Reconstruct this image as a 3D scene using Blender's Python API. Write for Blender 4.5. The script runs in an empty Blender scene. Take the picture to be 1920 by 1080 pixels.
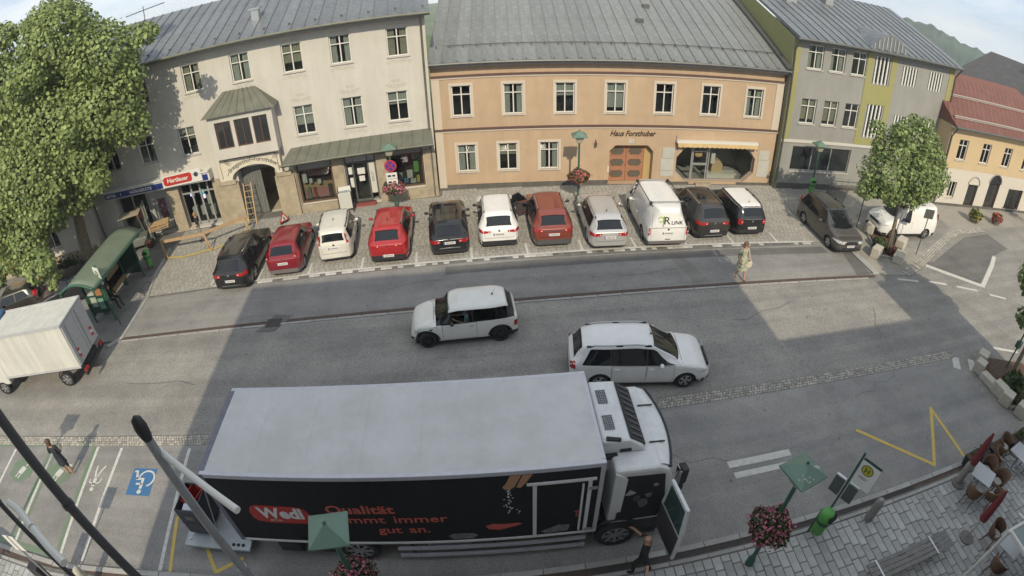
import bpy, bmesh, math, random
import numpy as np
from mathutils import Matrix, Vector
random.seed(7); RNG = np.random.default_rng(11)
SC = bpy.context.scene
COL = SC.collection
R = math.radians

# ------------------------------------------------------------------ camera (wide surveillance lens, looking down from a facade)
cd = bpy.data.cameras.new('camera'); cd.type = 'PANO'; cd.panorama_type = 'FISHEYE_LENS_POLYNOMIAL'
cd.sensor_width = 36; cd.sensor_fit = 'HORIZONTAL'; cd.fisheye_fov = 3.1
cd.fisheye_polynomial_k0 = 0
cd.fisheye_polynomial_k1 = -0.05187563086687354; cd.fisheye_polynomial_k2 = 2.2543580522468632e-05
cd.fisheye_polynomial_k3 = -4.779129126488728e-06; cd.fisheye_polynomial_k4 = 1.917715318037688e-07
cd.clip_start = 0.05; cd.clip_end = 3000
cam = bpy.data.objects.new('camera', cd); COL.objects.link(cam); SC.camera = cam
_r = (0.9941966539650917, -0.1037760248400846, -0.028346955974247846)
_u = (0.08142888091274972, 0.5537435664158744, 0.828696204894366)
_d = (0.07030185344578779, 0.8261952549618148, -0.5589803664536607)
cam.matrix_world = Matrix(((_r[0], _u[0], -_d[0], 0), (_r[1], _u[1], -_d[1], 0), (_r[2], _u[2], -_d[2], 12.006), (0, 0, 0, 1)))

# ------------------------------------------------------------------ sky, sun, exposure
SUN_EL = R(36.7)
w = bpy.data.worlds.new('World'); SC.world = w; w.use_nodes = True
nt = w.node_tree; nt.nodes.clear()
sky = nt.nodes.new('ShaderNodeTexSky'); sky.sky_type = 'NISHITA'; sky.sun_disc = False
sky.sun_elevation = SUN_EL; sky.sun_rotation = R(180); sky.air_density = 1.0; sky.dust_density = 0.9; sky.ozone_density = 1.0; sky.altitude = 500
tc = nt.nodes.new('ShaderNodeTexCoord')
va = nt.nodes.new('ShaderNodeVectorMath'); va.operation = 'ADD'; va.inputs[1].default_value = (0, 0, 0.085)   # the horizon dips below the hill town
vn = nt.nodes.new('ShaderNodeVectorMath'); vn.operation = 'NORMALIZE'
nt.links.new(tc.outputs['Generated'], va.inputs[0]); nt.links.new(va.outputs[0], vn.inputs[0]); nt.links.new(vn.outputs[0], sky.inputs[0])
mp = nt.nodes.new('ShaderNodeMapping'); mp.inputs['Scale'].default_value = (2.0, 2.0, 9.0)
nt.links.new(tc.outputs['Generated'], mp.inputs[0])
cl = nt.nodes.new('ShaderNodeTexNoise'); cl.inputs['Scale'].default_value = 1.6; cl.inputs['Detail'].default_value = 6; cl.inputs['Roughness'].default_value = 0.6
nt.links.new(mp.outputs[0], cl.inputs['Vector'])
rp = nt.nodes.new('ShaderNodeValToRGB'); rp.color_ramp.elements[0].position = 0.42; rp.color_ramp.elements[1].position = 0.75
nt.links.new(cl.outputs[0], rp.inputs[0])
mx = nt.nodes.new('ShaderNodeMix'); mx.data_type = 'RGBA'
mlt = nt.nodes.new('ShaderNodeMath'); mlt.operation = 'MULTIPLY_ADD'; mlt.inputs[1].default_value = 0.12; mlt.inputs[2].default_value = 0.8
nt.links.new(rp.outputs[0], mlt.inputs[0]); nt.links.new(mlt.outputs[0], mx.inputs[0])
nt.links.new(sky.outputs[0], mx.inputs[6]); rp2 = nt.nodes.new('ShaderNodeValToRGB'); rp2.color_ramp.elements[0].position = 0.36; rp2.color_ramp.elements[0].color = (2.6, 3.0, 3.5, 1); rp2.color_ramp.elements[1].position = 0.66; rp2.color_ramp.elements[1].color = (4.5, 4.5, 4.4, 1)
nt.links.new(cl.outputs[0], rp2.inputs[0]); nt.links.new(rp2.outputs[0], mx.inputs[7])
bg = nt.nodes.new('ShaderNodeBackground'); bg.inputs[1].default_value = 0.145
nt.links.new(mx.outputs[2], bg.inputs[0])
wo = nt.nodes.new('ShaderNodeOutputWorld'); nt.links.new(bg.outputs[0], wo.inputs[0])
sl = bpy.data.lights.new('sun', 'SUN'); sl.energy = 2.45; sl.angle = R(0.55); sl.color = (1.0, 0.87, 0.66)
so = bpy.data.objects.new('sun', sl); COL.objects.link(so); so.rotation_euler = (math.pi/2 - SUN_EL, 0, 0); so.location = (0, -30, 40)
SC.view_settings.view_transform = 'Standard'; SC.view_settings.look = 'None'
SC.view_settings.exposure = 0.66; SC.view_settings.gamma = 1.0; SC.view_settings.use_curve_mapping = False
SC.cycles.max_bounces = 6; SC.cycles.transparent_max_bounces = 12; SC.cycles.caustics_reflective = False; SC.cycles.caustics_refractive = False
SC.cycles.use_denoising = True
# ------------------------------------------------------------------ materials
MATS = {}
def mat(name, col, rough=0.7, var=0.0, scale=6.0, bump=0.0, metal=0.0, spec=0.5, col2=None, coat=0.0, island=0.0, trans=0.0, detail=6, alpha=1.0, streak=None, bscale=None, emit=0.0):
    if name in MATS: return MATS[name]
    m = bpy.data.materials.new(name); m.use_nodes = True; n = m.node_tree; b = n.nodes['Principled BSDF']
    c = (*col, 1.0)
    b.inputs['Base Color'].default_value = c; b.inputs['Roughness'].default_value = rough; b.inputs['Metallic'].default_value = metal
    b.inputs['Specular IOR Level'].default_value = spec; b.inputs['Coat Weight'].default_value = coat; b.inputs['Coat Roughness'].default_value = 0.06
    if emit: b.inputs['Emission Color'].default_value = c; b.inputs['Emission Strength'].default_value = emit
    tcn = None
    if var or bump or col2:
        tcn = n.nodes.new('ShaderNodeTexCoord'); src = tcn.outputs['Object']
        if streak:
            mpn = n.nodes.new('ShaderNodeMapping'); mpn.inputs['Scale'].default_value = streak; n.links.new(src, mpn.inputs[0]); src = mpn.outputs[0]
        ns = n.nodes.new('ShaderNodeTexNoise'); ns.inputs['Scale'].default_value = scale; ns.inputs['Detail'].default_value = detail; ns.inputs['Roughness'].default_value = 0.65
        n.links.new(src, ns.inputs['Vector'])
        last = None
        if var or col2:
            cr = n.nodes.new('ShaderNodeValToRGB'); cr.color_ramp.elements[0].position = 0.3; cr.color_ramp.elements[1].position = 0.7
            a2 = col2 if col2 else tuple(x*(1-var) for x in col); a1 = col if col2 else tuple(min(1, x*(1+var)) for x in col)
            cr.color_ramp.elements[0].color = (*a2, 1); cr.color_ramp.elements[1].color = (*a1, 1)
            n.links.new(ns.outputs[0], cr.inputs[0]); last = cr.outputs[0]
            n.links.new(last, b.inputs['Base Color'])
        if bump:
            bp = n.nodes.new('ShaderNodeBump'); bp.inputs['Strength'].default_value = bump; bp.inputs['Distance'].default_value = 0.02
            if bscale:
                n2 = n.nodes.new('ShaderNodeTexNoise'); n2.inputs['Scale'].default_value = bscale; n2.inputs['Detail'].default_value = 4
                n.links.new(tcn.outputs['Object'], n2.inputs['Vector']); n.links.new(n2.outputs[0], bp.inputs['Height'])
            else: n.links.new(ns.outputs[0], bp.inputs['Height'])
            n.links.new(bp.outputs[0], b.inputs['Normal'])
    if island:
        g = n.nodes.new('ShaderNodeNewGeometry'); hs = n.nodes.new('ShaderNodeHueSaturation')
        mr = n.nodes.new('ShaderNodeMapRange'); mr.inputs['To Min'].default_value = 1-island; mr.inputs['To Max'].default_value = 1+island
        n.links.new(g.outputs['Random Per Island'], mr.inputs[0]); n.links.new(mr.outputs[0], hs.inputs['Value'])
        if b.inputs['Base Color'].is_linked: n.links.new(b.inputs['Base Color'].links[0].from_socket, hs.inputs['Color'])
        else: hs.inputs['Color'].default_value = c
        n.links.new(hs.outputs[0], b.inputs['Base Color'])
        if trans:
            tr = n.nodes.new('ShaderNodeBsdfTranslucent'); n.links.new(hs.outputs[0], tr.inputs[0])
            ms = n.nodes.new('ShaderNodeMixShader'); ms.inputs[0].default_value = trans
            o = n.nodes['Material Output']; n.links.new(b.outputs[0], ms.inputs[1]); n.links.new(tr.outputs[0], ms.inputs[2]); n.links.new(ms.outputs[0], o.inputs[0])
    m.diffuse_color = c; MATS[name] = m; return m
def obj_random(m, amt=0.25):
    """vary the value of a material from object to object (alike pieces)"""
    n = m.node_tree; b = n.nodes['Principled BSDF']; oi = n.nodes.new('ShaderNodeObjectInfo'); hs = n.nodes.new('ShaderNodeHueSaturation')
    mr = n.nodes.new('ShaderNodeMapRange'); mr.inputs['To Min'].default_value = 1-amt; mr.inputs['To Max'].default_value = 1+amt
    n.links.new(oi.outputs['Random'], mr.inputs[0]); n.links.new(mr.outputs[0], hs.inputs['Value'])
    if b.inputs['Base Color'].is_linked: n.links.new(b.inputs['Base Color'].links[0].from_socket, hs.inputs['Color'])
    else: hs.inputs['Color'].default_value = b.inputs['Base Color'].default_value
    n.links.new(hs.outputs[0], b.inputs['Base Color']); return m
def weather(m, big=0.12, streak=0.05, sx=2.2):
    """uneven patches and rain streaks of their own shape over a wall, roof or vehicle skin"""
    n = m.node_tree; b = n.nodes['Principled BSDF']; t = n.nodes.new('ShaderNodeTexCoord')
    if b.inputs['Base Color'].is_linked: src = b.inputs['Base Color'].links[0].from_socket
    else:
        rg = n.nodes.new('ShaderNodeRGB'); rg.outputs[0].default_value = b.inputs['Base Color'].default_value; src = rg.outputs[0]
    for sc, st, amt, lo, hi in ((.45, None, big, .35, .65), (1.0, (sx, sx, .28), streak, .42, .62)):
        a = n.nodes.new('ShaderNodeTexNoise'); a.inputs['Scale'].default_value = sc; a.inputs['Detail'].default_value = 7; a.inputs['Roughness'].default_value = .7; v = t.outputs['Object']
        if st:
            mp = n.nodes.new('ShaderNodeMapping'); mp.inputs['Scale'].default_value = st; n.links.new(v, mp.inputs[0]); v = mp.outputs[0]
        n.links.new(v, a.inputs['Vector']); r = n.nodes.new('ShaderNodeValToRGB'); e = r.color_ramp.elements; e[0].position = lo; e[1].position = hi; e[0].color = (1-amt, 1-amt, 1-amt*1.05, 1); e[1].color = (1.02, 1.02, 1.02, 1); n.links.new(a.outputs[0], r.inputs[0])
        mm = n.nodes.new('ShaderNodeMix'); mm.data_type = 'RGBA'; mm.blend_type = 'MULTIPLY'; mm.inputs[0].default_value = 1; n.links.new(src, mm.inputs[6]); n.links.new(r.outputs[0], mm.inputs[7]); src = mm.outputs[2]
    n.links.new(src, b.inputs['Base Color']); return m
def paint(name, col, rough=0.28, metal=0.0, coat=0.7): return mat('paint_'+name, col, rough, var=0.05, scale=3, metal=metal, coat=coat)
def clear_glass():
    if 'clear_glass' in MATS: return MATS['clear_glass']
    m = bpy.data.materials.new('clear_glass'); m.use_nodes = True; n = m.node_tree; n.nodes.clear()
    t = n.nodes.new('ShaderNodeBsdfTransparent'); t.inputs[0].default_value = (0.8, 0.84, 0.83, 1); g = n.nodes.new('ShaderNodeBsdfGlossy'); g.inputs['Roughness'].default_value = 0.02
    f = n.nodes.new('ShaderNodeFresnel'); f.inputs[0].default_value = 1.5; mx = n.nodes.new('ShaderNodeMixShader'); o = n.nodes.new('ShaderNodeOutputMaterial')
    n.links.new(f.outputs[0], mx.inputs[0]); n.links.new(t.outputs[0], mx.inputs[1]); n.links.new(g.outputs[0], mx.inputs[2]); n.links.new(mx.outputs[0], o.inputs[0])
    MATS['clear_glass'] = m; return m
GLASS = mat('dark_window_glass', (0.022, 0.026, 0.028), 0.06, spec=0.7)
CGLASS = mat('car_glass', (0.012, 0.014, 0.016), 0.04, spec=0.6)
RUB = mat('black_rubber', (0.016, 0.016, 0.017), 0.75, var=0.2, scale=20)
BLACKP = mat('black_plastic', (0.022, 0.022, 0.024), 0.5)
WHITEP = mat('white_paint', (0.66, 0.66, 0.63), 0.4, var=0.06, scale=2.0)
STEEL = mat('galvanised_steel', (0.36, 0.37, 0.38), 0.42, var=0.12, scale=5, metal=0.6)
ALU = mat('alloy_metal', (0.52, 0.53, 0.54), 0.3, metal=0.8)
GREENM = mat('dark_green_metal', (0.035, 0.105, 0.07), 0.42, var=0.18, scale=7)
WOOD = mat('raw_wood', (0.42, 0.29, 0.15), 0.75, var=0.22, scale=3, streak=(1, 8, 8))
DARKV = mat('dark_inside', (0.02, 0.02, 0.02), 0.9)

# ------------------------------------------------------------------ mesh builder
SPLIT = {'stone_base', 'gate_leaf', 'stone_pier', 'corner_strip', 'plinth', 'door_corner', 'window_corner', 'awning_arm', 'spandrel', 'refrigerant_pipe', 'mast_bar', 'window_surround', 'ear', 'wall_lantern', 'bird_dropping'}
class MB:
    def __init__(s): s.v = []; s.f = []; s.M = None
    def P(s, p):
        p = Vector(p)
        if s.M is not None: p = s.M @ p
        s.v.append((p.x, p.y, p.z)); return len(s.v)-1
    def quad(s, a, b, c, d): s.f.append([s.P(a), s.P(b), s.P(c), s.P(d)]); return s
    def poly(s, pts): s.f.append([s.P(p) for p in pts]); return s
    def box(s, x0, x1, y0, y1, z0, z1):
        i = [s.P(p) for p in ((x0,y0,z0),(x1,y0,z0),(x1,y1,z0),(x0,y1,z0),(x0,y0,z1),(x1,y0,z1),(x1,y1,z1),(x0,y1,z1))]
        for q in ((0,3,2,1),(4,5,6,7),(0,1,5,4),(1,2,6,5),(2,3,7,6),(3,0,4,7)): s.f.append([i[k] for k in q])
        return s
    def rings(s, rs, close=True, cap0=True, cap1=True):
        """rs: list of equal rings of points"""
        idx = [[s.P(p) for p in r] for r in rs]; n = len(idx[0]); m = n if close else n-1
        for a, b in zip(idx[:-1], idx[1:]):
            for k in range(m): s.f.append([a[k], a[(k+1) % n], b[(k+1) % n], b[k]])
        if cap0: s.f.append(idx[0][::-1])
        if cap1: s.f.append(idx[-1][:])
        return s
    def cyl(s, p0, p1, r0, r1=None, n=12, caps=True): return s.tube([p0, p1], [r0, r0 if r1 is None else r1], n, caps)
    def tube(s, pts, r, n=8, caps=True):
        pts = [Vector(p) for p in pts]; rr = r if isinstance(r, (list, tuple)) else [r]*len(pts); rs = []; prev = None
        for i, p in enumerate(pts):
            t = (pts[min(i+1, len(pts)-1)] - pts[max(i-1, 0)]).normalized()
            a = prev if prev is not None else (Vector((0,0,1)) if abs(t.z) < 0.9 else Vector((1,0,0)))
            x = (a - t*a.dot(t)).normalized(); y = t.cross(x); prev = x
            rs.append([p + (x*math.cos(k*2*math.pi/n) + y*math.sin(k*2*math.pi/n))*rr[i] for k in range(n)])
        return s.rings(rs, True, caps, caps)
    def lathe(s, prof, n=20, c=(0,0,0), axis='z', cap=True):
        rs = []
        for r, h in prof:
            ring = []
            for k in range(n):
                a = 2*math.pi*k/n; q = (r*math.cos(a), r*math.sin(a), h)
                if axis == 'y': q = (q[0], -q[2], q[1])
                if axis == 'x': q = (q[2], q[0], q[1])
                ring.append((q[0]+c[0], q[1]+c[1], q[2]+c[2]))
            rs.append(ring)
        return s.rings(rs, True, cap, cap)
    def prism_xz(s, poly, y0, y1):   # polygon in x,z counter-clockwise seen from -y
        a = [s.P((x, y0, z)) for x, z in poly]; b = [s.P((x, y1, z)) for x, z in poly]; n = len(poly)
        s.f.append(a[:]); s.f.append(b[::-1])
        for k in range(n): s.f.append([a[k], b[k], b[(k+1) % n], a[(k+1) % n]])
        return s
    def prism_xy(s, poly, z0, z1):
        a = [s.P((x, y, z0)) for x, y in poly]; b = [s.P((x, y, z1)) for x, y in poly]; n = len(poly)
        s.f.append(a[::-1]); s.f.append(b[:])
        for k in range(n): s.f.append([a[k], a[(k+1) % n], b[(k+1) % n], b[k]])
        return s
    def sphere(s, c, rx, ry=None, rz=None, n=12, m=8):
        ry = rx if ry is None else ry; rz = rx if rz is None else rz
        rs = []
        for j in range(1, m):
            t = math.pi*j/m; rs.append([(c[0]+rx*math.sin(t)*math.cos(2*math.pi*k/n), c[1]+ry*math.sin(t)*math.sin(2*math.pi*k/n), c[2]-rz*math.cos(t)) for k in range(n)])
        return s.rings(rs)
    def grid(s, fn, nu, nv):
        idx = [[s.P(fn(i/nu, j/nv)) for j in range(nv+1)] for i in range(nu+1)]
        for i in range(nu):
            for j in range(nv): s.f.append([idx[i][j], idx[i+1][j], idx[i+1][j+1], idx[i][j+1]])
        return s
    def stroke(s, pts, wd, z):   # flat ribbon on the ground
        pts = [Vector((p[0], p[1])) for p in pts]; L = []
        for i, p in enumerate(pts):
            t = (pts[min(i+1, len(pts)-1)] - pts[max(i-1, 0)]).normalized(); nrm = Vector((-t.y, t.x))*wd/2
            L.append((p+nrm, p-nrm))
        for a, b in zip(L[:-1], L[1:]): s.quad((*a[1], z), (*b[1], z), (*b[0], z), (*a[0], z))
        return s
    def disc(s, c, r, z, n=16): return s.poly([(c[0]+r*math.cos(2*math.pi*k/n), c[1]+r*math.sin(2*math.pi*k/n), z) for k in range(n)])
    def mesh(s, name):
        me = bpy.data.meshes.new(name); me.from_pydata(s.v, [], s.f); return me
    def build(s, name, m, parent=None, smooth=False, bevel=0.0, fixn=True, kind=None):
        if name in SPLIT and parent is not None:
            first = None
            for q in s.pieces():
                o = q.build_one(name, m, parent, smooth, bevel, fixn, kind); first = first or o
            return first
        return s.build_one(name, m, parent, smooth, bevel, fixn, kind)
    def pieces(s):
        """the separate pieces of this mesh: islands whose boxes do not touch"""
        par = list(range(len(s.v)))
        def fd(i):
            while par[i] != i: par[i] = par[par[i]]; i = par[i]
            return i
        for f in s.f:
            for k in f[1:]: par[fd(k)] = fd(f[0])
        isl = {}
        for i in range(len(s.v)): isl.setdefault(fd(i), []).append(i)
        grp = [[set(v), np.min([s.v[i] for i in v], 0)-.004, np.max([s.v[i] for i in v], 0)+.004] for v in isl.values()]
        merged = True
        while merged:
            merged = False
            for a in range(len(grp)):
                for c in range(len(grp)-1, a, -1):
                    if np.all(grp[a][1] <= grp[c][2]) and np.all(grp[c][1] <= grp[a][2]):
                        grp[a] = [grp[a][0] | grp[c][0], np.minimum(grp[a][1], grp[c][1]), np.maximum(grp[a][2], grp[c][2])]; grp.pop(c); merged = True
        for g in grp:
            q = MB(); mp_ = {}
            for i in sorted(g[0]): mp_[i] = len(q.v); q.v.append(s.v[i])
            q.f = [[mp_[k] for k in f] for f in s.f if f[0] in mp_]; yield q
    def build_one(s, name, m, parent=None, smooth=False, bevel=0.0, fixn=True, kind=None):
        me = s.mesh(name)
        if fixn:
            bm = bmesh.new(); bm.from_mesh(me); bmesh.ops.recalc_face_normals(bm, faces=bm.faces); bm.to_mesh(me); bm.free()
        return link(name, me, m, parent, smooth, bevel, kind)
def link(name, me, m, parent=None, smooth=False, bevel=0.0, kind=None):
    if m is not None and not me.materials: me.materials.append(m)
    if smooth and len(me.polygons):
        me.shade_smooth(); me.set_sharp_from_angle(angle=R(38 if smooth is True else smooth))
    o = bpy.data.objects.new(name, me); COL.objects.link(o); o.parent = parent
    if bevel:
        bv = o.modifiers.new('bevel', 'BEVEL'); bv.width = bevel; bv.segments = 2; bv.limit_method = 'ANGLE'
    if kind: o['kind'] = kind
    return o
def tag(o, label, cat, group=None, kind=None):
    o['label'] = label; o['category'] = cat
    if group: o['group'] = group
    if kind: o['kind'] = kind
    return o
def thing(name, label, cat, loc=(0,0,0), rz=0.0, group=None):
    o = bpy.data.objects.new(name, None); o.empty_display_size = 0.2; COL.objects.link(o); o.location = loc; o.rotation_euler = (0, 0, rz)
    return tag(o, label, cat, group)
def structure(o, label=None):
    o['kind'] = 'structure'
    if label: o['label'] = label
    return o
def copy_thing(root, loc, rz, label):
    r = root.copy(); COL.objects.link(r); r.location = loc; r.rotation_euler = (0, 0, rz); r['label'] = label
    for ch in [o for o in root.children]:
        c = ch.copy(); COL.objects.link(c); c.parent = r
        for g in [o for o in ch.children]:
            d = g.copy(); COL.objects.link(d); d.parent = c
    return r
def text(name, body, size, m, parent, loc, rot=(math.pi/2, 0, 0), shear=0.0, extrude=0.004, align='CENTER', sx=1.0, offset=0.0, space=1.0):
    c = bpy.data.curves.new(name, 'FONT'); c.body = body; c.size = size; c.shear = shear; c.extrude = extrude; c.align_x = align; c.align_y = 'CENTER'; c.offset = offset; c.space_character = space
    c.resolution_u = 2; c.materials.append(m)
    o = bpy.data.objects.new(name, c); COL.objects.link(o); o.parent = parent; o.location = loc; o.rotation_euler = rot; o.scale = (sx, 1, 1); return o
def sheet(name, poly, z, m, kind='structure', parent=None):
    b = MB(); b.poly([(x, y, z) for x, y in poly]); return b.build(name, m, parent, fixn=False, kind=kind)

# ------------------------------------------------------------------ leaves as one numpy mesh
def leaf_mesh(name, centers, normals, size, m, parent=None, jitter=0.6, shape=6, label=None):
    n = len(centers); rs = RNG
    nrm = normals + rs.normal(0, jitter, (n, 3)); nrm /= np.linalg.norm(nrm, axis=1)[:, None] + 1e-9
    t = rs.normal(0, 1, (n, 3)); t -= nrm*np.sum(t*nrm, 1)[:, None]; t /= np.linalg.norm(t, axis=1)[:, None] + 1e-9
    bt = np.cross(nrm, t); sz = size*rs.uniform(0.65, 1.35, n)
    if shape == 6: uv = np.array([(-.5, -.05), (-.28, .42), (0, .55), (.34, .36), (.5, -.08), (.05, -.5)])
    else: uv = np.array([(-.5, -.5), (.5, -.5), (.5, .5), (-.5, .5)])
    k = len(uv); bend = np.abs(uv[:, 0])*0.35
    V = centers[:, None, :] + (t[:, None, :]*uv[None, :, 0:1] + bt[:, None, :]*uv[None, :, 1:2] - nrm[:, None, :]*bend[None, :, None])*sz[:, None, None]
    me = bpy.data.meshes.new(name); me.vertices.add(n*k); me.vertices.foreach_set('co', V.astype(np.float32).ravel())
    me.loops.add(n*k); me.loops.foreach_set('vertex_index', np.arange(n*k, dtype=np.int32))
    me.polygons.add(n); me.polygons.foreach_set('loop_start', np.arange(0, n*k, k, dtype=np.int32)); me.update(calc_edges=True); me.validate()
    return link(name, me, m, parent)
def crown_points(blobs, per_m2, rs=RNG, inner=0.35):
    C = []; N = []
    B = np.array(blobs)
    for (x, y, z, r) in blobs:
        n = int(per_m2*4*math.pi*r*r)
        d = rs.normal(0, 1, (n, 3)); d /= np.linalg.norm(d, axis=1)[:, None]
        rad = r*(1 - inner*rs.random(n)**1.7)*(1+rs.normal(0, .07, n)); p = np.array((x, y, z)) + d*rad[:, None]*np.array((1, 1, .85))
        dist = np.linalg.norm(p[:, None, :]-B[None, :, :3], axis=2)/B[None, :, 3]
        keep = (dist < 0.62).sum(1) == 0
        C.append(p[keep]); N.append((d*np.array((1, 1, 1.1)) + np.array((0, 0, .35)))[keep])
    return np.concatenate(C), np.concatenate(N)
# ------------------------------------------------------------------ ground, road, paving, markings
def speckle(m, amt=0.5, scale=42.0, dark=0.45):
    """scattered darker grit and stains of their own shape on a surface"""
    n = m.node_tree; b = n.nodes['Principled BSDF']; src = b.inputs['Base Color'].links[0].from_socket
    t = n.nodes.new('ShaderNodeTexCoord'); a = n.nodes.new('ShaderNodeTexNoise'); a.inputs['Scale'].default_value = 0.55; a.inputs['Detail'].default_value = 8; a.inputs['Roughness'].default_value = 0.72
    n.links.new(t.outputs['Object'], a.inputs['Vector'])
    r1 = n.nodes.new('ShaderNodeValToRGB'); r1.color_ramp.elements[0].position = 0.34; r1.color_ramp.elements[0].color = (0.80, 0.80, 0.81, 1); r1.color_ramp.elements[1].position = 0.62; r1.color_ramp.elements[1].color = (1.08, 1.075, 1.06, 1)
    n.links.new(a.outputs[0], r1.inputs[0])
    v = n.nodes.new('ShaderNodeTexVoronoi'); v.inputs['Scale'].default_value = 1.3; v.inputs['Randomness'].default_value = 1
    n.links.new(t.outputs['Object'], v.inputs['Vector'])
    r2 = n.nodes.new('ShaderNodeValToRGB'); r2.color_ramp.elements[0].position = 0.035; r2.color_ramp.elements[0].color = (dark, dark, dark, 1); r2.color_ramp.elements[1].position = 0.07; r2.color_ramp.elements[1].color = (1, 1, 1, 1)
    n.links.new(v.outputs['Distance'], r2.inputs[0])
    g = n.nodes.new('ShaderNodeTexNoise'); g.inputs['Scale'].default_value = scale; g.inputs['Detail'].default_value = 3
    n.links.new(t.outputs['Object'], g.inputs['Vector'])
    r3 = n.nodes.new('ShaderNodeValToRGB'); r3.color_ramp.elements[0].position = 0.3; r3.color_ramp.elements[0].color = (1-amt, 1-amt, 1-amt, 1); r3.color_ramp.elements[1].position = 0.7; r3.color_ramp.elements[1].color = (1+amt*.6, 1+amt*.6, 1+amt*.6, 1)
    n.links.new(g.outputs[0], r3.inputs[0])
    mq = n.nodes.new('ShaderNodeMapping'); mq.inputs['Scale'].default_value = (.05, 1.5, 1); n.links.new(t.outputs['Object'], mq.inputs[0])
    g4 = n.nodes.new('ShaderNodeTexNoise'); g4.inputs['Scale'].default_value = 1.0; g4.inputs['Detail'].default_value = 5; n.links.new(mq.outputs[0], g4.inputs['Vector'])
    r4 = n.nodes.new('ShaderNodeValToRGB'); r4.color_ramp.elements[0].position = .38; r4.color_ramp.elements[0].color = (.86, .86, .865, 1); r4.color_ramp.elements[1].position = .62; r4.color_ramp.elements[1].color = (1.06, 1.055, 1.05, 1); n.links.new(g4.outputs[0], r4.inputs[0])
    for r in (r1, r2, r3, r4):
        mm = n.nodes.new('ShaderNodeMix'); mm.data_type = 'RGBA'; mm.blend_type = 'MULTIPLY'; mm.inputs[0].default_value = 1
        n.links.new(src, mm.inputs[6]); n.links.new(r.outputs[0], mm.inputs[7]); src = mm.outputs[2]
    n.links.new(src, b.inputs['Base Color']); return m
ASPH = speckle(mat('asphalt', (0.285, 0.275, 0.255), 0.88, var=0.10, scale=0.35, bump=0.25, bscale=90))
ASPH2 = speckle(mat('asphalt_lane', (0.275, 0.270, 0.258), 0.88, var=0.10, scale=0.4, bump=0.25, bscale=90))
ASPHD = speckle(mat('asphalt_patch', (0.16, 0.158, 0.15), 0.85, var=0.12, scale=1.5, bump=0.2, bscale=80))
EARTH = mat('meadow', (0.09, 0.125, 0.04), 0.95, var=0.3, scale=0.02)
CONC = mat('concrete_paving', (0.30, 0.285, 0.25), 0.9, var=0.14, scale=1.1, bump=0.15, bscale=30)
MORTAR = mat('joint_sand', (0.15, 0.145, 0.13), 0.95, var=0.2, scale=3)
STONE = obj_random(mat('paver_stone', (0.36, 0.367, 0.36), 0.85, var=0.16, scale=2.3, bump=0.2, bscale=25), 0.16)
STONEJ = mat('paver_stone_small', (0.31, 0.30, 0.27), 0.88, var=0.12, scale=0.6, bump=0.2, bscale=25, island=0.11)
COBB = mat('granite_sett', (0.36, 0.34, 0.30), 0.8, var=0.15, scale=3, island=0.3)
KERB = obj_random(mat('kerb_granite', (0.33, 0.325, 0.31), 0.8, var=0.12, scale=4, bump=0.15, bscale=30), 0.1)
WMARK = mat('road_paint_white', (0.62, 0.61, 0.57), 0.7, col2=(0.42, 0.41, 0.38), scale=7, detail=8)
YMARK = mat('road_paint_yellow', (0.58, 0.43, 0.10), 0.7, col2=(0.46, 0.33, 0.09), scale=6, detail=8)
GMARK = mat('road_paint_green', (0.115, 0.20, 0.115), 0.8, col2=(0.175, 0.20, 0.155), scale=2.2, detail=9)
BMARK = mat('road_paint_blue', (0.035, 0.13, 0.30), 0.65, col2=(0.05, 0.15, 0.29), scale=5)
CHAN = mat('rusty_channel', (0.085, 0.06, 0.05), 0.85, var=0.25, scale=4)
IRON = mat('cast_iron', (0.055, 0.052, 0.05), 0.6, var=0.2, scale=8)

# the ground: the town on its plateau, falling to a valley all round, one sheet
b = MB(); radii = [0, 30, 60, 78, 95, 130, 180, 260, 380, 520, 680]; drop = [-.04, -.04, -.04, -.04, -3, -9, -18, -26, -30, -32, -34]; NS = 48
rs = [[(r*math.cos(2*math.pi*k/NS), 18 + r*math.sin(2*math.pi*k/NS), z + (2.2*math.sin(k*1.7+r*.02) if r > 100 else 0)) for k in range(NS)] for r, z in zip(radii[1:], drop[1:])]
b.rings(rs, True, True, False); structure(b.build('ground', EARTH, smooth=True))
sheet('road', [(-60, -14), (60, -14), (60, 34), (-60, 34)], -0.012, ASPH)
gy = lambda x: 16.91 + 0.006*x - 0.00222*x*x      # gutter line
by = lambda x: 20.17 + 0.004*x - 0.0024*x*x       # front line of the parking bays
cu = lambda x: 11.06 + 0.006*x - 0.00125*x*x      # sett strip, far edge
cl_ = lambda x: 10.61 + 0.007*x - 0.00125*x*x     # sett strip, near edge
xs = lambda a, c, n=24: [a + (c-a)*i/n for i in range(n+1)]
b = MB()      # bus and parking lane in front of the setts
X = xs(-24, 18.1); 
for a, c in zip(X[:-1], X[1:]): b.quad((a, 5.93, -.004), (c, 5.93, -.004), (c, cl_(c), -.004), (a, cl_(a), -.004))
structure(b.build('parking_lane', ASPH2, fixn=False))
b = MB(); X = xs(-60, 18.2)    # far lane between gutter and bays
for a, c in zip(X[:-1], X[1:]): b.quad((a, gy(max(a, -19)), -.005), (c, gy(c), -.005), (c, by(c) if c > -17 else 19.3, -.005), (a, by(a) if a > -17 else 19.3, -.005))
structure(b.build('service_lane', ASPH2, fixn=False))
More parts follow.
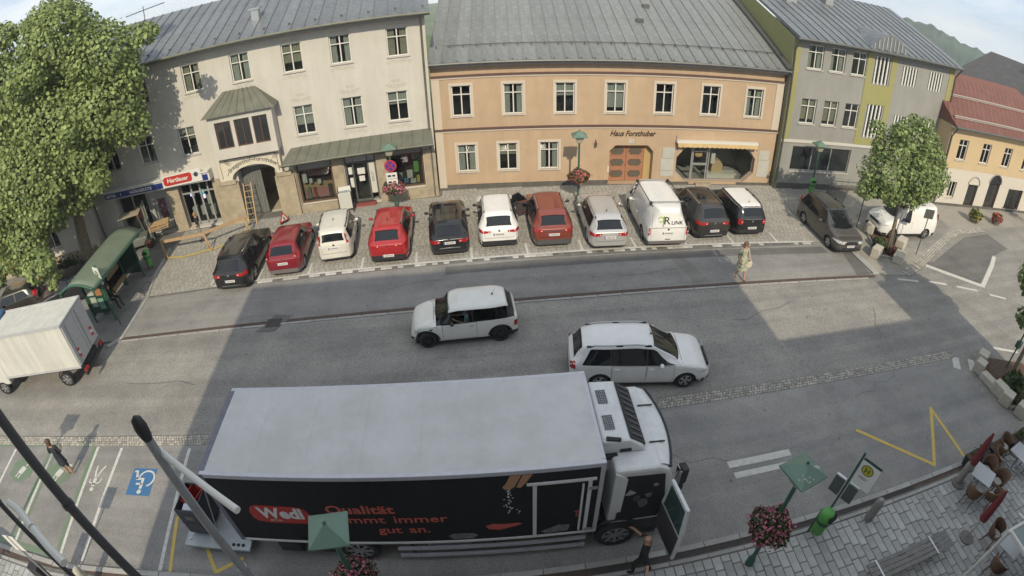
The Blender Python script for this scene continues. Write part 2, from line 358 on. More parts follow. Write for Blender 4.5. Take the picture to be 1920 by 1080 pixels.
# gutter channel between carriageway and service lane: stones with an open slot
ch = MB()
X = xs(-16.3, 18.2, 40)
for a, c in zip(X[:-1], X[1:]): ch.quad((a, gy(a)-.11, .002), (c, gy(c)-.11, .002), (c, gy(c)+.11, .002), (a, gy(a)+.11, .002))
gutter = structure(ch.build('gutter', CHAN, fixn=False))
me = MB().box(-.48, .48, -.055, .055, 0, .012).mesh('gutter_stone')
for i in range(34):
    x = -15.8 + i
    o = link('gutter_stone', me, KERB, gutter); o.location = (x, gy(x)-.155, 0); o.rotation_euler.z = math.atan(.006-.00444*x)
sheet('manhole_patch', [(-8.55, 16.15), (-7.75, 16.15), (-7.2, 17.1), (-8.0, 17.2)], .006, ASPHD)
b = MB().box(-8.25, -7.6, 16.4, 16.95, .0, .014)
for k in range(5): b.box(-8.2, -7.65, 16.44+k*.1, 16.49+k*.1, .014, .019)
structure(b.build('manhole_cover', IRON))
# dark repair strip in the service lane
b = MB(); X = xs(-1.1, 16.8, 18)
for a, c in zip(X[:-1], X[1:]): b.quad((a, by(a)-1.05, .001), (c, by(c)-1.02, .001), (c, by(c)-.42, .001), (a, by(a)-.45, .001))
structure(b.build('repair_strip', ASPHD, fixn=False))
sheet('repair_patch', [(8.9, 17.0), (9.6, 17.0), (9.2, 19.0), (8.55, 19.0)], .0005, speckle(mat('asphalt_light', (0.24, 0.235, 0.21), .9, var=.1, scale=1)))
sheet('kerb_tar', [(17.2, 16.5), (18.1, 16.45), (18.25, 18.5), (17.75, 18.5)], .0015, ASPHD)

# tar-sealed cracks in the asphalt
TAR = mat('tar_seal', (.07, .07, .07), .7)
for i, (x0, y0, dx, dy, k) in enumerate(((-6.5, 12.3, .9, .12, 5), (3.6, 9.0, .5, -.1, 7), (9.3, 14.3, .8, .2, 5), (12.2, 9.6, .45, .12, 6), (-13.5, 13.6, .8, -.06, 5), (-3.5, 18.3, .8, .15, 4), (15.2, 12.0, .3, .5, 5), (6.0, 18.1, .9, .03, 4))):
    cr_ = random.Random(i); pts_ = [(x0 + dx*j + cr_.uniform(-.12, .12), y0 + dy*j + cr_.uniform(-.18, .18)) for j in range(k)]
    structure(MB().stroke(pts_, .016, .0006 + .0001*i).build('tar_seam', TAR, fixn=False))
# sett strip
bed = MB(); X = xs(-24, 18.3, 40)
for a, c in zip(X[:-1], X[1:]): bed.quad((a, cl_(a), .001), (c, cl_(c), .001), (c, cu(c), .001), (a, cu(a), .001))
sett = structure(bed.build('sett_strip', MORTAR, fixn=False))
b = MB(); x = -24.0
while x < 18.3:
    for k in range(4):
        y0 = cl_(x) + .012 + k*.108; jx = random.uniform(-.012, .012); h = .012 + random.uniform(0, .01); ww = .088 + random.uniform(-.01, .008); off = .055*(k % 2)
        x0 = x + off + jx; q = .014
        i = [b.P(p) for p in ((x0, y0, 0), (x0+ww, y0, 0), (x0+ww, y0+.09, 0), (x0, y0+.09, 0), (x0+q, y0+q, h), (x0+ww-q, y0+q, h), (x0+ww-q, y0+.09-q, h), (x0+q, y0+.09-q, h))]
        for f in ((4,5,6,7), (0,1,5,4), (1,2,6,5), (2,3,7,6), (3,0,4,7)): b.f.append([i[j] for j in f])
    x += .105
b.build('setts', COBB, sett, fixn=False, kind='stuff')

# paved square with the parking bays up to the facades
sq = sheet('square', [(-17, 19.22), (-9.6, 19.8), (-4, 20.1), (2, 20.16), (8, 20.05), (14.5, 19.72), (18.6, 19.4), (19.6, 21.5), (24, 25.6), (17.8, 26.4), (-1.4, 28.0), (-22, 26.4), (-22, 24.4), (-16.3, 24.2)], .002, MORTAR)
b = MB(); y = 0.0; row = 0
while y < 8.6:
    x = -16.2; d = .165 + (row % 3)*.02
    while x < 21.5:
        ww = random.choice((.2, .24, .28)) ; yy = by(max(min(x, 18), -17)) + y; x1 = x+ww-.014; y1 = yy+d-.012
        fac = 27.2 + .065*(x+1.4) if x < -1.4 else 27.93 - .0787*(x+1.4)
        if x > 17.8: fac = 26.06 - .09*(x-17.8)
        lim = x < 18.6 + (yy-19.4)*.85
        if y1 < fac - .05 and lim:
            h = .013 + random.uniform(-.003, .005); q = .012
            i = [b.P(p) for p in ((x, yy, 0), (x1, yy, 0), (x1, y1, 0), (x, y1, 0), (x+q, yy+q, h), (x1-q, yy+q, h), (x1-q, y1-q, h), (x+q, y1-q, h))]
            for f in ((4,5,6,7), (0,1,5,4), (1,2,6,5), (2,3,7,6), (3,0,4,7)): b.f.append([i[j] for j in f])
        x += ww
    y += d; row += 1
b.build('paving_stones', STONEJ, sq, fixn=False, kind='stuff')
# white bay lines and the chequered edge
b = MB(); X = xs(-11.9, 16.6, 40)
for a, c in zip(X[:-1], X[1:]): b.quad((a, by(a)-.02, .021), (c, by(c)-.02, .021), (c, by(c)+.1, .021), (a, by(a)+.1, .021))
structure(b.build('bay_front_line', WMARK, fixn=False))
tick = MB().quad((-.055, .1, .0215), (.055, .1, .0215), (.055, 1.0, .0215), (-.055, 1.0, .0215)).mesh('bay_line')
for i in range(12):
    x = -12.0 + 2.41*i; o = link('bay_line', tick, WMARK); o['kind'] = 'structure'; o.location = (x+.0, by(x), 0); o.rotation_euler.z = R(2.0 - .35*i)
blk = MB().box(-.12, .12, -.075, .075, 0, .016).mesh('edge_block')
BW = obj_random(mat('edge_block_white', (.5, .49, .46), .75, var=.2, scale=6), .2); BD = obj_random(mat('edge_block_dark', (.13, .13, .125), .8, var=.2, scale=6), .25)
blk2 = blk.copy(); blk.materials.append(BW); blk2.materials.append(BD)
front = structure(sheet('square_edge', [(-10, by(-10)-.2), (0, by(0)-.2), (16.5, by(16.5)-.2), (16.5, by(16.5)-.03), (0, by(0)-.03), (-10, by(-10)-.03)], .0005, MORTAR))
for i in range(106):
    x = -9.7 + .247*i; o = link('edge_block', blk if (i+random.randint(0, 1)) % 2 else blk2, None, front); o.location = (x, by(x)-.105, 0); o.rotation_euler.z = math.atan(.004-.0048*x)

# near pavement: kerb, drain channel, edging, large staggered pavers
pv = sheet('pavement', [(-24, -.4), (22, -.4), (22, 5.60), (10, 5.60), (-6, 5.52), (-13, 5.42), (-24, 5.7)], .03, MORTAR)
ky = lambda x: 5.90 if x > -8 else 5.90 - .28*min(1, (-8-x)/5) + max(0, -12.5-x)*.075
kb = MB().box(-.49, .49, -.075, .075, -.02, .045).mesh('kerb_stone')
kerb = bpy.data.objects.new('kerb', None); COL.objects.link(kerb); structure(kerb)
for i in range(40):
    x = -21.5 + i; o = link('kerb_stone', kb, KERB, kerb, bevel=0); o.location = (x, ky(x)-.07, random.uniform(-.004, .004)); o.rotation_euler.z = math.atan2(ky(x+.5)-ky(x-.5), 1)
b = MB(); X = xs(-23, 19, 42)
for a, c in zip(X[:-1], X[1:]): b.quad((a, ky(a)-.36, .012), (c, ky(c)-.36, .012), (c, ky(c)-.14, .012), (a, ky(a)-.14, .012))
chn = structure(b.build('drain_channel', CHAN, fixn=False))
gr = MB()
for k in range(24): gr.box(-.48+k*.04, -.46+k*.04, -.07, .07, 0, .012)
gr.box(-.49, .49, -.085, -.07, 0, .014).box(-.49, .49, .07, .085, 0, .014); gm = gr.mesh('drain_grate')
for i in range(10):
    x = 2.6 + i; o = link('drain_grate', gm, IRON, chn); o.location = (x, ky(x)-.25, .013)
eb = MB().box(-.49, .49, -.05, .05, -.02, .05).mesh('edging_stone')
for i in range(40):
    x = -21.5 + i; o = link('edging_stone', eb, KERB, pv); o.location = (x, ky(x)-.415, random.uniform(-.003, .003)); o.rotation_euler.z = math.atan2(ky(x+.5)-ky(x-.5), 1)
pav = []
PW = .245
for i in range(-92, 90):
    x = i*PW + 1; y = 5.42 + (ky(x)-5.9) - .02; first = True
    while y > -.3:
        L = random.choice((.4, .5, .5, .62)) if not first else random.choice((.2, .3, .4)); first = False
        pav.append((x, y-L/2, L)); y -= L
def vis(q):      # how large a paver shows: those by the right-hand lamp first
    return math.hypot(q[0]-8, q[1]-4.4)*(1 if q[0] > 4.6 else 2.0)
inview = [q for q in pav if q[1] > 2.2 + .18*max(0, q[0]-10) and (q[0] > 3.2 or q[0] < -9.0)]
inview.sort(key=vis); big = set(id(q) for q in inview[:300])
pm = {}
for L in (.2, .3, .4, .5, .62):
    a, c, q = PW/2-.008, L/2-.009, .01; m_ = MB()
    i = [m_.P(p) for p in ((-a,-c,0),(a,-c,0),(a,c,0),(-a,c,0),(-a+q,-c+q,.022),(a-q,-c+q,.022),(a-q,c-q,.022),(-a+q,c-q,.022))]
    for f in ((4,5,6,7), (0,1,5,4), (1,2,6,5), (2,3,7,6), (3,0,4,7)): m_.f.append([i[j] for j in f])
    pm[L] = m_.mesh('paver'); pm[L].materials.append(STONE)
b = MB()
for q in pav:
    if id(q) in big:
        o = link('paver', pm[q[2]], None, pv); o.location = (q[0], q[1], .03 + random.uniform(-.003, .003)); o.rotation_euler = (random.uniform(-.006, .006), random.uniform(-.006, .006), random.uniform(-.01, .01))
    else:
        b.M = Matrix.Translation((q[0], q[1], .03 + random.uniform(-.003, .003))); me_ = pm[q[2]]; base = len(b.v)
        for v in me_.vertices: b.P(v.co)
        for f in me_.polygons: b.f.append([base+k for k in f.vertices])
b.build('pavers', mat('paver_stone_far', (0.36, 0.367, 0.36), 0.85, var=0.16, scale=2.3, island=.16), pv, fixn=False, kind='stuff')

# painted bays on the near side (left)
def marking(name, fn, m):
    b = MB(); fn(b); return structure(b.build(name, m, fixn=False))
for (xa, ya, xb, yb) in ((-13.3, 10.25, -12.85, 5.75), (-12.2, 10.25, -11.9, 5.85), (-9.4, 10.3, -9.02, 5.9), (-15.45, 9.9, -15.1, 5.8), (-17.6, 9.9, -17.3, 6.0)):
    marking('bay_line', lambda b: b.stroke([(xa, ya), (xb, yb)], .12, .003), WMARK)
for (pts, wd) in (([(-13.45, 10.3), (-13.02, 5.75)], .16), ([(-15.62, 10.2), (-15.25, 5.8)], .2), ([(-15.3, 10.2), (-14.95, 5.8)], .12), ([(-19, 10.0), (-16, 10.22), (-13.4, 10.35)], .16), ([(-19, 6.15), (-15.6, 6.05), (-13.0, 5.85)], .22), ([(-16.95, 9.9), (-16.6, 8.5)], .3)):
    GZ = globals().get('GZ', 0.0006) + .0002
    marking('green_bay_line', lambda b: b.stroke(pts, wd, GZ), GMARK)
for c in ((-16.6, 8.95), (-14.6, 9.0)):
    marking('green_bay_patch', lambda b: b.poly([(c[0] + .62*math.cos(t*.5236)*(1+.15*math.sin(t*3)), c[1] + .52*math.sin(t*.5236)*(1+.12*math.cos(t*5)), .0022) for t in range(12)]), GMARK)
    def plug(b):
        cx, cy = c; z = .004
        b.poly([(cx-.16, cy-.13, z), (cx+.12, cy-.2, z), (cx+.22, cy+.06, z), (cx+.12, cy+.2, z), (cx-.06, cy+.16, z)])
        b.stroke([(cx+.1, cy+.14), (cx+.2, cy+.3), (cx+.36, cy+.38), (cx+.5, cy+.34)], .07, z)
        b.stroke([(cx-.1, cy-.12), (cx-.14, cy-.34)], .06, z); b.stroke([(cx+.06, cy-.16), (cx+.02, cy-.38)], .06, z)
    marking('plug_symbol', plug, WMARK)
def ped(b):
    z = .004; X, Y = -12.72, 8.45
    b.disc((X, Y), .085, z); b.stroke([(X, Y+.12), (X-.02, Y+.5)], .15, z); b.stroke([(X, Y+.2), (X+.22, Y+.3), (X+.26, Y+.46)], .06, z); b.stroke([(X-.02, Y+.2), (X-.22, Y+.28), (X-.24, Y+.4)], .06, z)
    b.stroke([(X-.05, Y+.48), (X-.13, Y+.72), (X-.16, Y+.98)], .075, z); b.stroke([(X+.02, Y+.48), (X+.08, Y+.75), (X+.2, Y+1.0)], .075, z)
marking('pedestrian_symbol', ped, WMARK)
sheet('blue_marking', [(-11.2, 8.36), (-10.27, 8.36), (-10.33, 9.42), (-11.27, 9.42)], .003, BMARK)
def chair(b):
    z = .0065; X, Y = -10.72, 8.5
    b.disc((X, Y), .085, z); b.stroke([(X, Y+.12), (X-.02, Y+.5), (X-.3, Y+.5)], .11, z); b.stroke([(X-.26, Y+.48), (X-.36, Y+.8), (X-.46, Y+.78)], .085, z); b.stroke([(X, Y+.3), (X-.24, Y+.3)], .07, z)
    b.stroke([(X+.1+.30*math.cos(a), Y+.52+.30*math.sin(a)) for a in [R(-70+15*k) for k in range(17)]], .065, z)
marking('wheelchair_symbol', chair, WMARK)
marking('yellow_line', lambda b: b.stroke([(-8.98, 7.7), (-8.68, 5.9)], .11, .003), YMARK)
marking('yellow_zigzag', lambda b: b.stroke([(-7.72, 6.75), (-7.25, 6.0)], .11, .003).stroke([(-7.25, 6.03), (-6.55, 6.5)], .11, .0032), YMARK)
marking('yellow_zigzag', lambda b: b.stroke([(11.33, 8.3), (13.42, 6.13)], .13, .003).stroke([(13.38, 6.15), (15.0, 8.35)], .13, .0034).stroke([(14.97, 8.35), (14.85, 6.05)], .13, .0038), YMARK)
marking('stop_bar', lambda b: b.stroke([(6.55, 8.12), (8.62, 8.1)], .24, .003), WMARK)
marking('stop_bar', lambda b: b.stroke([(6.6, 7.72), (8.58, 7.7)], .2, .003), WMARK)

# side street on the right: paving, setts, lines
sheet('side_pavement', [(18.35, 16.4), (20.2, 16.1), (23.2, 17.3), (25.3, 18.35), (28.6, 19.7), (31.6, 20.1), (36, 20.1), (44, 20.6), (44, 22.2), (29.6, 24.6), (24.3, 26.2), (19.2, 21.5), (18.6, 19.5)], .004, CONC)
sheet('corner_asphalt', [(21.2, 19.7), (23.3, 18.0), (25.2, 18.75), (28.4, 20.3), (28.6, 22.5), (24, 23.5), (21.4, 22.2)], .007, ASPH)
b = MB(); pts = [(20.3, 16.2), (21.8, 16.8), (23.2, 17.46), (25.29, 18.5), (27, 19.3), (28.6, 19.76), (31.5, 19.95)]
b.stroke(pts, .55, .009); gs = structure(b.build('side_gutter', MORTAR, fixn=False))
b = MB()
for (a, c) in zip(pts[:-1], pts[1:]):
    a_, c_ = Vector(a), Vector(c); d = (c_-a_).normalized(); nrm = Vector((-d.y, d.x)); L = (c_-a_).length; t = 0
    while t < L:
        for k in range(4):
            q = a_ + d*(t+.06) + nrm*(-.2+.135*k); b.M = Matrix.Translation((q.x, q.y, .009)) @ Matrix.Rotation(math.atan2(d.y, d.x), 4, 'Z'); b.box(-.055, .055, -.055, .055, 0, .014)
        t += .13
b.M = None; b.build('setts', COBB, gs, fixn=False, kind='stuff')
for a, c in (((19.44, 15.87), (20.65, 15.52)), ((21.38, 15.38), (22.39, 15.0)), ((22.96, 14.73), (24.19, 14.17)), ((24.79, 13.75), (25.76, 13.22)), ((21.13, 10.31), (22.49, 9.7))):
    marking('lane_dash', lambda b: b.stroke([a, c], .17, -.004), WMARK)
sheet('side_street_asphalt', [(22.5, 16.95), (25.0, 14.65), (29.1, 17.0), (31.6, 17.6), (31.5, 19.4), (28.6, 19.2), (25.4, 17.9), (23.4, 17.0)], -.008, ASPHD)
marking('give_way_line', lambda b: b.stroke([(22.4, 16.75), (23.2, 16.0), (24.96, 14.5)], .32, -.004).stroke([(24.92, 14.42), (26.4, 15.25), (27.9, 16.1), (29.2, 16.95)], .26, -.0036), WMARK)
for k in range(4): marking('crossing_bar', lambda b: b.stroke([(17.9+.75*k, 9.75-.35*k), (18.35+.75*k, 10.35-.35*k)], .35, -.003), WMARK)
b = MB().box(18.22, 18.6, 16.45, 19.2, -.02, .07); structure(b.build('side_kerb', KERB, bevel=.02))
# shelter pavement on the left
sheet('shelter_pavement', [(-15.84, 15.82), (-15.32, 16.4), (-15.40, 19.4), (-16.0, 21.5), (-16.35, 24.25), (-22, 24.4), (-36, 24.0), (-36, 22.0), (-19.2, 20.4), (-18.9, 15.9)], .012, speckle(mat('old_paving', (0.235, 0.235, 0.225), .9, var=.15, scale=1.5)))
b = MB().tube([(-15.86, 15.8, 0), (-15.34, 16.4, 0), (-15.42, 19.4, 0), (-16.02, 21.5, 0), (-16.37, 24.2, 0)], .085, 8); structure(b.build('shelter_kerb', KERB))
sheet('left_forecourt', [(-22, 24.4), (-60, 23.4), (-60, 34), (-22, 26.4)], .006, CONC)
# the wooded hill beyond the town
HILL = mat('hill_forest', (0.05, 0.085, 0.055), .95, var=.4, scale=.03, bump=.6)
b = MB(); az = [34, 38, 41.2, 44.7, 47.9, 50.7, 53.2, 56, 60, 66]; el = [-1.2, -1.5, -1.5, -1.1, -1.1, -1.85, -2.1, -2.6, -3.1, -3.6]
def hp(a, d, z): return (d*math.sin(R(a)), d*math.cos(R(a)), z)
fa = [34 + i*.4 for i in range(81)]
def top(a): return 12.006 + 420*math.tan(R(np.interp(a, az, el) + .10*math.sin(a*5.3) + .06*math.sin(a*13.1)))
rowz = []
for t, d in ((0, 270), (.25, 300), (.55, 340), (.8, 375), (.95, 405), (1, 420), (.7, 480), (0, 560)):
    rowz.append([hp(a, d, -32 + (top(a)+32)*t + 1.2*math.sin(a*9+d)*(1 if 0 < t < 1 else 0)) for a in fa])
b.rings(rowz, False, False, False); structure(b.build('hill', HILL, smooth=True))
# ------------------------------------------------------------------ buildings
def facade(b, x0, x1, z0, z1, ops, y=0.0, rev=0.2):
    X = sorted({x0, x1, *[v for o in ops for v in o[:2]]}); Z = sorted({z0, z1, *[v for o in ops for v in o[2:4]]})
    for xa, xb in zip(X[:-1], X[1:]):
        for za, zb in zip(Z[:-1], Z[1:]):
            cx, cz = (xa+xb)/2, (za+zb)/2
            if any(o[0] < cx < o[1] and o[2] < cz < o[3] for o in ops): continue
            b.quad((xa, y, za), (xb, y, za), (xb, y, zb), (xa, y, zb))
    for o in ops:
        a, c, d, e = o[:4]; r = o[4] if len(o) > 4 else rev
        b.quad((a, y, d), (a, y+r, d), (c, y+r, d), (c, y, d)); b.quad((a, y, e), (c, y, e), (c, y+r, e), (a, y+r, e))
        b.quad((a, y, d), (a, y, e), (a, y+r, e), (a, y+r, d)); b.quad((c, y, d), (c, y+r, d), (c, y+r, e), (c, y, e))
    return b
def shell(b, x0, x1, z0, z1, dep, y=0.0):
    b.quad((x0, y, z0), (x0, dep, z0), (x0, dep, z1), (x0, y, z1)); b.quad((x1, y, z0), (x1, y, z1), (x1, dep, z1), (x1, dep, z0))
    b.quad((x0, dep, z0), (x1, dep, z0), (x1, dep, z1), (x0, dep, z1)); b.quad((x0, y+.3, z1), (x1, y+.3, z1), (x1, dep, z1), (x0, dep, z1)); return b
FRW = mat('window_frame_white', (.6, .59, .55), .5); FRB = mat('window_frame_brown', (.09, .045, .03), .5)
CURT = mat('net_curtain', (.5, .5, .47), .9, var=.15, scale=1.2, streak=(14, 1, 1))
CURT2 = mat('beige_blind', (.42, .38, .3), .9, var=.1, scale=2); WRND = random.Random(21)
def window(par, x, z, w, h, fm=FRW, y=.1, cols=2, sill=True, curtain=True, top=0.0, name='window'):
    t = .06; b = MB(); x0, x1, z1 = x-w/2, x+w/2, z+h
    b.box(x0, x0+t, y, y+.07, z, z1).box(x1-t, x1, y, y+.07, z, z1).box(x0+t, x1-t, y, y+.07, z, z+t).box(x0+t, x1-t, y, y+.07, z1-t, z1)
    cw = (w-2*t)/cols
    for k in range(1, cols): b.box(x0+t+k*cw-.03, x0+t+k*cw+.03, y-.005, y+.065, z+t, z1-t)
    if top: b.box(x0+t, x1-t, y-.003, y+.06, z+h*top-.025, z+h*top+.025)
    f = b.build(name, fm, par)
    for k in range(cols):
        MB().box(x0+t+k*cw, x0+t+(k+1)*cw, y+.03, y+.04, z+t, z1-t).build('pane', GLASS if not curtain else clear_glass(), f)
    if curtain:
        mode = WRND.randint(0, 4); n = 24; lo_ = WRND.choice((0, .12, .3, .55)); CM = WRND.choice((CURT, CURT, CURT2))
        for (ua, ub) in {0: [(0, 1)], 1: [(0, .36), (.64, 1)], 2: [(0, 1)], 3: [(0, .3), (.7, 1)], 4: []}[mode]:
            cb = MB(); cb.grid(lambda u, v: (x0+t+(ua+(ub-ua)*u)*(w-2*t), y+.12+.012*math.sin(u*44*(ub-ua)), z+t+(h-2*t)*((lo_ if mode in (0, 2) else 0)+(1-(lo_ if mode in (0, 2) else 0))*v)), n, 1); cb.build('curtain', CM, f)
        MB().box(x0, x1, y+.5, y+.52, z, z1).build('dark_room', DARKV, f)
    if sill: MB().box(x0-.06, x1+.06, -.07, y+.02, z-.06, z-.002).build('sill', mat('sill_stone', (.45, .44, .4), .8, var=.1), f)
    return f
def roof_panels(par, x0, x1, yE, zE, yR, zR, pitch, m, name='roof', rail=None, skewL=0.0):
    th = .14; sl = (zR-zE)/(yR-yE); L = math.hypot(yR-yE, zR-zE); ang = math.atan2(zR-zE, yR-yE)
    b = MB(); b.quad((x0, yE, zE), (x1, yE, zE), (x1, yR, zR), (x0, yR, zR)).quad((x0, yE, zE-th), (x0, yR, zR-th), (x1, yR, zR-th), (x1, yE, zE-th))
    b.quad((x0, yE, zE-th), (x1, yE, zE-th), (x1, yE, zE), (x0, yE, zE)).quad((x0, yE, zE-th), (x0, yE, zE), (x0, yR, zR), (x0, yR, zR-th)).quad((x1, yE, zE-th), (x1, yR, zR-th), (x1, yR, zR), (x1, yE, zE))
    rf = b.build(name, m, par)
    n = max(1, round((x1-x0)/pitch)); pw = (x1-x0)/n
    p = MB(); p.box(.018, pw-.018, -.02, L, .004, .012).box(-.018, .018, -.02, L, .004, .06); me = p.mesh('roof_panel'); me.materials.append(m)
    for k in range(n):
        o = link('roof_panel', me, None, rf); o.location = (x0+k*pw, yE, zE); o.rotation_euler = (ang, 0, 0)
    return rf, ang, L
def gutter_pipe(par, x0, x1, y, z, m, down=None, zb=0.1):
    g = MB(); g.tube([(x0, y, z), (x1, y, z)], .075, 8); gp = g.build('rain_gutter', m, par, smooth=True)
    if down:
        for xd in down: MB().tube([(xd, y, z), (xd, -.25, z-.45), (xd, -.09, z-.7), (xd, -.09, zb)], .055, 8).build('downpipe', m, par, smooth=True)
    return gp
METAL1 = obj_random(weather(mat('grey_sheet_roof', (.23, .25, .27), .48, var=.16, scale=1.4, metal=.35, bump=.05, streak=(3, .5, 1)), .22, .2, 3), .10)
METAL2 = obj_random(weather(mat('grey_green_sheet_roof', (.27, .283, .28), .5, var=.16, scale=1.1, metal=.3, bump=.05, streak=(3, .5, 1)), .2, .18, 3), .10)
ZINC = mat('dark_zinc', (.11, .115, .11), .5, var=.15, scale=3, metal=.4)
COPP = mat('old_copper_dark', (.14, .145, .115), .6, var=.2, scale=2, metal=.2)

# ---- white inn
WW = weather(mat('cream_render', (.52, .50, .45), .92, var=.03, scale=1.3, bump=.12, bscale=14), .07, .05)
STONEW = mat('rough_stone_plaster', (.34, .29, .21), .92, var=.22, scale=2.2, bump=.5, bscale=9)
inn = thing('inn', 'cream inn with painted scrolls, arched gateway, oriel and shops under a grey seamed roof', 'building', (-21.9, 25.89, 0), math.atan(.0652))
row1 = [(2.0, 7.65), (5.1, 7.65), (8.35, 7.7), (11.1, 7.7), (13.85, 7.7), (16.3, 7.75), (19.1, 7.75)]
row2 = [(2.2, 4.35), (4.7, 4.35), (7.35, 4.35), (14.0, 4.35), (16.55, 4.4), (18.85, 4.4)]
ops = [(x-.52, x+.52, z, z+1.45) for x, z in row1] + [(x-.52, x+.52, z, z+1.55) for x, z in row2]
ops += [(13.05, 15.0, .5, 2.75, .25), (15.65, 17.35, .12, 2.85, .35), (17.95, 19.85, .68, 2.9, .25), (9.75, 11.9, 0.0, 3.1, .9), (1.6, 8.15, .1, 2.75, .6)]
b = MB(); facade(b, 0, 20.5, 0, 9.85, ops); shell(b, 0, 20.5, 0, 9.85, 11); b.build('wall', WW, inn)
for x, z in row1: window(inn, x, z, 1.04, 1.45, top=.68)
for x, z in row2: window(inn, x, z, 1.04, 1.55, top=.68)
ORN = mat('scroll_paint', (.42, .40, .31), .9)
def scrolls(x, z, s=1.0, n=3):
    b = MB()
    for sd in (-1, 1):
        for k in range(n):
            cx = x + sd*(.12+.2*k)*s; cz = z + (.05*math.sin(k*2.1))*s; pts = [(cx + sd*(.11-.007*j)*s*math.cos(j*.55), -.004, cz + (.1-.006*j)*s*math.sin(j*.55)) for j in range(14)]
            b.tube(pts, .011*s, 4, False)
    return b
for x, z in row1[1:]: scrolls(x, z-.28).build('scroll_ornament', ORN, inn)
for x, z in row1[2:]: scrolls(x, z+1.6, .8).build('scroll_ornament', ORN, inn)
for x, z in row2[3:]:
    scrolls(x, z+1.82, 1.2, 2).build('scroll_ornament', ORN, inn); scrolls(x, z+2.1, .9, 1).build('scroll_ornament', ORN, inn); scrolls(x, z-.3).build('scroll_ornament', ORN, inn)
# cornice and roof
MB().prism_xz([(0, 9.55), (20.5, 9.55), (20.5, 9.62), (0, 9.62)], -.12, 0).box(0, 20.5, -.3, 0, 9.62, 9.74).box(0, 20.5, -.5, 0, 9.74, 9.84).build('cornice', mat('cornice_grey', (.42, .40, .36), .85, var=.08), inn)
roof_panels(inn, -.5, 20.75, -.72, 9.86, 5.6, 12.02, .66, METAL1)
roof_panels_back = MB().quad((-.5, 5.6, 12.02), (20.75, 5.6, 12.02), (20.75, 11.7, 9.9), (-.5, 11.7, 9.9)).poly([(20.5, -.2, 9.8), (20.5, 11, 9.8), (20.5, 5.6, 11.85)]).poly([(0, -.2, 9.8), (0, 5.6, 11.85), (0, 11, 9.8)]).build('roof_back', METAL1, inn)
gutter_pipe(inn, -.5, 20.75, -.78, 9.84, COPP, down=[20.3], zb=.05)
for k in range(16): MB().box(.9+k*1.3, 1.0+k*1.3, -.1, .0, 10.02+.02, 10.2).build('snow_guard', ZINC, inn)
MB().box(11.7, 12.1, 1.3, 1.75, 10.2, 11.15).box(11.6, 12.2, 1.2, 1.85, 11.15, 11.22).build('roof_vent', ALU, inn)
an = MB().tube([(3.5, 5.6, 12), (3.5, 5.6, 12.9)], .03).tube([(2.2, 5.6, 12.55), (5.0, 5.6, 12.75)], .03); 
for k in range(6): an.tube([(2.3+k*.5, 5.4, 12.57+k*.035), (2.3+k*.5, 5.8, 12.57+k*.035)], .015, 4)
an.build('roof_antenna', ZINC, inn)
# oriel
orl = MB(); facade(orl, 9.0, 12.55, 3.95, 6.35, [(9.35, 10.25, 4.5, 5.95), (10.45, 11.3, 4.5, 5.95), (11.45, 12.25, 4.5, 5.95)], y=-.75)
orl.quad((9.0, -.75, 3.95), (9.0, -.01, 3.95), (9.0, -.01, 6.35), (9.0, -.75, 6.35)).quad((12.55, -.75, 3.95), (12.55, -.75, 6.35), (12.55, -.01, 6.35), (12.55, -.01, 3.95)).quad((9.0, -.75, 3.95), (12.55, -.75, 3.95), (12.55, -.01, 3.95), (9.0, -.01, 3.95))
oro = orl.build('oriel', WW, inn)
for x in (9.8, 10.875, 11.85): window(oro, x, 4.5, .84, 1.45, FRB, y=-.66, cols=2, sill=False, curtain=False)
rb = MB(); e = [(8.75, -1.0, 6.3), (12.8, -1.0, 6.3), (12.8, -.005, 6.35), (8.75, -.005, 6.35)]; a1, a2 = (9.9, -.005, 7.35), (11.7, -.005, 7.35)
rb.poly([e[0], e[1], a2, a1]).poly([e[1], e[2], a2]).poly([e[3], e[0], a1]).poly([e[0], e[3], e[2], e[1]]); orf = rb.build('oriel_roof', COPP, inn)
for k in range(1, 8):
    x = 8.75+4.05*k/8; xt = 9.9+1.8*k/8; MB().tube([(x, -1.0, 6.32), (xt, -.02, 7.37)], .02, 5).build('seam', COPP, orf)
# gateway
GW = mat('gate_sign_plaster', (.58, .54, .44), .9, var=.08, scale=3); GREY = mat('gate_letter_grey', (.20, .19, .16), .8)
g = MB(); cx, sp, rr = 10.83, 2.55, 1.08
arc = [(cx + 1.3*math.cos(t), 2.62 + .68*math.sin(t)) for t in [math.pi*k/14 for k in range(15)]]
out = [(12.4, 2.62)] + [(12.4, 3.85), (8.85, 3.95), (8.85, 2.62)]
for (p0, p1) in zip(arc[:-1], arc[1:]): g.prism_xz([(p1[0], p1[1]), (p0[0], p0[1]), (p0[0], 3.88), (p1[0], 3.88)], -.35, 0)
g.box(8.85, cx-1.3, -.35, 0, 2.62, 3.88).box(cx+1.3, 12.4, -.35, 0, 2.62, 3.88); g.build('gateway_sign', GW, inn)
g = MB()
for sgn, x0, x1 in ((1, 8.6, 9.78), (1, 11.88, 12.95)): g.box(x0, x1, -.28, 0, 0, 2.40).box(x0+.12, x1-.1, -.36, -.28, 2.38, 2.62)
g.box(12.95, 13.02, -.12, 0, 0, 2.7).box(15.02, 15.6, -.12, 0, 0, 2.78).box(17.37, 17.92, -.12, 0, 0, 2.78).box(19.88, 20.48, -.12, 0, 0, 2.7).box(13.02, 15.02, -.14, 0, 0, .44).box(17.92, 19.88, -.14, 0, 0, .6).build('stone_base', STONEW, inn)
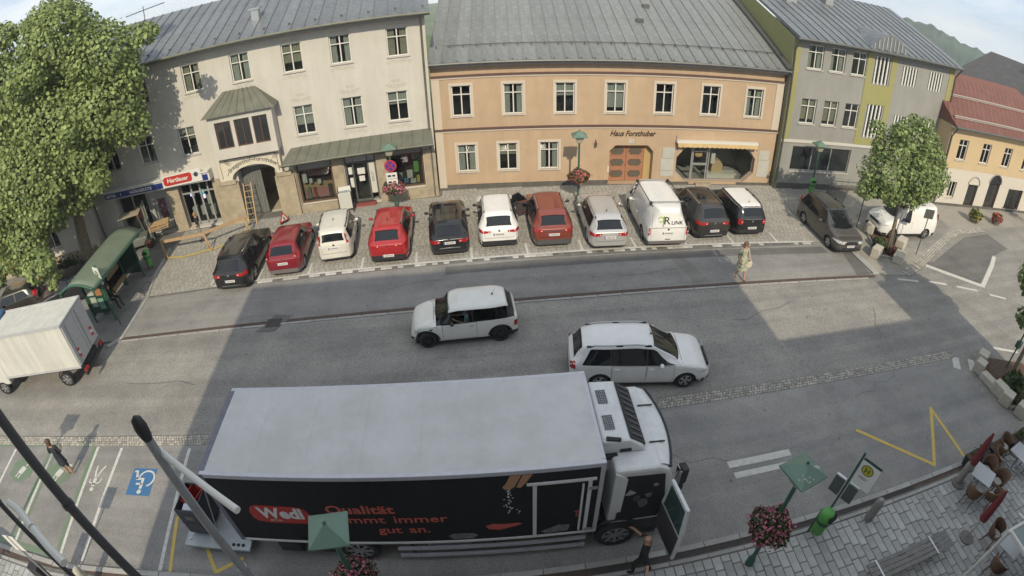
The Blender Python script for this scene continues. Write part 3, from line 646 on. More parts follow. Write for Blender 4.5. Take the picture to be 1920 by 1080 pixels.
MB().tube([(cx + 1.55*math.cos(t), -.36, 2.72 + .88*math.sin(t)) for t in [R(12+13*k) for k in range(13)]], .018, 4, False).tube([(9.0, -.36, 2.75), (9.0, -.36, 3.8), (12.25, -.36, 3.74), (12.25, -.36, 2.75)], .022, 4, False).build('sign_border', GREY, inn)
s_ = 'Braugasthof-Forsthuber'
for i, chx in enumerate(s_):
    t = R(141 - 102*(i/(len(s_)-1))); text('letter', chx, .33, GREY, inn, (cx + 1.98*math.cos(t)*.86, -.358, 2.42 + 1.16*math.sin(t)), rot=(math.pi/2, -(t-math.pi/2)*.55, 0), offset=.006)
for sd in (-1, 1):
    bb = MB()
    for k in range(3): bb.tube([(cx+sd*(1.3+.08*k) + .12*math.cos(j*.6), -.36, 3.52+.07*k + .1*math.sin(j*.6)*(1-.05*j)) for j in range(10)], .012, 4, False)
    bb.build('sign_scroll', GREY, inn)
DOORG = mat('weathered_grey_door', (.13, .135, .125), .8, var=.3, scale=3, streak=(9, 1, 1))
for k in range(6): MB().box(9.78+k*.19, 9.962+k*.19, .55, .6, .1, 2.75).build('gate_board', DOORG, inn)
MB().box(9.78, 10.92, .6, .63, .1, .5).box(9.78, 10.92, .6, .63, 2.2, 2.4).box(9.74, 11.9, .5, .66, 2.75, 3.1).build('gate_leaf', DOORG, inn)
MB().box(9.3, 12.3, .88, 4.2, -.01, .03).box(12.2, 12.3, .88, 4.2, .03, 3.1).box(9.3, 9.4, .88, 4.2, .03, 3.1).box(9.3, 12.3, 4.1, 4.2, .03, 3.1).build('passage', mat('passage_plaster', (.4, .35, .26), .9, var=.12), inn)
MB().box(11.86, 11.89, .05, .8, .03, 2.7).build('open_gate_leaf', DOORG, inn)
# shop lean-to canopy
cn = MB(); cn.poly([(12.55, -1.0, 3.2), (20.4, -1.0, 3.3), (20.4, -.005, 3.82), (13.0, -.005, 3.72)]).poly([(12.55, -1.0, 3.2), (13.0, -.005, 3.72), (12.9, -.005, 3.2)]).poly([(12.55, -1.0, 3.05), (12.9, -.005, 3.0), (20.4, -.005, 3.05), (20.4, -1.0, 3.15)]).quad((12.55, -1.0, 3.05), (20.4, -1.0, 3.15), (20.4, -1.0, 3.3), (12.55, -1.0, 3.2)).poly([(20.4, -1.0, 3.15), (20.4, -.005, 3.05), (20.4, -.005, 3.82), (20.4, -1.0, 3.3)])
cno = cn.build('canopy', COPP, inn)
for k in range(1, 14): MB().tube([(12.75+.555*k, -1.0, 3.215+.0072*k), (13.05+.53*k, -.02, 3.735+.0072*k)], .018, 5).build('seam', COPP, cno)
MB().tube([(12.5, -1.05, 3.16), (20.45, -1.05, 3.26)], .06, 8).build('rain_gutter', COPP, inn)
BRF = mat('brown_shop_frame', (.11, .06, .035), .5)
def shop(x0, x1, z0, z1, items):
    b = MB(); t = .09; b.box(x0, x0+t, .06, .16, z0, z1).box(x1-t, x1, .06, .16, z0, z1).box(x0+t, x1-t, .06, .16, z0, z0+t).box(x0+t, x1-t, .06, .16, z1-.42, z1-.34); f = b.build('shop_window', BRF, inn)
    MB().box(x0+t, x1-t, .08, .13, z1-.34, z1-.002).build('fascia_panel', mat('fascia_grey', (.24, .25, .24), .6), f)
    MB().box(x0+t, x1-t, .1, .11, z0+t, z1-.42).build('pane', clear_glass(), f)
    MB().box(x0, x1, 1.2, 1.25, z0, z1).box(x0, x1, .26, 1.2, z0-.05, z0+.05).box(x0-.05, x0, .26, 1.25, z0, z1).box(x1, x1+.05, .26, 1.25, z0, z1).box(x0, x1, .26, 1.25, z1, z1+.04).build('display_box', mat('shop_inside', (.05, .045, .04), .9), f)
    for (xa, xb, ya, za, zb, c) in items: MB().box(x0+xa, x0+xb, ya, ya+.06, z0+za, z0+zb).build('display_item', mat('item_%d_%d_%d' % tuple(int(v*99) for v in c), c, .8, var=.1), f)
    return f
shop(13.05, 15.0, .5, 2.75, [(.12, 1.85, .5, .12, .95, (.42, .29, .18)), (.9, 1.5, .4, .1, .6, (.5, .22, .22)), (.65, .8, .35, .1, .72, (.4, .05, .06)), (.35, .5, .35, .1, .75, (.2, .22, .18)), (.15, .32, .35, .1, .6, (.45, .2, .15)), (1.5, 1.72, .35, .1, .8, (.07, .06, .05)), (1.0, 1.2, .2, .95, 1.2, (.6, .6, .55)), (.2, .45, .2, 1.1, 1.6, (.55, .54, .5)), (.55, .72, .2, 1.05, 1.3, (.6, .6, .58))])
shop(17.95, 19.85, .68, 2.9, [(.15, .45, .3, .12, .55, (.12, .14, .08)), (.5, .7, .25, .35, .75, (.55, .55, .5)), (.75, 1.0, .3, .12, .4, (.1, .2, .3)), (.95, 1.25, .28, .4, .85, (.6, .6, .56)), (1.1, 1.4, .25, .1, .35, (.5, .5, .48)), (1.45, 1.6, .3, .1, .5, (.5, .38, .08)), (1.35, 1.6, .3, .7, 1.3, (.12, .32, .05)), (.75, 1.05, .5, 1.25, 1.6, (.7, .6, .75)), (1.3, 1.7, .6, 1.3, 1.75, (.03, .08, .03))])
SHD = mat('shop_door_frame', (.10, .105, .10), .5)
b = MB(); b.box(15.65, 15.75, .1, .2, .12, 2.85).box(17.25, 17.35, .1, .2, .12, 2.85).box(16.05, 16.13, .1, .2, .12, 2.4).box(16.85, 16.93, .1, .2, .12, 2.4).box(15.75, 17.25, .1, .2, 2.33, 2.42).box(15.75, 17.25, .1, .2, 2.78, 2.85).box(15.75, 16.05, .1, .2, .12, .3).box(16.13, 16.85, .1, .2, .12, .25); sd_ = b.build('shop_door', SHD, inn)
for (xa, xb) in ((15.75, 16.05), (16.13, 16.85)): MB().box(xa, xb, .14, .15, .25, 2.33).build('pane', clear_glass(), sd_)
for (xa, xb) in ((15.75, 16.1), (16.13, 16.85), (16.9, 17.25)): MB().box(xa, xb, .13, .16, 2.43, 2.78).build('fanlight', mat('fanlight_grey', (.36, .37, .36), .5), sd_)
MB().box(16.94, 17.24, .11, .15, .55, 2.3).build('notice_panel', mat('notice_white', (.55, .54, .49), .7), sd_)
text('lettering', 'EBILET', .2, GREY, sd_, (17.09, .105, 1.5), rot=(math.pi/2, -math.pi/2, 0))
for (x, z, w_, h_) in ((15.82, 1.75, .2, .4), (15.85, 1.0, .18, .55), (16.3, 1.7, .4, .35), (16.35, 1.3, .3, .3)): MB().box(x, x+w_, .12, .13, z, z+h_).build('notice', mat('paper_white', (.6, .6, .57), .8), sd_)
MB().box(15.6, 17.4, .75, .8, .1, 2.9).build('dark_room', mat('shop_inside', (.05, .045, .04), .9), sd_)
MB().box(15.95, 17.1, -.35, .1, .0, .12).build('door_step', mat('red_mat', (.26, .07, .06), .9, var=.2), inn)
# hearing-aid shop on the left with its long sign
BLUE = mat('sign_blue', (.014, .03, .16), .4); SWH = mat('sign_white', (.62, .62, .58), .5); SRED = mat('sign_red', (.42, .03, .025), .45)
MB().box(1.2, 8.3, -.5, -.005, 2.9, 3.4).box(1.2, 8.3, -.6, -.005, 3.4, 3.46).build('sign_box', SWH, inn)
MB().box(1.25, 8.2, -.53, -.5, 2.95, 3.28).build('sign_band', BLUE, inn)
text('lettering', 'OPTIK', .24, SWH, inn, (1.75, -.54, 3.11), offset=.006, sx=1.05); text('lettering', 'I', .24, SWH, inn, (2.45, -.54, 3.11), offset=.006); text('lettering', 'HÖRGERÄTE', .24, SWH, inn, (3.85, -.54, 3.11), offset=.006, sx=1.1)
MB().prism_xz([(5.4, 2.96), (7.9, 3.0), (7.9, 3.74), (5.4, 3.62)], -.6, -.53).build('logo_board', SWH, inn)
MB().prism_xz([(5.5, 3.14), (5.62, 3.05), (7.2, 3.1), (7.3, 3.2), (7.3, 3.52), (7.2, 3.6), (5.62, 3.55), (5.5, 3.45)], -.62, -.6).build('logo_field', SRED, inn)
text('lettering', 'Hartlauer', .34, SWH, inn, (6.4, -.63, 3.33), shear=.1, offset=.008)
hd = MB().lathe([(.0, -.01), (.13, -.01), (.13, .01), (0, .01)], 14, (7.58, -.615, 3.42), 'y'); hd.build('logo_emblem', mat('emblem_ink', (.03, .045, .07), .5), inn)
FRG = mat('grey_shop_frame', (.28, .29, .28), .45)
b = MB()
for x in (1.65, 2.6, 3.6, 5.2, 5.95, 6.6, 7.15, 7.65, 8.1): b.box(x-.05, x+.05, .3, .4, .1, 2.75)
b.box(1.6, 8.15, .3, .4, 2.6, 2.75).box(1.6, 8.15, .3, .4, .1, .28).box(5.95, 8.1, .29, .39, 2.05, 2.13); hf = b.build('shop_front', FRG, inn)
for xa, xb in ((1.7, 2.55), (2.65, 3.55), (6.0, 6.55), (6.65, 7.1), (7.2, 7.6), (7.7, 8.05)): MB().box(xa, xb, .34, .35, .28, 2.6).build('pane', clear_glass(), hf)
MB().box(3.65, 5.15, .33, .36, .28, 2.6).build('wall_panel', mat('grey_panel', (.3, .31, .29), .7, var=.1), hf); MB().box(4.2, 4.75, .31, .33, .9, 2.1).build('poster', mat('poster_dark', (.06, .03, .05), .5, col2=(.2, .1, .12), scale=3), hf)
MB().box(1.6, 8.15, 2.2, 2.25, 0, 2.8).box(1.6, 8.15, .6, 2.25, 0, .1).build('dark_room', mat('shop_inside', (.05, .045, .04), .9), hf)
for (x, z, c) in ((6.2, 1.7, (.8, .7, 1.0)), (6.85, 1.75, (.1, .6, .7)), (6.9, 1.45, (.8, .9, .9))): MB().box(x, x+.25, .8, .85, z, z+.25).build('lit_display', mat('lit_%d' % int(c[0]*100), c, .5, emit=1.0), hf)
for (x, z) in ((6.15, .5), (6.7, .5), (7.3, .4), (7.25, 1.1), (7.8, .5), (7.8, 1.2)): MB().box(x, x+.3, .7, 1.0, z, z+.55).build('display_item', mat('paper_white', (.6, .6, .57), .8), hf)
MB().box(5.2, 5.95, -.05, .3, 0, 2.75).box(8.15, 8.6, -.06, 0, 0, 2.75).build('stone_pier', STONEW, inn)

# ---- orange house
OR = weather(mat('peach_render', (.455, .335, .225), .92, var=.03, scale=1.1, bump=.1, bscale=14)); ORL = weather(mat('pale_peach_render', (.465, .35, .245), .92, var=.04, scale=1.0))
CRM = mat('cream_trim', (.52, .46, .38), .85); BRN = mat('brown_moulding', (.10, .055, .045), .7)
och = thing('town_house', 'long peach house with brown mouldings, panelled wooden double door and octagonal shop window', 'building', (-1.4, 27.93, 0), math.atan(-.0787))
WX = [1.5+2.66*k for k in range(7)]
ops = [(x-.5, x+.5, 4.15, 5.8) for x in WX] + [(x-.5, x+.5, 1.0, 2.55) for x in (1.6, 3.8, 6.0)] + [(9.28, 11.74, 0.0, 2.3, .55), (13.12, 18.02, .16, 2.26, .5)]
b = MB(); facade(b, 0, 19.2, 0, 7.05, ops); shell(b, 0, 19.2, 0, 7.05, 18); b.build('wall', OR, och)
for x in WX: window(och, x, 4.15, 1.0, 1.65, top=.7); MB().box(x-.62, x-.5, -.03, 0, 4.05, 5.9).box(x+.5, x+.62, -.03, 0, 4.05, 5.9).box(x-.62, x+.62, -.035, 0, 5.8, 5.95).build('window_surround', CRM, och)
for x in (1.6, 3.8, 6.0): window(och, x, 1.0, 1.0, 1.55, top=.7); MB().box(x-.62, x-.5, -.03, 0, .94, 2.65).box(x+.5, x+.62, -.03, 0, .94, 2.65).box(x-.62, x+.62, -.035, 0, 2.55, 2.68).build('window_surround', CRM, och)
for z in (6.28, 3.38): MB().box(.0, 19.25, -.10, 0, z, z+.10).build('moulding', BRN, och); MB().box(0, 19.25, -.05, 0, z-.1, z).build('moulding_edge', CRM, och)
MB().box(.02, .42, -.04, 0, .1, 3.28).box(.02, .42, -.04, 0, 3.48, 6.18).box(18.75, 19.22, -.04, 0, 3.48, 6.18).build('corner_strip', CRM, och)
MB().box(.42, 9.28, -.02, 0, .22, .26).box(0, 9.25, -.03, 0, 0, .22).box(11.76, 14.0, -.03, 0, 0, .14).box(17.0, 19.25, -.03, 0, 0, .14).build('plinth', mat('dark_plinth', (.10, .095, .085), .9, var=.25, scale=3), och)
MB().box(12.1, 19.22, -.015, 0, .14, 3.26).build('render_panel', ORL, och) if False else None
MB().box(0, 19.2, -.25, 0, 6.82, 6.9).box(0, 19.2, -.4, 0, 6.9, 7.05).build('cornice', mat('cornice_mauve', (.40, .36, .35), .85, var=.06), och)
roof_panels(och, -.05, 19.15, -.5, 7.1, 9.2, 10.62, .68, METAL2)
gutter_pipe(och, -.1, 19.3, -.56, 7.07, ZINC)
MB().tube([(19.3, -.5, 7.0), (19.32, -.12, 6.5), (19.36, -.1, .1)], .075, 8).build('downpipe', ZINC, och, smooth=True)
sl = (10.62-7.1)/9.7
MB().tube([(.8, 1.05, 7.1+1.55*sl+.12), (18.9, 1.05, 7.1+1.55*sl+.12)], .025, 6).build('snow_rail', ZINC, och)
for k in range(27): MB().box(.25+k*.7, .31+k*.7, 1.0, 1.1, 7.1+1.5*sl, 7.1+1.55*sl+.15).build('rail_bracket', ZINC, och)
for k in range(28): MB().box(.02+k*.686, .08+k*.686, -.42, -.3, 7.13, 7.2).build('snow_hook', ZINC, och)
MB().box(18.95, 19.35, -.45, 9.2, 7.2, 7.22).M
fl = MB(); fl.M = Matrix.Translation((19.0, -.5, 7.18)) @ Matrix.Rotation(math.atan(sl), 4, 'X'); fl.box(0, .36, 0, 10.2, 0, .12).build('verge_flashing', ZINC, och)
for (x, y) in ((11.35, 3.6), (12.2, 5.6)): MB().box(x, x+.4, y, y+.35, 7.1+(y+.5)*sl, 7.1+(y+.9)*sl+.12).build('roof_hatch', ZINC, och)
MB().box(.1, .8, .5, 8.5, 7.1, 7.11).M
# its wooden door
DW = mat('red_brown_wood', (.34, .16, .09), .55, var=.2, scale=2.5, streak=(1, 1, 6)); DP = mat('carved_panel_dark', (.10, .085, .06), .7, var=.35, scale=18)
g = MB().prism_xz([(9.28, 1.98), (9.28, 2.3), (9.6, 2.3)], -.0, .5).prism_xz([(11.74, 1.95), (11.4, 2.3), (11.74, 2.3)], 0, .5); g.build('door_corner', OR, och)
for k, x0 in enumerate((9.3, 10.32)):
    dl = MB().box(x0, x0+1.0, .46, .53, .02, 2.28).build('door_leaf', DW, och)
    for z in (.45, 1.13, 1.8):
        c = x0+.5; MB().prism_xz([(c-.38, z), (c-.26, z-.18), (c+.26, z-.18), (c+.38, z), (c+.38, z+.06), (c+.26, z+.2), (c-.26, z+.2), (c-.38, z+.06)], .43, .46).build('door_panel', DP, dl)
MB().box(11.32, 11.74, .40, .52, .02, 2.28).build('door_jamb', mat('deep_ochre', (.42, .3, .13), .9), och)
MB().tube([(10.28, .44, 1.0), (10.28, .4, 1.12)], .02, 6).build('door_handle', ALU, och)
text('lettering', 'Haus', .44, mat('letter_dark_brown', (.045, .025, .02), .6), och, (9.62, -.03, 2.98), shear=.35, extrude=.012, offset=.006, sx=.84); text('lettering', 'Forsthuber', .44, MATS['letter_dark_brown'], och, (10.92, -.03, 2.98), shear=.35, extrude=.012, offset=.006, sx=.84)
MB().box(10.33, 10.58, -.02, 0, 2.44, 2.65).build('house_number', mat('number_plate', (.5, .5, .5), .5), och); text('lettering', '15', .18, GREY, och, (10.455, -.026, 2.545), extrude=.002)
MB().tube([(8.48, -.02, 2.62), (8.48, -.16, 2.66), (8.48, -.16, 2.52)], .02, 6).box(8.42, 8.54, -.22, -.1, 2.3, 2.52).build('wall_lantern', BRN, och)
MB().box(9.2, 9.27, -.02, 0, .75, 1.1).build('notice', mat('paper_white', (.6, .6, .57), .8), och)
# octagonal shop window, awning, stone plates
oct_ = [(13.62, 2.26), (13.12, 1.62), (13.12, .76), (13.75, .16), (17.42, .16), (18.02, .74), (18.02, 1.62), (17.5, 2.26)]
g = MB()
for tri in ([(13.12, 1.62), (13.62, 2.26), (13.12, 2.26)], [(13.12, .16), (13.75, .16), (13.12, .76)], [(17.42, .16), (18.02, .16), (18.02, .74)], [(18.02, 1.62), (18.02, 2.26), (17.5, 2.26)]): g.prism_xz(tri, 0, .5)
g.build('window_corner', ORL, och)
b = MB()
for p0, p1 in zip(oct_, oct_[1:]+oct_[:1]): b.tube([(p0[0], .3, p0[1]), (p1[0], .3, p1[1])], .045, 6)
for x in (14.12, 14.2, 15.06, 15.18): b.box(x-.035, x+.035, .27, .33, .2, 2.22)
b.box(14.12, 15.1, .27, .33, 1.86, 1.93).box(14.12, 15.1, .265, .335, 1.06, 1.2); of = b.build('shop_window', mat('alu_frame', (.38, .39, .39), .4, metal=.5), och)
MB().poly([(x, .3, z) for x, z in oct_]).build('pane', clear_glass(), of)
MB().box(13.0, 18.1, 2.9, 2.95, 0, 2.4).box(13.0, 18.1, .5, 2.95, 0, .1).box(12.95, 13.0, .5, 2.95, 0, 2.4).box(18.1, 18.15, .5, 2.95, 0, 2.4).box(13, 18.1, .5, 2.95, 2.3, 2.35).build('shop_room', mat('shop_room_grey', (.30, .30, .28), .9, var=.15), of)
MB().box(15.3, 17.1, .55, 1.1, .12, .38).box(15.25, 17.2, .5, 1.15, .38, .44).build('display_plinth', SWH, of)
MB().box(15.6, 16.3, .7, 1.2, .45, .95).prism_xz([(15.6, .95), (16.3, .95), (16.1, 1.2), (15.75, 1.2)], .7, 1.2).build('display_item', mat('tan_goods', (.48, .36, .2), .8), of)
MB().sphere((14.62, .5, 1.62), .24, .06, .16).build('display_item', mat('bread_tan', (.55, .38, .16), .7), of)
MB().box(15.4, 15.65, .45, .47, 1.1, 1.75).build('notice', mat('paper_white', (.6, .6, .57), .8), of)
MB().box(14.35, 15.3, -.32, .25, 0, .13).build('door_step', STONEW, och)
MB().box(12.98, 17.95, -.32, -.04, 2.56, 2.68).build('awning_case', SWH, och)
AWN = mat('awning_cloth', (.52, .38, .19), .85, var=.12, scale=2); b = MB(); n = 50
b.grid(lambda u, v: (13.02+4.9*u, -.36-.03*v, 2.58 - v*(.19 + .05*abs(math.sin(u*math.pi*17)))), 136, 1); b.build('awning_valance', AWN, och)
MB().tube([(13.0, -.15, 2.7), (13.0, -.1, 2.95)], .02, 5).tube([(17.98, -.3, 2.6), (18.05, -.1, 2.2)], .02, 5).build('awning_arm', STEEL, och)
PLT = mat('pale_stone_plate', (.42, .42, .38), .8, var=.1, scale=2)
for (x0, x1, z0, z1) in ((12.28, 12.98, 1.58, 2.2), (12.2, 12.98, .84, 1.55), (12.22, 12.98, .48, .82), (18.22, 18.92, 1.6, 2.16), (18.22, 19.0, .52, 1.57)): MB().box(x0, x1, -.03, 0, z0, z1).build('stone_plate', PLT, och)

# ---- grey and green bank building
GR = weather(mat('pale_grey_render', (.275, .275, .255), .92, var=.04, scale=1.0, bump=.08, bscale=14)); YG = mat('olive_render', (.28, .27, .11), .92, var=.06, scale=1.2)
bank = thing('bank_building', 'tall pale grey building with olive strips, slit windows and curved dormer beside peach house', 'building', (17.85, 26.05, 0), math.atan(-.09))
ops = [(1.0+k*1.55, 2.05+k*1.55, 7.35, 8.75) for k in range(3)] + [(1.0+k*1.55, 2.05+k*1.55, 4.1, 5.6) for k in range(3)] + [(.9, 5.2, 1.15, 2.7)] + [(5.75, 6.95, 3.6, 5.7), (8.05, 9.3, 4.3, 5.25), (10.4, 11.65, 4.2, 5.15), (8.05, 9.3, 7.2, 8.4), (10.4, 11.65, 7.2, 8.4), (5.75, 6.95, 7.0, 8.7)]
b = MB(); facade(b, 0, 12.7, 0, 9.05, ops); b.quad((12.7, 0, 0), (12.7, 0, 9.05), (12.7, 12, 9.05), (12.7, 12, 0)).quad((0, 12, 0), (12.7, 12, 0), (12.7, 12, 9.05), (0, 12, 9.05)); b.build('wall', GR, bank)
MB().poly([(0, 0, 0), (0, 12, 0), (0, 12, 9.0), (0, 8.5, 11.35), (0, -.0, 9.05)]).build('gable_wall', YG, bank)
for k in range(3):
    window(bank, 1.525+k*1.55, 7.35, 1.05, 1.4, top=.7); window(bank, 1.525+k*1.55, 4.1, 1.05, 1.5, top=.7)
for (x, z, w_, h_, n_) in ((6.35, 3.6, 1.2, 2.1, 4), (8.675, 4.3, 1.25, .95, 5), (11.025, 4.2, 1.25, .95, 5), (8.675, 7.2, 1.25, 1.2, 5), (11.025, 7.2, 1.25, 1.2, 5), (6.35, 7.0, 1.2, 1.7, 4)):
    f = window(bank, x, z, w_, h_, cols=1, sill=False, curtain=False, y=.16)
    for k in range(n_): MB().box(x-w_/2+(k+.5)*w_/n_-.055, x-w_/2+(k+.5)*w_/n_+.055, .0, .09, z, z+h_).build('slat', SWH, f)
window(bank, 3.05, 1.15, 4.3, 1.55, cols=3, sill=True, curtain=False, fm=mat('alu_frame', (.38, .39, .39), .4, metal=.5))
for x0, x1 in ((.02, .46), (5.2, 5.62), (7.08, 7.5), (12.2, 12.68)): MB().box(x0, x1, -.03, 0, 3.12, 8.9).build('pilaster', YG, bank)
MB().box(5.62, 7.08, -.03, 0, 5.72, 6.95).box(5.62, 7.08, -.03, 0, 3.12, 3.55).build('spandrel', YG, bank)
MB().box(0, 12.7, -.06, 0, 2.93, 3.1).build('moulding', mat('cornice_pale', (.5, .49, .44), .85), bank)
MB().box(-.02, 12.7, -.03, 0, 0, .34).build('plinth', mat('dark_plinth', (.10, .095, .085), .9, var=.25, scale=3), bank)
roof_panels(bank, .05, 12.9, -.55, 9.1, 8.4, 11.55, .62, METAL1)
gutter_pipe(bank, -.1, 12.9, -.62, 9.05, ZINC, down=[.08, 12.75], zb=.1)
# curved dormer with railing
d = MB(); n = 12; prof = [(5.0 + 3.0*k/n, 9.15 + .95*math.sin(math.pi*k/n)**.8) for k in range(n+1)]
d.prism_xz([(5.0, 9.1)] + [(8.0, 9.1)] + [(x, z+.02) for x, z in prof[::-1]], -.3, 4.0).build('dormer_roof', METAL1, bank)
d = MB()
for k in range(9): d.tube([(5.3+.3*k, -.36, 9.15), (5.3+.3*k, -.36, 9.15+.85*math.sin(math.pi*(.3+.3*k)/3)**.8)], .02, 5)
d.build('dormer_railing', SWH, bank)
MET = mat('chimney_sheet', (.3, .32, .32), .5, var=.1, metal=.3)
for (x, y, w_, h_) in ((2.1, 5.3, .75, 1.6), (4.4, 8.2, 1.0, 1.1), (5.5, 6.0, .6, 1.5), (7.6, 8.4, .9, 1.0)): z0 = 9.1+(y+.55)*.2737; MB().box(x, x+w_, y, y+.5, z0-.2, z0+h_).box(x-.08, x+w_+.08, y-.08, y+.58, z0+h_, z0+h_+.1).build('chimney', MET, bank)
# railing before the bank
rl = thing('hand_railing', 'thin grey tubular railing at the ramp before the bank building', 'railing', (21.6, 25.2, 0), math.atan(-.09))
MB().tube([(0, 0, 0), (0, 0, 1.0), (2.6, -.1, 1.0), (2.6, -.1, 0)], .025, 6).build('rail', STEEL, rl); MB().tube([(1.3, -.05, 0), (1.3, -.05, 1.0)], .02, 6).build('post', STEEL, rl); MB().tube([(0, 0, .5), (2.6, -.1, .5)], .015, 6).build('mid_rail', STEEL, rl)

# ---- house with the red roof
PCH = mat('pale_peach_wall', (.50, .385, .23), .92, var=.05, scale=1); OFFW = mat('white_ground_floor', (.53, .495, .43), .9, var=.05)
RED = obj_random(mat('red_tile_roof', (.16, .07, .055), .78, var=.2, scale=9, bump=.3, bscale=22), .1)
rh = thing('red_roof_house', 'low peach house with red roof, white arched ground floor and snow rails', 'building', (29.75, 23.55, 0), math.atan(-.141))
ops = [(1.15, 1.85, .6, 1.75), (3.05, 4.1, .05, 1.7, .3), (5.2, 6.45, .05, 2.0, .35), (7.6, 9.4, .2, 1.75, .3), (10.6, 12.2, .2, 1.75, .3)] + [(x-.45, x+.45, 3.3, 4.7) for x in (1.5, 3.9, 6.3, 8.7, 11.1)]
b = MB(); facade(b, 0, 14, 0, 5.55, ops); shell(b, 0, 14, 0, 5.55, 9); b.build('wall', PCH, rh)
b = MB(); facade(b, .01, 14, 0, 2.65, [o for o in ops if o[3] < 2.6], y=-.03, rev=.03); b.build('ground_floor_render', OFFW, rh)
for x in (1.5, 3.9, 6.3, 8.7, 11.1): window(rh, x, 3.3, .9, 1.4, top=.7)
window(rh, 1.5, .6, .7, 1.15)
for x, w_, zt in ((3.575, 1.05, 1.7), (5.825, 1.25, 2.0)):
    dl = MB().box(x-w_/2, x+w_/2, .22, .27, .05, zt).build('door', mat('dark_door', (.05, .045, .04), .5), rh); MB().box(x-.28, x+.28, .2, .22, .5, zt-.2).build('pane', GLASS, dl)
    MB().tube([(x + (w_/2+.06)*math.cos(t), -.05, zt + (w_*.55)*math.sin(t)) for t in [math.pi*k/12 for k in range(13)]], .045, 6).build('door_arch', mat('arch_grey', (.3, .29, .27), .8), rh)
    MB().poly([(x + (w_/2)*math.cos(t), -.035, zt + (w_*.5)*math.sin(t)) for t in [math.pi*k/12 for k in range(13)]]).build('fanlight', GLASS if x > 5 else OFFW, rh)
for x, w_ in ((8.5, 1.8), (11.4, 1.6)): window(rh, x, .2, w_, 1.55, FRB, cols=2, sill=False, curtain=False, y=.12)
MB().box(0, 14, -.05, -.03, 0, .18).build('plinth', mat('dark_plinth', (.10, .095, .085), .9, var=.25, scale=3), rh)
e0, e1, rz = (-.1, -.5, 5.55), (14.3, -.5, 5.55), 8.35
rr = MB().poly([(-.1, -.5, 5.6), (14.3, -.5, 5.6), (10.2, 4.3, rz), (-.1, 4.3, rz)]).poly([(14.3, -.5, 5.6), (14.3, 9.3, 5.6), (10.2, 4.3, rz)]).poly([(-.1, 9.3, 5.6), (-.1, 4.3, rz), (10.2, 4.3, rz), (14.3, 9.3, 5.6)]).poly([(-.1, -.5, 5.6), (-.1, 4.3, rz), (-.1, 9.3, 5.6)]).build('roof', RED, rh)
tl = MB().box(0, .36, -.02, .5, .0, .03).mesh('roof_tile'); tl.materials.append(RED); sl4 = (rz-5.6)/4.8; ang4 = math.atan(sl4)
for j in range(10):
    y = -.5 + j*.48*math.cos(ang4)
    for k in range(30):
        x = -.08 + k*.47 + .2*(j % 2)
        if x+.4 < 14.2 - (y+.5)*.86: o = link('roof_tile', tl, None, rr); o.location = (x, y, 5.6+(y+.5)*sl4+.005); o.rotation_euler = (ang4+.02, 0, 0); o.scale = (1.25, 1, 1)
for y in (.1, 1.9): MB().tube([(.1, y, 5.6+(y+.5)*sl4+.2), (13.2-y, y, 5.6+(y+.5)*sl4+.2)], .04, 6).tube([(.1, y, 5.6+(y+.5)*sl4+.1), (13.2-y, y, 5.6+(y+.5)*sl4+.1)], .03, 6).build('snow_rail', mat('rail_pale', (.4, .36, .33), .5), rh)
gutter_pipe(rh, -.1, 14.3, -.56, 5.55, ZINC, down=[.1])
MB().box(-.1, 14.2, -.42, 0, 5.42, 5.54).build('eaves_board', CRM, rh)

# ---- two dark-roofed houses behind it
DRK = obj_random(mat('dark_slate_roof', (.075, .073, .072), .75, var=.25, scale=1.5, bump=.2, bscale=12), .1)
def far_house(label, loc, rz, L, D, eave, ridge, wallm, roofm, chim, wins):
    t = thing('house', label, 'building', loc, rz, 'dark roofed houses behind the red roof')
    ops = [(x-.5, x+.5, z, z+1.2) for x, z in wins]; b = MB(); facade(b, 0, L, -3, eave, ops); shell(b, 0, L, -3, eave, D)
    b.poly([(0, 0, eave), (0, D/2, ridge-.12), (0, D, eave)]).poly([(L, 0, eave), (L, D, eave), (L, D/2, ridge-.12)]); b.build('wall', wallm, t)
    for x, z in wins: window(t, x, z, 1.0, 1.2, FRB, curtain=False, sill=False)
    r = MB(); s = (ridge-eave)/(D/2)
    for sg in (0, 1):
        y0, y1 = (-1.1, D/2) if sg == 0 else (D+1.1, D/2); z0 = eave-1.1*s
        r.quad((-.9, y0, z0), (L+.9, y0, z0), (L+.9, y1, ridge), (-.9, y1, ridge)).quad((-.9, y0, z0-.2), (L+.9, y0, z0-.2), (L+.9, y0, z0), (-.9, y0, z0)).quad((-.9, y0, z0-.2), (-.9, y0, z0), (-.9, y1, ridge), (-.9, y1, ridge-.2)).quad((L+.9, y0, z0-.2), (L+.9, y1, ridge-.2), (L+.9, y1, ridge), (L+.9, y0, z0))
    ro = r.build('roof', roofm, t); MB().box(-.9, L+.9, -1.2, -1.1, eave-1.1*s-.25, eave-1.1*s-.02).build('eaves_board', mat('rail_pale', (.4, .36, .33), .5), t)
    for (x, y, h) in chim:
        zc = ridge - abs(y-D/2)*s; c = MB().box(x, x+.9, y, y+.8, zc-.5, zc+h).build('chimney', CRM, t); MB().box(x-.12, x+1.02, y-.12, y+.92, zc+h, zc+h+.15).build('chimney_cap', ZINC, c)
    return t
far_house('house with broad dark gable roof and pale chimney rising behind the red roof', (55.8, 44.5, 0), R(-92), 17, 12, 6.5, 9.6, mat('pale_house_wall', (.52, .5, .44), .9), DRK, [(7.5, 4.3, 1.5)], [(2, 4.2), (5, 4.2), (8, 4.2), (11, 4.2)])
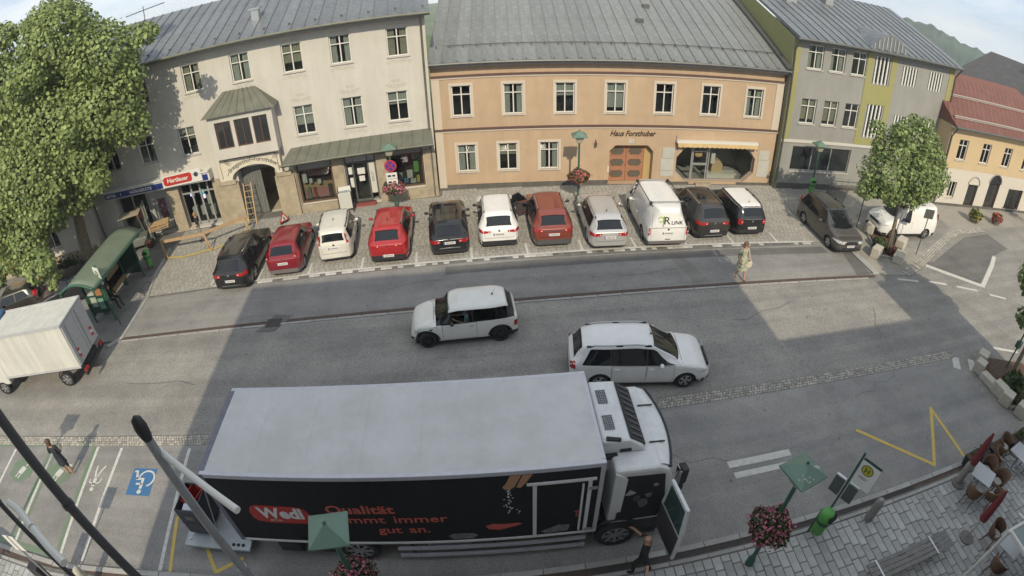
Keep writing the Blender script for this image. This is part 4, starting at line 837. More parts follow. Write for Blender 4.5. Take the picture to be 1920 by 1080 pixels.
far_house('pale house with dark roof half cut by the right picture edge, behind the red roof', (50.5, 27.5, 0), R(-80), 9, 8, 4.6, 7.2, mat('cream_house_wall', (.56, .5, .36), .9), DRK, [(5, 2.8, 1.0)], [(2, 2.6), (5, 2.6), (7.5, 2.6)])
# ---- houses left of the inn, mostly behind the big tree
lh = thing('house', 'ochre and white house front behind the big tree at the left edge', 'building', (-34.5, 22.0, 0), R(14))
ops = [(1.5, 2.6, .1, 2.3, .3), (4.5, 5.4, .1, 2.3, .3), (6.6, 7.6, 1.0, 2.4), (9.3, 10.3, 1.0, 2.4)] + [(x-.5, x+.5, z, z+1.4) for x in (1.5, 4, 6.5, 9, 11.5) for z in (4.0, 6.8)]
b = MB(); facade(b, 0, 13, 0, 9, ops); shell(b, 0, 13, 0, 9, 9); b.build('wall', OFFW, lh)
for x in (2.05, 4.95): MB().box(x-.55, x+.55, .15, .2, .1, 2.3).build('door', mat('dark_door', (.05, .045, .04), .5), lh)
for x, z in [(7.1, 1.0), (9.8, 1.0)]: window(lh, x, z, 1.0, 1.4)
for x in (1.5, 4, 6.5, 9, 11.5):
    for z in (4.0, 6.8): window(lh, x, z, 1.0, 1.4)
MB().box(5.5, 6.5, -.05, 0, .5, 3.2).build('ochre_panel', mat('ochre_render', (.58, .36, .12), .9), lh); MB().box(0, 13, -.06, 0, 0, .5).build('plinth', STONEW, lh)
roof_panels(lh, -.3, 13.2, -.5, 9.0, 5, 11.2, .7, METAL1)

# ---- the house the view is taken from and its neighbours: they shade the street
def street_house(label, x0, x1, eave, m):
    t = thing('street_house', label, 'building', (x0, -.5, 0), 0, 'houses on the near side of the street'); L = x1-x0
    n = max(2, int(L/2.6)); ops = [((k+.5)*L/n-.55, (k+.5)*L/n+.55, z, z+1.6) for k in range(n) for z in [1.0]+[4.2+3.1*j for j in range(int((eave-4.5)/3.1))]]
    b = MB(); b.M = Matrix.Scale(-1, 4, (0, 1, 0)); facade(b, 0, L, 0, eave-.1, ops); shell(b, 0, L, 0, eave-.1, 11); b.build('wall', m, t)
    for o in ops:
        f = MB().box(o[0], o[1], -.16, -.1, o[2], o[3]).build('window', FRW, t); MB().box(o[0]+.08, o[1]-.08, -.1, -.09, o[2]+.08, o[3]-.08).build('pane', GLASS, f)
    MB().poly([(0, .4, eave), (L, .4, eave), (L, -5.5, eave+1.9), (0, -5.5, eave+1.9)]).poly([(0, -11.4, eave), (0, -5.5, eave+1.9), (L, -5.5, eave+1.9), (L, -11.4, eave)]).poly([(0, .4, eave-.1), (0, -11.4, eave-.1), (L, -11.4, eave-.1), (L, .4, eave-.1)]).poly([(0, .4, eave-.1), (L, .4, eave-.1), (L, .4, eave), (0, .4, eave)]).poly([(0, .4, eave), (0, -5.5, eave+1.9), (0, -11.4, eave)]).poly([(L, .4, eave), (L, -11.4, eave), (L, -5.5, eave+1.9)]).build('roof', METAL1, t)
    return t
street_house('tall cream house on the near side whose shadow covers the truck', -9.72, 10.76, 14.55, WW)
street_house('lower pale house on the near side behind the pavement cafe', 10.78, 17.9, 9.75, GR)
street_house('narrow grey house on the near side shading the crossing', 17.92, 21.2, 11.9, OFFW)
# ------------------------------------------------------------------ vehicles
TAIL = mat('tail_light_red', (.38, .012, .012), .18, coat=.6); TAILW = mat('reverse_light', (.6, .5, .48), .2); HEAD = mat('head_light', (.55, .57, .58), .12, spec=.8, coat=.8)
PLATE = mat('number_plate_white', (.66, .66, .64), .45); PBLUE = mat('plate_blue', (.02, .06, .3), .5); CHROME = mat('chrome', (.6, .61, .62), .12, metal=1.0)
RIMD = mat('dark_rim', (.05, .05, .053), .4, metal=.5); SEAM = mat('seam_dark', (.012, .012, .012), .8); PLTXT = mat('plate_ink', (.03, .03, .03), .6)
_wc = {}
def wheel_meshes(r, wd, rimm, spokes=5):
    k = (round(r, 3), round(wd, 3), rimm.name, spokes)
    if k in _wc: return _wc[k]
    t = MB().lathe([(r*.60, -wd*.46), (r*.9, -wd*.5), (r*.985, -wd*.38), (r, -wd*.2), (r, wd*.2), (r*.985, wd*.38), (r*.9, wd*.5), (r*.66, wd*.47), (r*.64, wd*.2), (r*.3, wd*.15)], 26, axis='y').mesh('wheel')
    s = MB(); s.lathe([(r*.66, wd*.50), (r*.69, wd*.47), (r*.66, wd*.36), (r*.60, wd*.30), (r*.60, wd*.44)], 26, axis='y', cap=False)
    s.lathe([(0.001, wd*.47), (r*.15, wd*.47), (r*.17, wd*.40), (.001, wd*.36)], 12, axis='y', cap=False)
    for j in range(spokes):
        a = 2*math.pi*j/spokes
        for da in (-.13, .13) if spokes <= 6 else (0,):
            c, q = math.cos(a+da), math.sin(a+da); c2, q2 = math.cos(a+da*1.3), math.sin(a+da*1.3)
            p0 = Vector((r*.1*c, 0, r*.1*q)); p1 = Vector((r*.64*c2, 0, r*.64*q2)); n = Vector((-q, 0, c))*r*.05
            for y0, y1 in ((-wd*.46, -wd*.36),):
                s.rings([[p0-n+Vector((0, y0, 0)), p0+n+Vector((0, y0, 0)), p0+n+Vector((0, y1, 0)), p0-n+Vector((0, y1, 0))], [p1-n*1.3+Vector((0, y0-.004, 0)), p1+n*1.3+Vector((0, y0-.004, 0)), p1+n*1.3+Vector((0, y1, 0)), p1-n*1.3+Vector((0, y1, 0))]])
    rm = s.mesh('rim'); d = MB().lathe([(.001, 0), (r*.62, 0)], 20, axis='y', cap=False).mesh('brake')
    for m_, q in ((t, RUB), (rm, rimm), (d, RIMD)):
        bm = bmesh.new(); bm.from_mesh(m_); bmesh.ops.recalc_face_normals(bm, faces=bm.faces); bm.to_mesh(m_); bm.free(); m_.materials.append(q)
    t.shade_smooth(); t.set_sharp_from_angle(angle=R(40)); _wc[k] = (t, rm, d); return _wc[k]
def add_wheel(par, x, y, r, wd, rimm, spokes=5, steer=0.0):
    t, rm, d = wheel_meshes(r, wd, rimm, spokes); o = link('wheel', t, None, par); o.location = (x, y, r); o.rotation_euler = (0, 0, (0 if y < 0 else math.pi) + steer)
    q = link('rim', rm, None, o); q = link('brake_disc', d, None, o); q.location = (0, 0, 0)
    return o
def plate(par, x, z, w=.5, h=.115, d=-1, ry=0.0, txt=True):
    p = MB().box(-.006, .006, -w/2, w/2, -h/2, h/2).build('number_plate', PLATE, par); p.location = (x, 0, z); p.rotation_euler = (0, ry, 0)
    MB().box(-.008, .008, (w/2-.045)*1, w/2-.002, -h/2+.002, h/2-.002).build('plate_stripe', PBLUE, p)
    if txt:
        b = MB()
        for k in range(7):
            y = w/2-.09-k*(w-.13)/7; b.box(-.0075, .0075, y-.036, y-.008, -h*.26, h*.26)
        b.build('plate_marks', PLTXT, p)
    return p
def smooth_profile(pts, r=0.05):
    px = np.array([p[0] for p in pts]); pz = np.array([p[1] for p in pts])
    def f(x):
        q = np.linspace(x-r, x+r, 7); return float(np.interp(q, px, pz).mean())
    return f
def car(name, label, cat, loc, rz, S, group=None):
    """x forward, y left, z up.  S: L W wb(front x, rear x) r top belt paint ..."""
    t = thing(name, label, cat, loc, rz, group); L, W, r = S['L'], S['W'], S['r']; hl = L/2; fx, rx = S['ax']; pm = S['paint']; gl = S.get('glass', CGLASS)
    T = smooth_profile(S['top'], S.get('sm', .045)); bz0, bz1 = S['belt']; tum = S.get('tum', .34); gc = S.get('clear', .20); er = S.get('er', .62); ef = S.get('ef', .23)
    def halfw(x):
        q = min(x+hl, hl-x); q = max(q, 0); c = ef if x > 0 else S.get('efr', ef*.8)
        return W/2*(1 - c*(1-min(q/er, 1))**2.3)
    def belt(x): return min(bz0 + (bz1-bz0)*(x+hl)/L - .13*min(1, max(0, (x-S['ws'][0]+.1)/(hl-S['ws'][0])))**.7, T(x)-.03)
    def bot(x):
        z = gc + .05*max(0, (abs(x)-hl+.5)/.5)
        for a in (fx, rx):
            d = abs(x-a); ra = r+.055
            if d < ra: z = max(z, r + math.sqrt(ra*ra-d*d)*.98)
        return z
    def sec(x):
        q_ = max(0, 1-min(x+hl, hl-x)/.14)**2; w_ = halfw(x)*(1-.045*q_); zb = bot(x); zt = T(x)-.045*q_; be = max(min(belt(x), zt-.03), zb+.03); h = max(zt-be, .02); ww = w_*.968
        wr = (ww - .018 - h*tum)*(1-.07*min(1, h/.3)*max(0, (abs(x+.25)-.5)/(hl-.5))**2 - S.get('rt', .05)*min(1, h/.3)*max(0, (abs(x+.5)-.5)/.5)**2*(1 if x < 1.1 else 0)); ze = zt - min(.10, h*.42)
        lo = gc
        def bodyw(z): u = min(max((z-lo)/max(be-lo, .05), 0), 1); return w_*(.945 + .055*min(1, u/.28) - .032*max(0, (u-.62)/.38)**1.5)
        zz = [zb + (be-zb)*k/5 for k in range(6)]
        pts = [(bodyw(z), z) for z in zz]
        pts += [(ww - (ww-wr)*.5, be + (ze-be)*.5 + .0), (wr, ze), (wr*.95, ze+(zt-ze)*.50), (wr*.80, ze+(zt-ze)*.80), (wr*.45, ze+(zt-ze)*.955), (0, zt)]
        return pts
    X = [-hl, -hl+.02, -hl+.05, -hl+.1] + list(np.arange(-hl+.15, hl-.12, .05)) + [hl-.1, hl-.05, hl-.02, hl]
    secs = [sec(x) for x in X]; n = len(secs[0]); b = MB()
    ring = [[(x, y, z) for y, z in s] + [(x, -y, z) for y, z in s[-2::-1]] for x, s in zip(X, secs)]
    ghf = []; win = S.get('win', []); idx = [[b.P(p) for p in q] for q in ring]; m = len(ring[0]); hole = S.get('hole', False)
    for i in range(len(X)-1):
        for j in range(m-1):
            if hole:
                jj = j if j < n-1 else m-2-j; xc = (X[i]+X[i+1])/2
                if jj in (5, 6) and any(min(w_[0])+.05 < xc < max(w_[1])-.02 for w_ in win): continue
                ws_ = S['ws']
                if jj in (7, 8, 9, 10) and min(ws_)+.06 < xc < max(ws_)-.06: continue
            b.f.append([idx[i][j], idx[i+1][j], idx[i+1][j+1], idx[i][j+1]])
            if S.get('gh'):
                jj = j if j < n-1 else m-2-j; xc = (X[i]+X[i+1])/2; rw_ = S.get('rw', (9, 9))
                if (jj in (5, 6) and T(xc)-belt(xc) > .1 and xc < max(S['ws'])) or (jj >= 7 and (min(S['ws'])+.02 < xc < max(S['ws'])-.03 or min(rw_) < xc < max(rw_))): ghf.append(len(b.f)-1)
    for q in (idx[0], idx[-1]):
        for j in range(n-1): b.f.append([q[j], q[j+1], q[m-2-j], q[m-1-j]])
    body = b.build('body', pm, t, smooth=62)
    if S.get('gh'):
        body.data.materials.append(S['gh'])
        for k in ghf: body.data.polygons[k].material_index = 1
    def side_pt(x, z, sg, off=.006):
        s = sec(x)[:8]; zs = [p[1] for p in s]; y = float(np.interp(z, zs, [p[0] for p in s])); y2 = float(np.interp(z+.03, zs, [p[0] for p in s])); sl = (y-y2)/.03
        nn = math.hypot(1, sl); return (x, sg*(y+off/nn), z+off*sl/nn)
    def top_pt(x, s, off=.006):
        q = sec(x); wr = q[7][0]; y = s*wr; zs = [p[1] for p in q[7:]][::-1]; ys = [p[0] for p in q[7:]][::-1]; z = float(np.interp(abs(y), ys, zs)); sl = (T(x+.04)-T(x-.04))/.08; nn = math.hypot(1, sl)
        return (x-off*sl/nn, y, z+off/nn)
    def side_patch(pn, x0, x1, zlo, zhi, sg, m_, par=t, off=.006, nu=8, nv=4):
        """x0,x1 = (bottom, top); zlo, zhi functions of x"""
        b = MB()
        def fn(u, v):
            xb = x0[0]+(x1[0]-x0[0])*u; xt = x0[1]+(x1[1]-x0[1])*u; x = xb+(xt-xb)*v; z = zlo(x)+(zhi(x)-zlo(x))*v; return side_pt(x, z, sg, off)
        b.grid(fn, nu, nv); return b.build(pn, m_, par, smooth=True)
    gt = lambda x: sec(x)[7][1]-.018
    gb = lambda x: belt(x)+.025
    for sg in (1, -1):
        if len(win) > 1 and not hole: side_patch('window_trim', (win[0][0][0]-.02, win[0][0][1]-.02), (win[-1][1][0]+.02, win[-1][1][1]+.02), lambda x: gb(x)-.012, lambda x: gt(x)+.01, sg, BLACKP, off=.003, nu=20)
        for (x0, x1) in win: side_patch('side_window', x0, x1, gb, gt, sg, gl, nu=10)
        for (a, c) in S.get('doors', []):
            lo = lambda x: max(bot(x)+.02, gc+.1)
            hi = lambda x: belt(x)-.012
            side_patch('door_seal', (a-.012, a-.012), (c+.012, c+.012), lambda x: lo(x)-.012, lambda x: hi(x)+.01, sg, SEAM, off=.0022, nu=12)
            d = side_patch('door', (a, a), (c, c), lo, hi, sg, pm, off=.005, nu=12, nv=6)
            p = side_pt(a+.16, belt(a)-.13, sg, .02); MB().box(p[0]-.08, p[0]+.08, p[1]-.012, p[1]+.012, p[2]-.014, p[2]+.014).build('door_handle', S.get('handle', pm), d, bevel=.006)
        if S.get('clad'):
            cz = S['clad']; side_patch('sill_cladding', (rx+r+.06, rx+r+.06), (fx-r-.06, fx-r-.06), lambda x: gc+.01, lambda x: gc+cz, sg, BLACKP, off=.009)
        if S.get('arch'):
            for a in (fx, rx):
                b = MB()
                for k in range(16):
                    t0, t1 = math.pi*(k/16), math.pi*((k+1)/16)
                    P = []
                    for tt, ra in ((t0, r+.056), (t1, r+.056), (t1, r+.056+S['arch']), (t0, r+.056+S['arch'])):
                        x = a+ra*math.cos(tt); z = r+ra*math.sin(tt)*.98; x = max(min(x, hl-.03), -hl+.03); P.append(side_pt(x, max(z, bot(x)), sg, .011))
                    b.poly(P)
                b.build('wheel_arch', BLACKP, t)
        mx_ = S.get('mirror', fx-r-.55); mz = belt(mx_)+.06; mp_ = side_pt(mx_, mz, sg, .0)
        mm = MB().sphere((mp_[0], mp_[1]+sg*.15, mz+.03), .07, .10, .075, 10, 7).tube([(mp_[0], mp_[1]-sg*.02, mz-.02), (mp_[0], mp_[1]+sg*.12, mz)], .025, 6).build('wing_mirror', S.get('mirrorm', pm), t, smooth=60)
        for a in (fx, rx): add_wheel(t, a, sg*(W/2-S.get('tw', .2)/2-.012), r, S.get('tw', .2), S.get('rim', ALU), S.get('spokes', 5), S.get('steer', 0) if a == fx else 0)
    # glass front and rear
    wx0, wx1 = S['ws']; b = MB(); b.grid(lambda u, v: top_pt(wx0-.16*(2*v-1)**2+(wx1-wx0-.05*(2*v-1)**2+.16*(2*v-1)**2)*u, (-1+2*v)*(.985-.02*u), .006), 10, 12); wso = b.build('windscreen', gl, t, smooth=True)
    if 'rw' in S:
        ra, rb = S['rw']; rs_ = S.get('rws', .88); b = MB(); b.grid(lambda u, v: top_pt(ra+(rb-ra)*u, (-1+2*v)*(rs_ if u > 0 else rs_), .007), 8, 10); b.build('rear_window', gl, t, smooth=True)
    if S.get('spoiler'):
        a, c = S['spoiler']; b = MB(); b.grid(lambda u, v: tuple(Vector(top_pt(a+(c-a)*u, (-1+2*v)*.93, .02)) + Vector((-.03*(1-u), 0, .012))), 3, 8); b.build('roof_spoiler', S.get('spoilerm', pm), t, smooth=True)
    if S.get('roofm'):
        a, c = S['roof']; b = MB(); b.grid(lambda u, v: top_pt(a+(c-a)*u, (-1+2*v)*.995, .008), 14, 10); b.build('roof_panel', S['roofm'], t, smooth=True)
    if S.get('sunroof'):
        for a, c in S['sunroof']: b = MB(); b.grid(lambda u, v: top_pt(a+(c-a)*u, (-1+2*v)*.72, .006), 6, 8); b.build('glass_roof', CGLASS, t, smooth=True)
    if S.get('rails'):
        a, c = S['rails']
        for sg in (1, -1):
            pts = []
            for k in range(9):
                u = k/8; q = Vector(top_pt(a+(c-a)*u, sg*.93, 0)); q.z += .05*min(1, min(u, 1-u)*8) ; pts.append(q)
            rlm = S.get('railm', ALU); ro = MB().tube(pts, .018, 6).build('roof_rail', rlm, t, smooth=True)
            for u in (.06, .5, .94): q = Vector(top_pt(a+(c-a)*u, sg*.93, 0)); MB().box(q.x-.1, q.x+.1, q.y-.02, q.y+.02, q.z-.01, q.z+.045).build('rail_foot', BLACKP, ro)
    if S.get('antenna') is not None:
        q = top_pt(S['antenna'], 0, 0); MB().tube([q, (q[0]-.02, 0, q[2]+.04)], .03, 8).tube([(q[0], 0, q[2]+.03), (q[0]-.1, 0, q[2]+.2)], .006, 5).build('antenna', BLACKP, t)
    # bottom, bumpers
    MB().box(-hl+.15, hl-.15, -W/2+.12, W/2-.12, gc-.02, gc+.12).box(rx-r-.1, rx+r+.1, -W/2+.22, W/2-.22, gc+.1, r+.35).box(fx-r-.1, fx+r+.1, -W/2+.22, W/2-.22, gc+.1, r+.35).build('underbody', DARKV, t)
    for (en, bh, bm_) in (('rear', S.get('rb', .14), S.get('rbm', BLACKP)), ('front', S.get('fb', .12), BLACKP)):
        sgn = -1 if en == 'rear' else 1; xe = sgn*hl; b = MB(); we = halfw(xe)
        P = [(xe-sgn*.42, 1), (xe-sgn*.2, 1), (xe-sgn*.06, 1), (xe, 1)]
        loop = []
        for (x, s_) in P: loop.append([side_pt(x, gc+.055*max(0, (abs(x)-hl+.5)/.5)+.005, 1, .008), side_pt(x, gc+.05+bh, 1, .01)])
        mid = [[(xe+sgn*.012, 0, q[2]) for q in loop[-1]]]; loop2 = [[(q[0], -q[1], q[2]) for q in c_] for c_ in loop[::-1]]
        loop[-1] = [(xe+sgn*.010, q[1], q[2]) for q in loop[-1]]; loop2[0] = [(xe+sgn*.010, q[1], q[2]) for q in loop2[0]]
        b.rings(loop+mid+loop2, False, False, False); b.build('rear_bumper_trim' if en == 'rear' else 'front_bumper_trim', bm_, t, smooth=True)
    # tail lights
    if 'tl' in S:
        z0, z1, yi, wrap = S['tl']
        for sg in (1, -1):
            b = MB(); we = halfw(-hl)
            b.grid(lambda u, v: side_pt(-hl+wrap*(1-u)+.001, z0+(z1-z0)*v, sg, .012), 5, 3)
            b.poly([(-hl-.012, sg*we*yi, z0+.03), (-hl-.012, sg*(side_pt(-hl, z0, 1)[1]), z0), (-hl-.012, sg*(side_pt(-hl, z1, 1)[1]), z1), (-hl-.012, sg*we*yi, z1-.01)])
            lo = b.build('tail_light', TAIL, t); MB().box(-hl-.02, -hl-.008, sg*we*(yi+.1) - .03, sg*we*(yi+.1)+.03, (z0+z1)/2-.025, (z0+z1)/2+.025).build('lamp_cell', TAILW, lo)
    if 'hlp' in S:
        z0, z1, yi, wrap = S['hlp']
        for sg in (1, -1):
            b = MB(); we = halfw(hl)
            b.grid(lambda u, v: side_pt(hl-wrap*(1-u)-.001, z0+(z1-z0)*v*(.35+.65*u) + (1-u)*(z1-z0)*.5, sg, .012), 6, 3)
            b.poly([(hl+.012, sg*we*yi, z0+.02), (hl+.012, sg*(side_pt(hl, z0, 1)[1]), z0), (hl+.012, sg*(side_pt(hl, z1, 1)[1]), z1), (hl+.012, sg*we*yi, z1-.02)])
            b.build('headlight', HEAD, t)
        MB().box(hl-.05, hl+.014, -halfw(hl)*.62, halfw(hl)*.62, z0-.04, z0+.10).box(hl-.05, hl+.014, -halfw(hl)*.75, halfw(hl)*.75, gc+.12, gc+.25).build('grille', BLACKP, t, bevel=.01)
        plate(t, hl+.022, gc+.31, d=1)
    if S.get('plate') is not None: plate(t, -hl-.018, S['plate'])
    if S.get('emblem'): MB().lathe([(.001, 0), (.05, 0), (.045, .012), (.001, .012)], 14, (-hl-.012, 0, S['emblem']), 'x').build('emblem', CHROME, t)
    if S.get('bar'): z = S['bar']; MB().box(-hl-.016, -hl+.02, -halfw(-hl)*.62, halfw(-hl)*.62, z-.015, z+.015).build('tailgate_trim', S.get('barm', CHROME), t)
    if S.get('gate'):
        z0, z1 = S['gate']; we = halfw(-hl); b = MB().box(-hl-.008, -hl+.01, -we*.86, we*.86, z0, z0+.008).box(-hl-.008, -hl+.01, -we*.86, -we*.855, z0, z1).box(-hl-.008, -hl+.01, we*.855, we*.86, z0, z1); b.build('tailgate_seam', SEAM, t)
    b = MB(); b.grid(lambda u, v: top_pt(wx0+.02+.014*u, (-1+2*v)*.96, .004), 1, 8); b.build('bonnet_seam', SEAM, t)
    for sg in (-1, 1): MB().tube([top_pt(wx0-.05, sg*.1, .012), top_pt(wx0-.3, sg*.1+.35, .016)], .009, 5).build('wiper', BLACKP, wso)
    S['_fn'] = (side_pt, top_pt, halfw, belt, T); return t
black = paint('black', (.012, .012, .013)); dred = paint('dark_red', (.20, .012, .02)); red = paint('red', (.34, .018, .02)); white = paint('white', (.72, .72, .70)); offw = paint('cream_white', (.60, .59, .53))
maroon = paint('maroon', (.20, .042, .026)); silver = paint('silver', (.50, .50, .50), metal=.35); dgrey = paint('dark_grey', (.055, .052, .05), metal=.4); anth = paint('anthracite', (.03, .031, .034), metal=.3)
def hatch(L, H, hood=.92, tail=.95, wsb=.95, roof0=.35, rear=.16, tailx=.06, nose=.72, rise=.02):
    h = L/2; return [(-h-.2, tail*.97), (-h, tail*.98), (-h+tailx, tail), (-h+tailx+rear, H-.07), (-h+tailx+rear+.25, H-.01), (-.1, H), (roof0, H-.015), (roof0+.15, H-.05), (wsb, hood), (h-.45, hood-.1), (h-.12, nose+.06), (h, nose-.06), (h+.2, nose-.1)]
PG = 'cars parked nose-in in front of the houses'
HP = math.pi/2
def parked(key, name, label, x, y, hd, S, cat='car'):   # x,y = middle of the rear bumper on the ground, hd = heading in degrees
    a = R(hd); L = S['L']; return car(name, label, cat, (x + math.cos(a)*L/2, y + math.sin(a)*L/2, .014), a, S, PG)
# 1 black estate
S1 = dict(L=4.6, W=1.80, r=.32, ax=(1.35, -1.25), top=hatch(4.6, 1.46, .95, .98, 1.15, .45, .42, .08), belt=(.93, .86), paint=black, win=[((-1.78, -1.55), (-.82, -.82)), ((-.74, -.74), (.08, .05)), ((.16, .12), (1.05, .5))], doors=[(-.78, .1), (.14, 1.0)], ws=(1.17, .5), rw=(-2.2, -1.84), tl=(.76, .93, .55, .3), plate=.58, emblem=.86, rails=(-1.75, .35), railm=BLACKP, rim=ALU, gate=(.5, .98), bar=.36, barm=CHROME)
parked(1, 'estate_car', 'black estate car, leftmost of the parked row, sun glint on its rear window', -10.55, 19.15, 91, S1)
S2 = dict(L=3.9, W=1.68, r=.30, ax=(1.2, -1.2), top=hatch(3.9, 1.46, .92, 1.0, .95, .3, .40, .12), belt=(.98, .86), paint=dred, win=[((-1.45, -1.15), (-.55, -.55)), ((-.47, -.47), (.85, .35))], doors=[(-.5, .85)], ws=(.98, .35), rw=(-1.78, -1.48), rws=.8, tl=(.88, 1.2, .86, .28), plate=.72, emblem=.9, gate=(.5, 1.0), rb=.2, rbm=mat('grey_bumper', (.13, .12, .12), .6))
parked(2, 'hatchback', 'dark red small hatchback parked between black estate and white box-shaped car', -8.2, 19.95, 93, S2)
S3 = dict(L=3.65, W=1.66, r=.29, ax=(1.1, -1.15), top=hatch(3.65, 1.60, .98, 1.02, .95, .45, .13, .03), belt=(1.0, .93), paint=offw, win=[((-1.5, -1.45), (-.85, -.85)), ((-.78, -.78), (.0, .0)), ((.08, .08), (.9, .45))], doors=[(-.82, .02), (.06, .85)], ws=(1.0, .48), rw=(-1.77, -1.68), rws=.86, tl=(.98, 1.42, .9, .1), plate=.80, emblem=.95, rails=(-1.4, .3), railm=BLACKP, gate=(.55, 1.02), rb=.07, clad=.1, antenna=-.6, tum=.2, rim=RIMD)
parked(3, 'city_car', 'cream white box-shaped city car with tall red rear lamps', -5.95, 20.75, 95, S3)
S4 = dict(L=4.3, W=1.80, r=.34, ax=(1.28, -1.22), top=hatch(4.3, 1.60, 1.05, 1.08, 1.02, .35, .42, .12), belt=(1.03, .95), paint=red, win=[((-1.5, -1.2), (-.72, -.72)), ((-.64, -.64), (.08, .05)), ((.16, .12), (.92, .42))], doors=[(-.68, .1), (.14, .92)], ws=(1.04, .42), rw=(-1.97, -1.65), rws=.8, tl=(.92, 1.02, .45, .3), plate=.50, emblem=.96, rails=(-1.35, .25), railm=ALU, rb=.26, clad=.14, arch=.05, gate=(.62, 1.06), spoiler=(-1.66, -1.45), antenna=-.9, rim=RIMD, clear=.22)
parked(4, 'crossover', 'bright red crossover car with black lower bumper parked fourth from the left', -3.5, 20.2, 90, S4)
S5 = dict(L=4.4, W=1.76, r=.32, ax=(1.3, -1.2), top=hatch(4.4, 1.45, .95, .96, 1.05, .35, .48, .1), belt=(.92, .86), paint=black, win=[((-1.6, -1.35), (-.76, -.76)), ((-.68, -.68), (.1, .06)), ((.18, .14), (.98, .42))], doors=[(-.72, .12), (.16, .95)], ws=(1.07, .42), rw=(-2.07, -1.68), rws=.86, tl=(.72, .88, .55, .3), plate=.74, emblem=.90, sunroof=[(-.75, -.1), (0, .35)], gate=(.5, .95), bar=.5, barm=ALU, mirrorm=black, rb=.16)
parked(5, 'estate_car', 'black estate car with open glass roof parked left of a white car', -.85, 20.42, 92, S5)
S6 = dict(L=4.25, W=1.80, r=.34, ax=(1.3, -1.2), top=hatch(4.25, 1.58, 1.03, 1.06, 1.05, .35, .36, .1), belt=(1.0, .95), paint=white, win=[((-1.5, -1.25), (-.74, -.74)), ((-.66, -.66), (.08, .05)), ((.16, .12), (.95, .42))], doors=[(-.7, .1), (.14, .92)], ws=(1.06, .42), rw=(-1.97, -1.68), rws=.86, tl=(.86, 1.0, .5, .3), plate=.80, emblem=.97, rails=(-1.45, .3), railm=ALU, rb=.22, clad=.1, gate=(.62, 1.04), spoiler=(-1.7, -1.5), clear=.22, mirrorm=BLACKP)
parked(6, 'white_suv', 'glossy white crossover with wide red lamps parked between black and maroon cars', 1.3, 20.74, 89, S6)
S7 = dict(L=4.4, W=1.80, r=.34, ax=(1.32, -1.22), top=hatch(4.4, 1.62, 1.05, 1.08, 1.05, .38, .40, .1), belt=(1.03, .97), paint=maroon, win=[((-1.55, -1.3), (-.76, -.76)), ((-.68, -.68), (.1, .06)), ((.18, .14), (.98, .44))], doors=[(-.72, .12)], ws=(1.07, .44), rw=(-2.05, -1.74), rws=.86, tl=(.88, 1.03, .62, .34), plate=.76, rails=(-1.45, .3), railm=ALU, rb=.26, rbm=mat('grey_cladding', (.07, .07, .072), .6), clad=.16, arch=.06, gate=(.64, 1.06), spoiler=(-1.76, -1.45), bar=.92, clear=.23, mirrorm=BLACKP, emblem=None)
nis = parked(7, 'maroon_suv', 'maroon crossover with its front left door standing open', 3.62, 20.42, 88, S7)
# its open door
sp, tp, hw, bl, _ = S7['_fn']; dr = bpy.data.objects.new('open_door', None); COL.objects.link(dr); dr.parent = nis; dr.location = (.98, hw(.98), 0); dr.rotation_euler = (0, 0, R(-62))
dr.empty_display_size = .1
MB().prism_xz([(-.86, .36), (0, .36), (0, 1.0), (-.86, 1.02)], -.05, .03).build('door_skin', maroon, dr, bevel=.02)
MB().prism_xz([(-.8, .42), (-.05, .42), (-.05, .96), (-.8, .98)], -.075, -.051).build('door_lining', mat('dark_trim', (.05, .045, .045), .8), dr)
MB().tube([(-.84, -.02, 1.0), (-.8, -.06, 1.45), (-.5, -.08, 1.52), (0, -.02, 1.02)], .03, 6).build('window_frame', BLACKP, dr); MB().poly([(-.82, -.02, 1.01), (-.03, -.02, 1.02), (-.5, -.07, 1.49), (-.78, -.06, 1.43)]).build('door_glass', CGLASS, dr)
MB().sphere((-.05, .16, 1.1), .06, .1, .07, 10, 6).build('wing_mirror', BLACKP, dr, smooth=60); MB().box(-.78, -.7, .03, .04, .7, .8).build('reflector', TAIL, dr)
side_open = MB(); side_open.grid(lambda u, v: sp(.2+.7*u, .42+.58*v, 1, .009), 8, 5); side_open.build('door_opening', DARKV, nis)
S8 = dict(L=4.5, W=1.76, r=.32, ax=(1.32, -1.2), top=hatch(4.5, 1.46, .94, .98, 1.08, .4, .46, .1), belt=(.94, .87), paint=silver, win=[((-1.72, -1.5), (-.78, -.78)), ((-.7, -.7), (.1, .06)), ((.18, .14), (1.0, .46))], doors=[(-.74, .12), (.16, .97)], ws=(1.1, .46), rw=(-2.12, -1.76), rws=.86, tl=(.74, .9, .5, .3), plate=.68, rails=(-1.75, .3), railm=ALU, gate=(.5, .96), spoiler=(-1.78, -1.5), antenna=-1.2, rb=.05, clear=.19)
parked(8, 'silver_estate', 'silver estate car parked beside the white panel van with lettering', 6.0, 19.95, 86.5, S8)
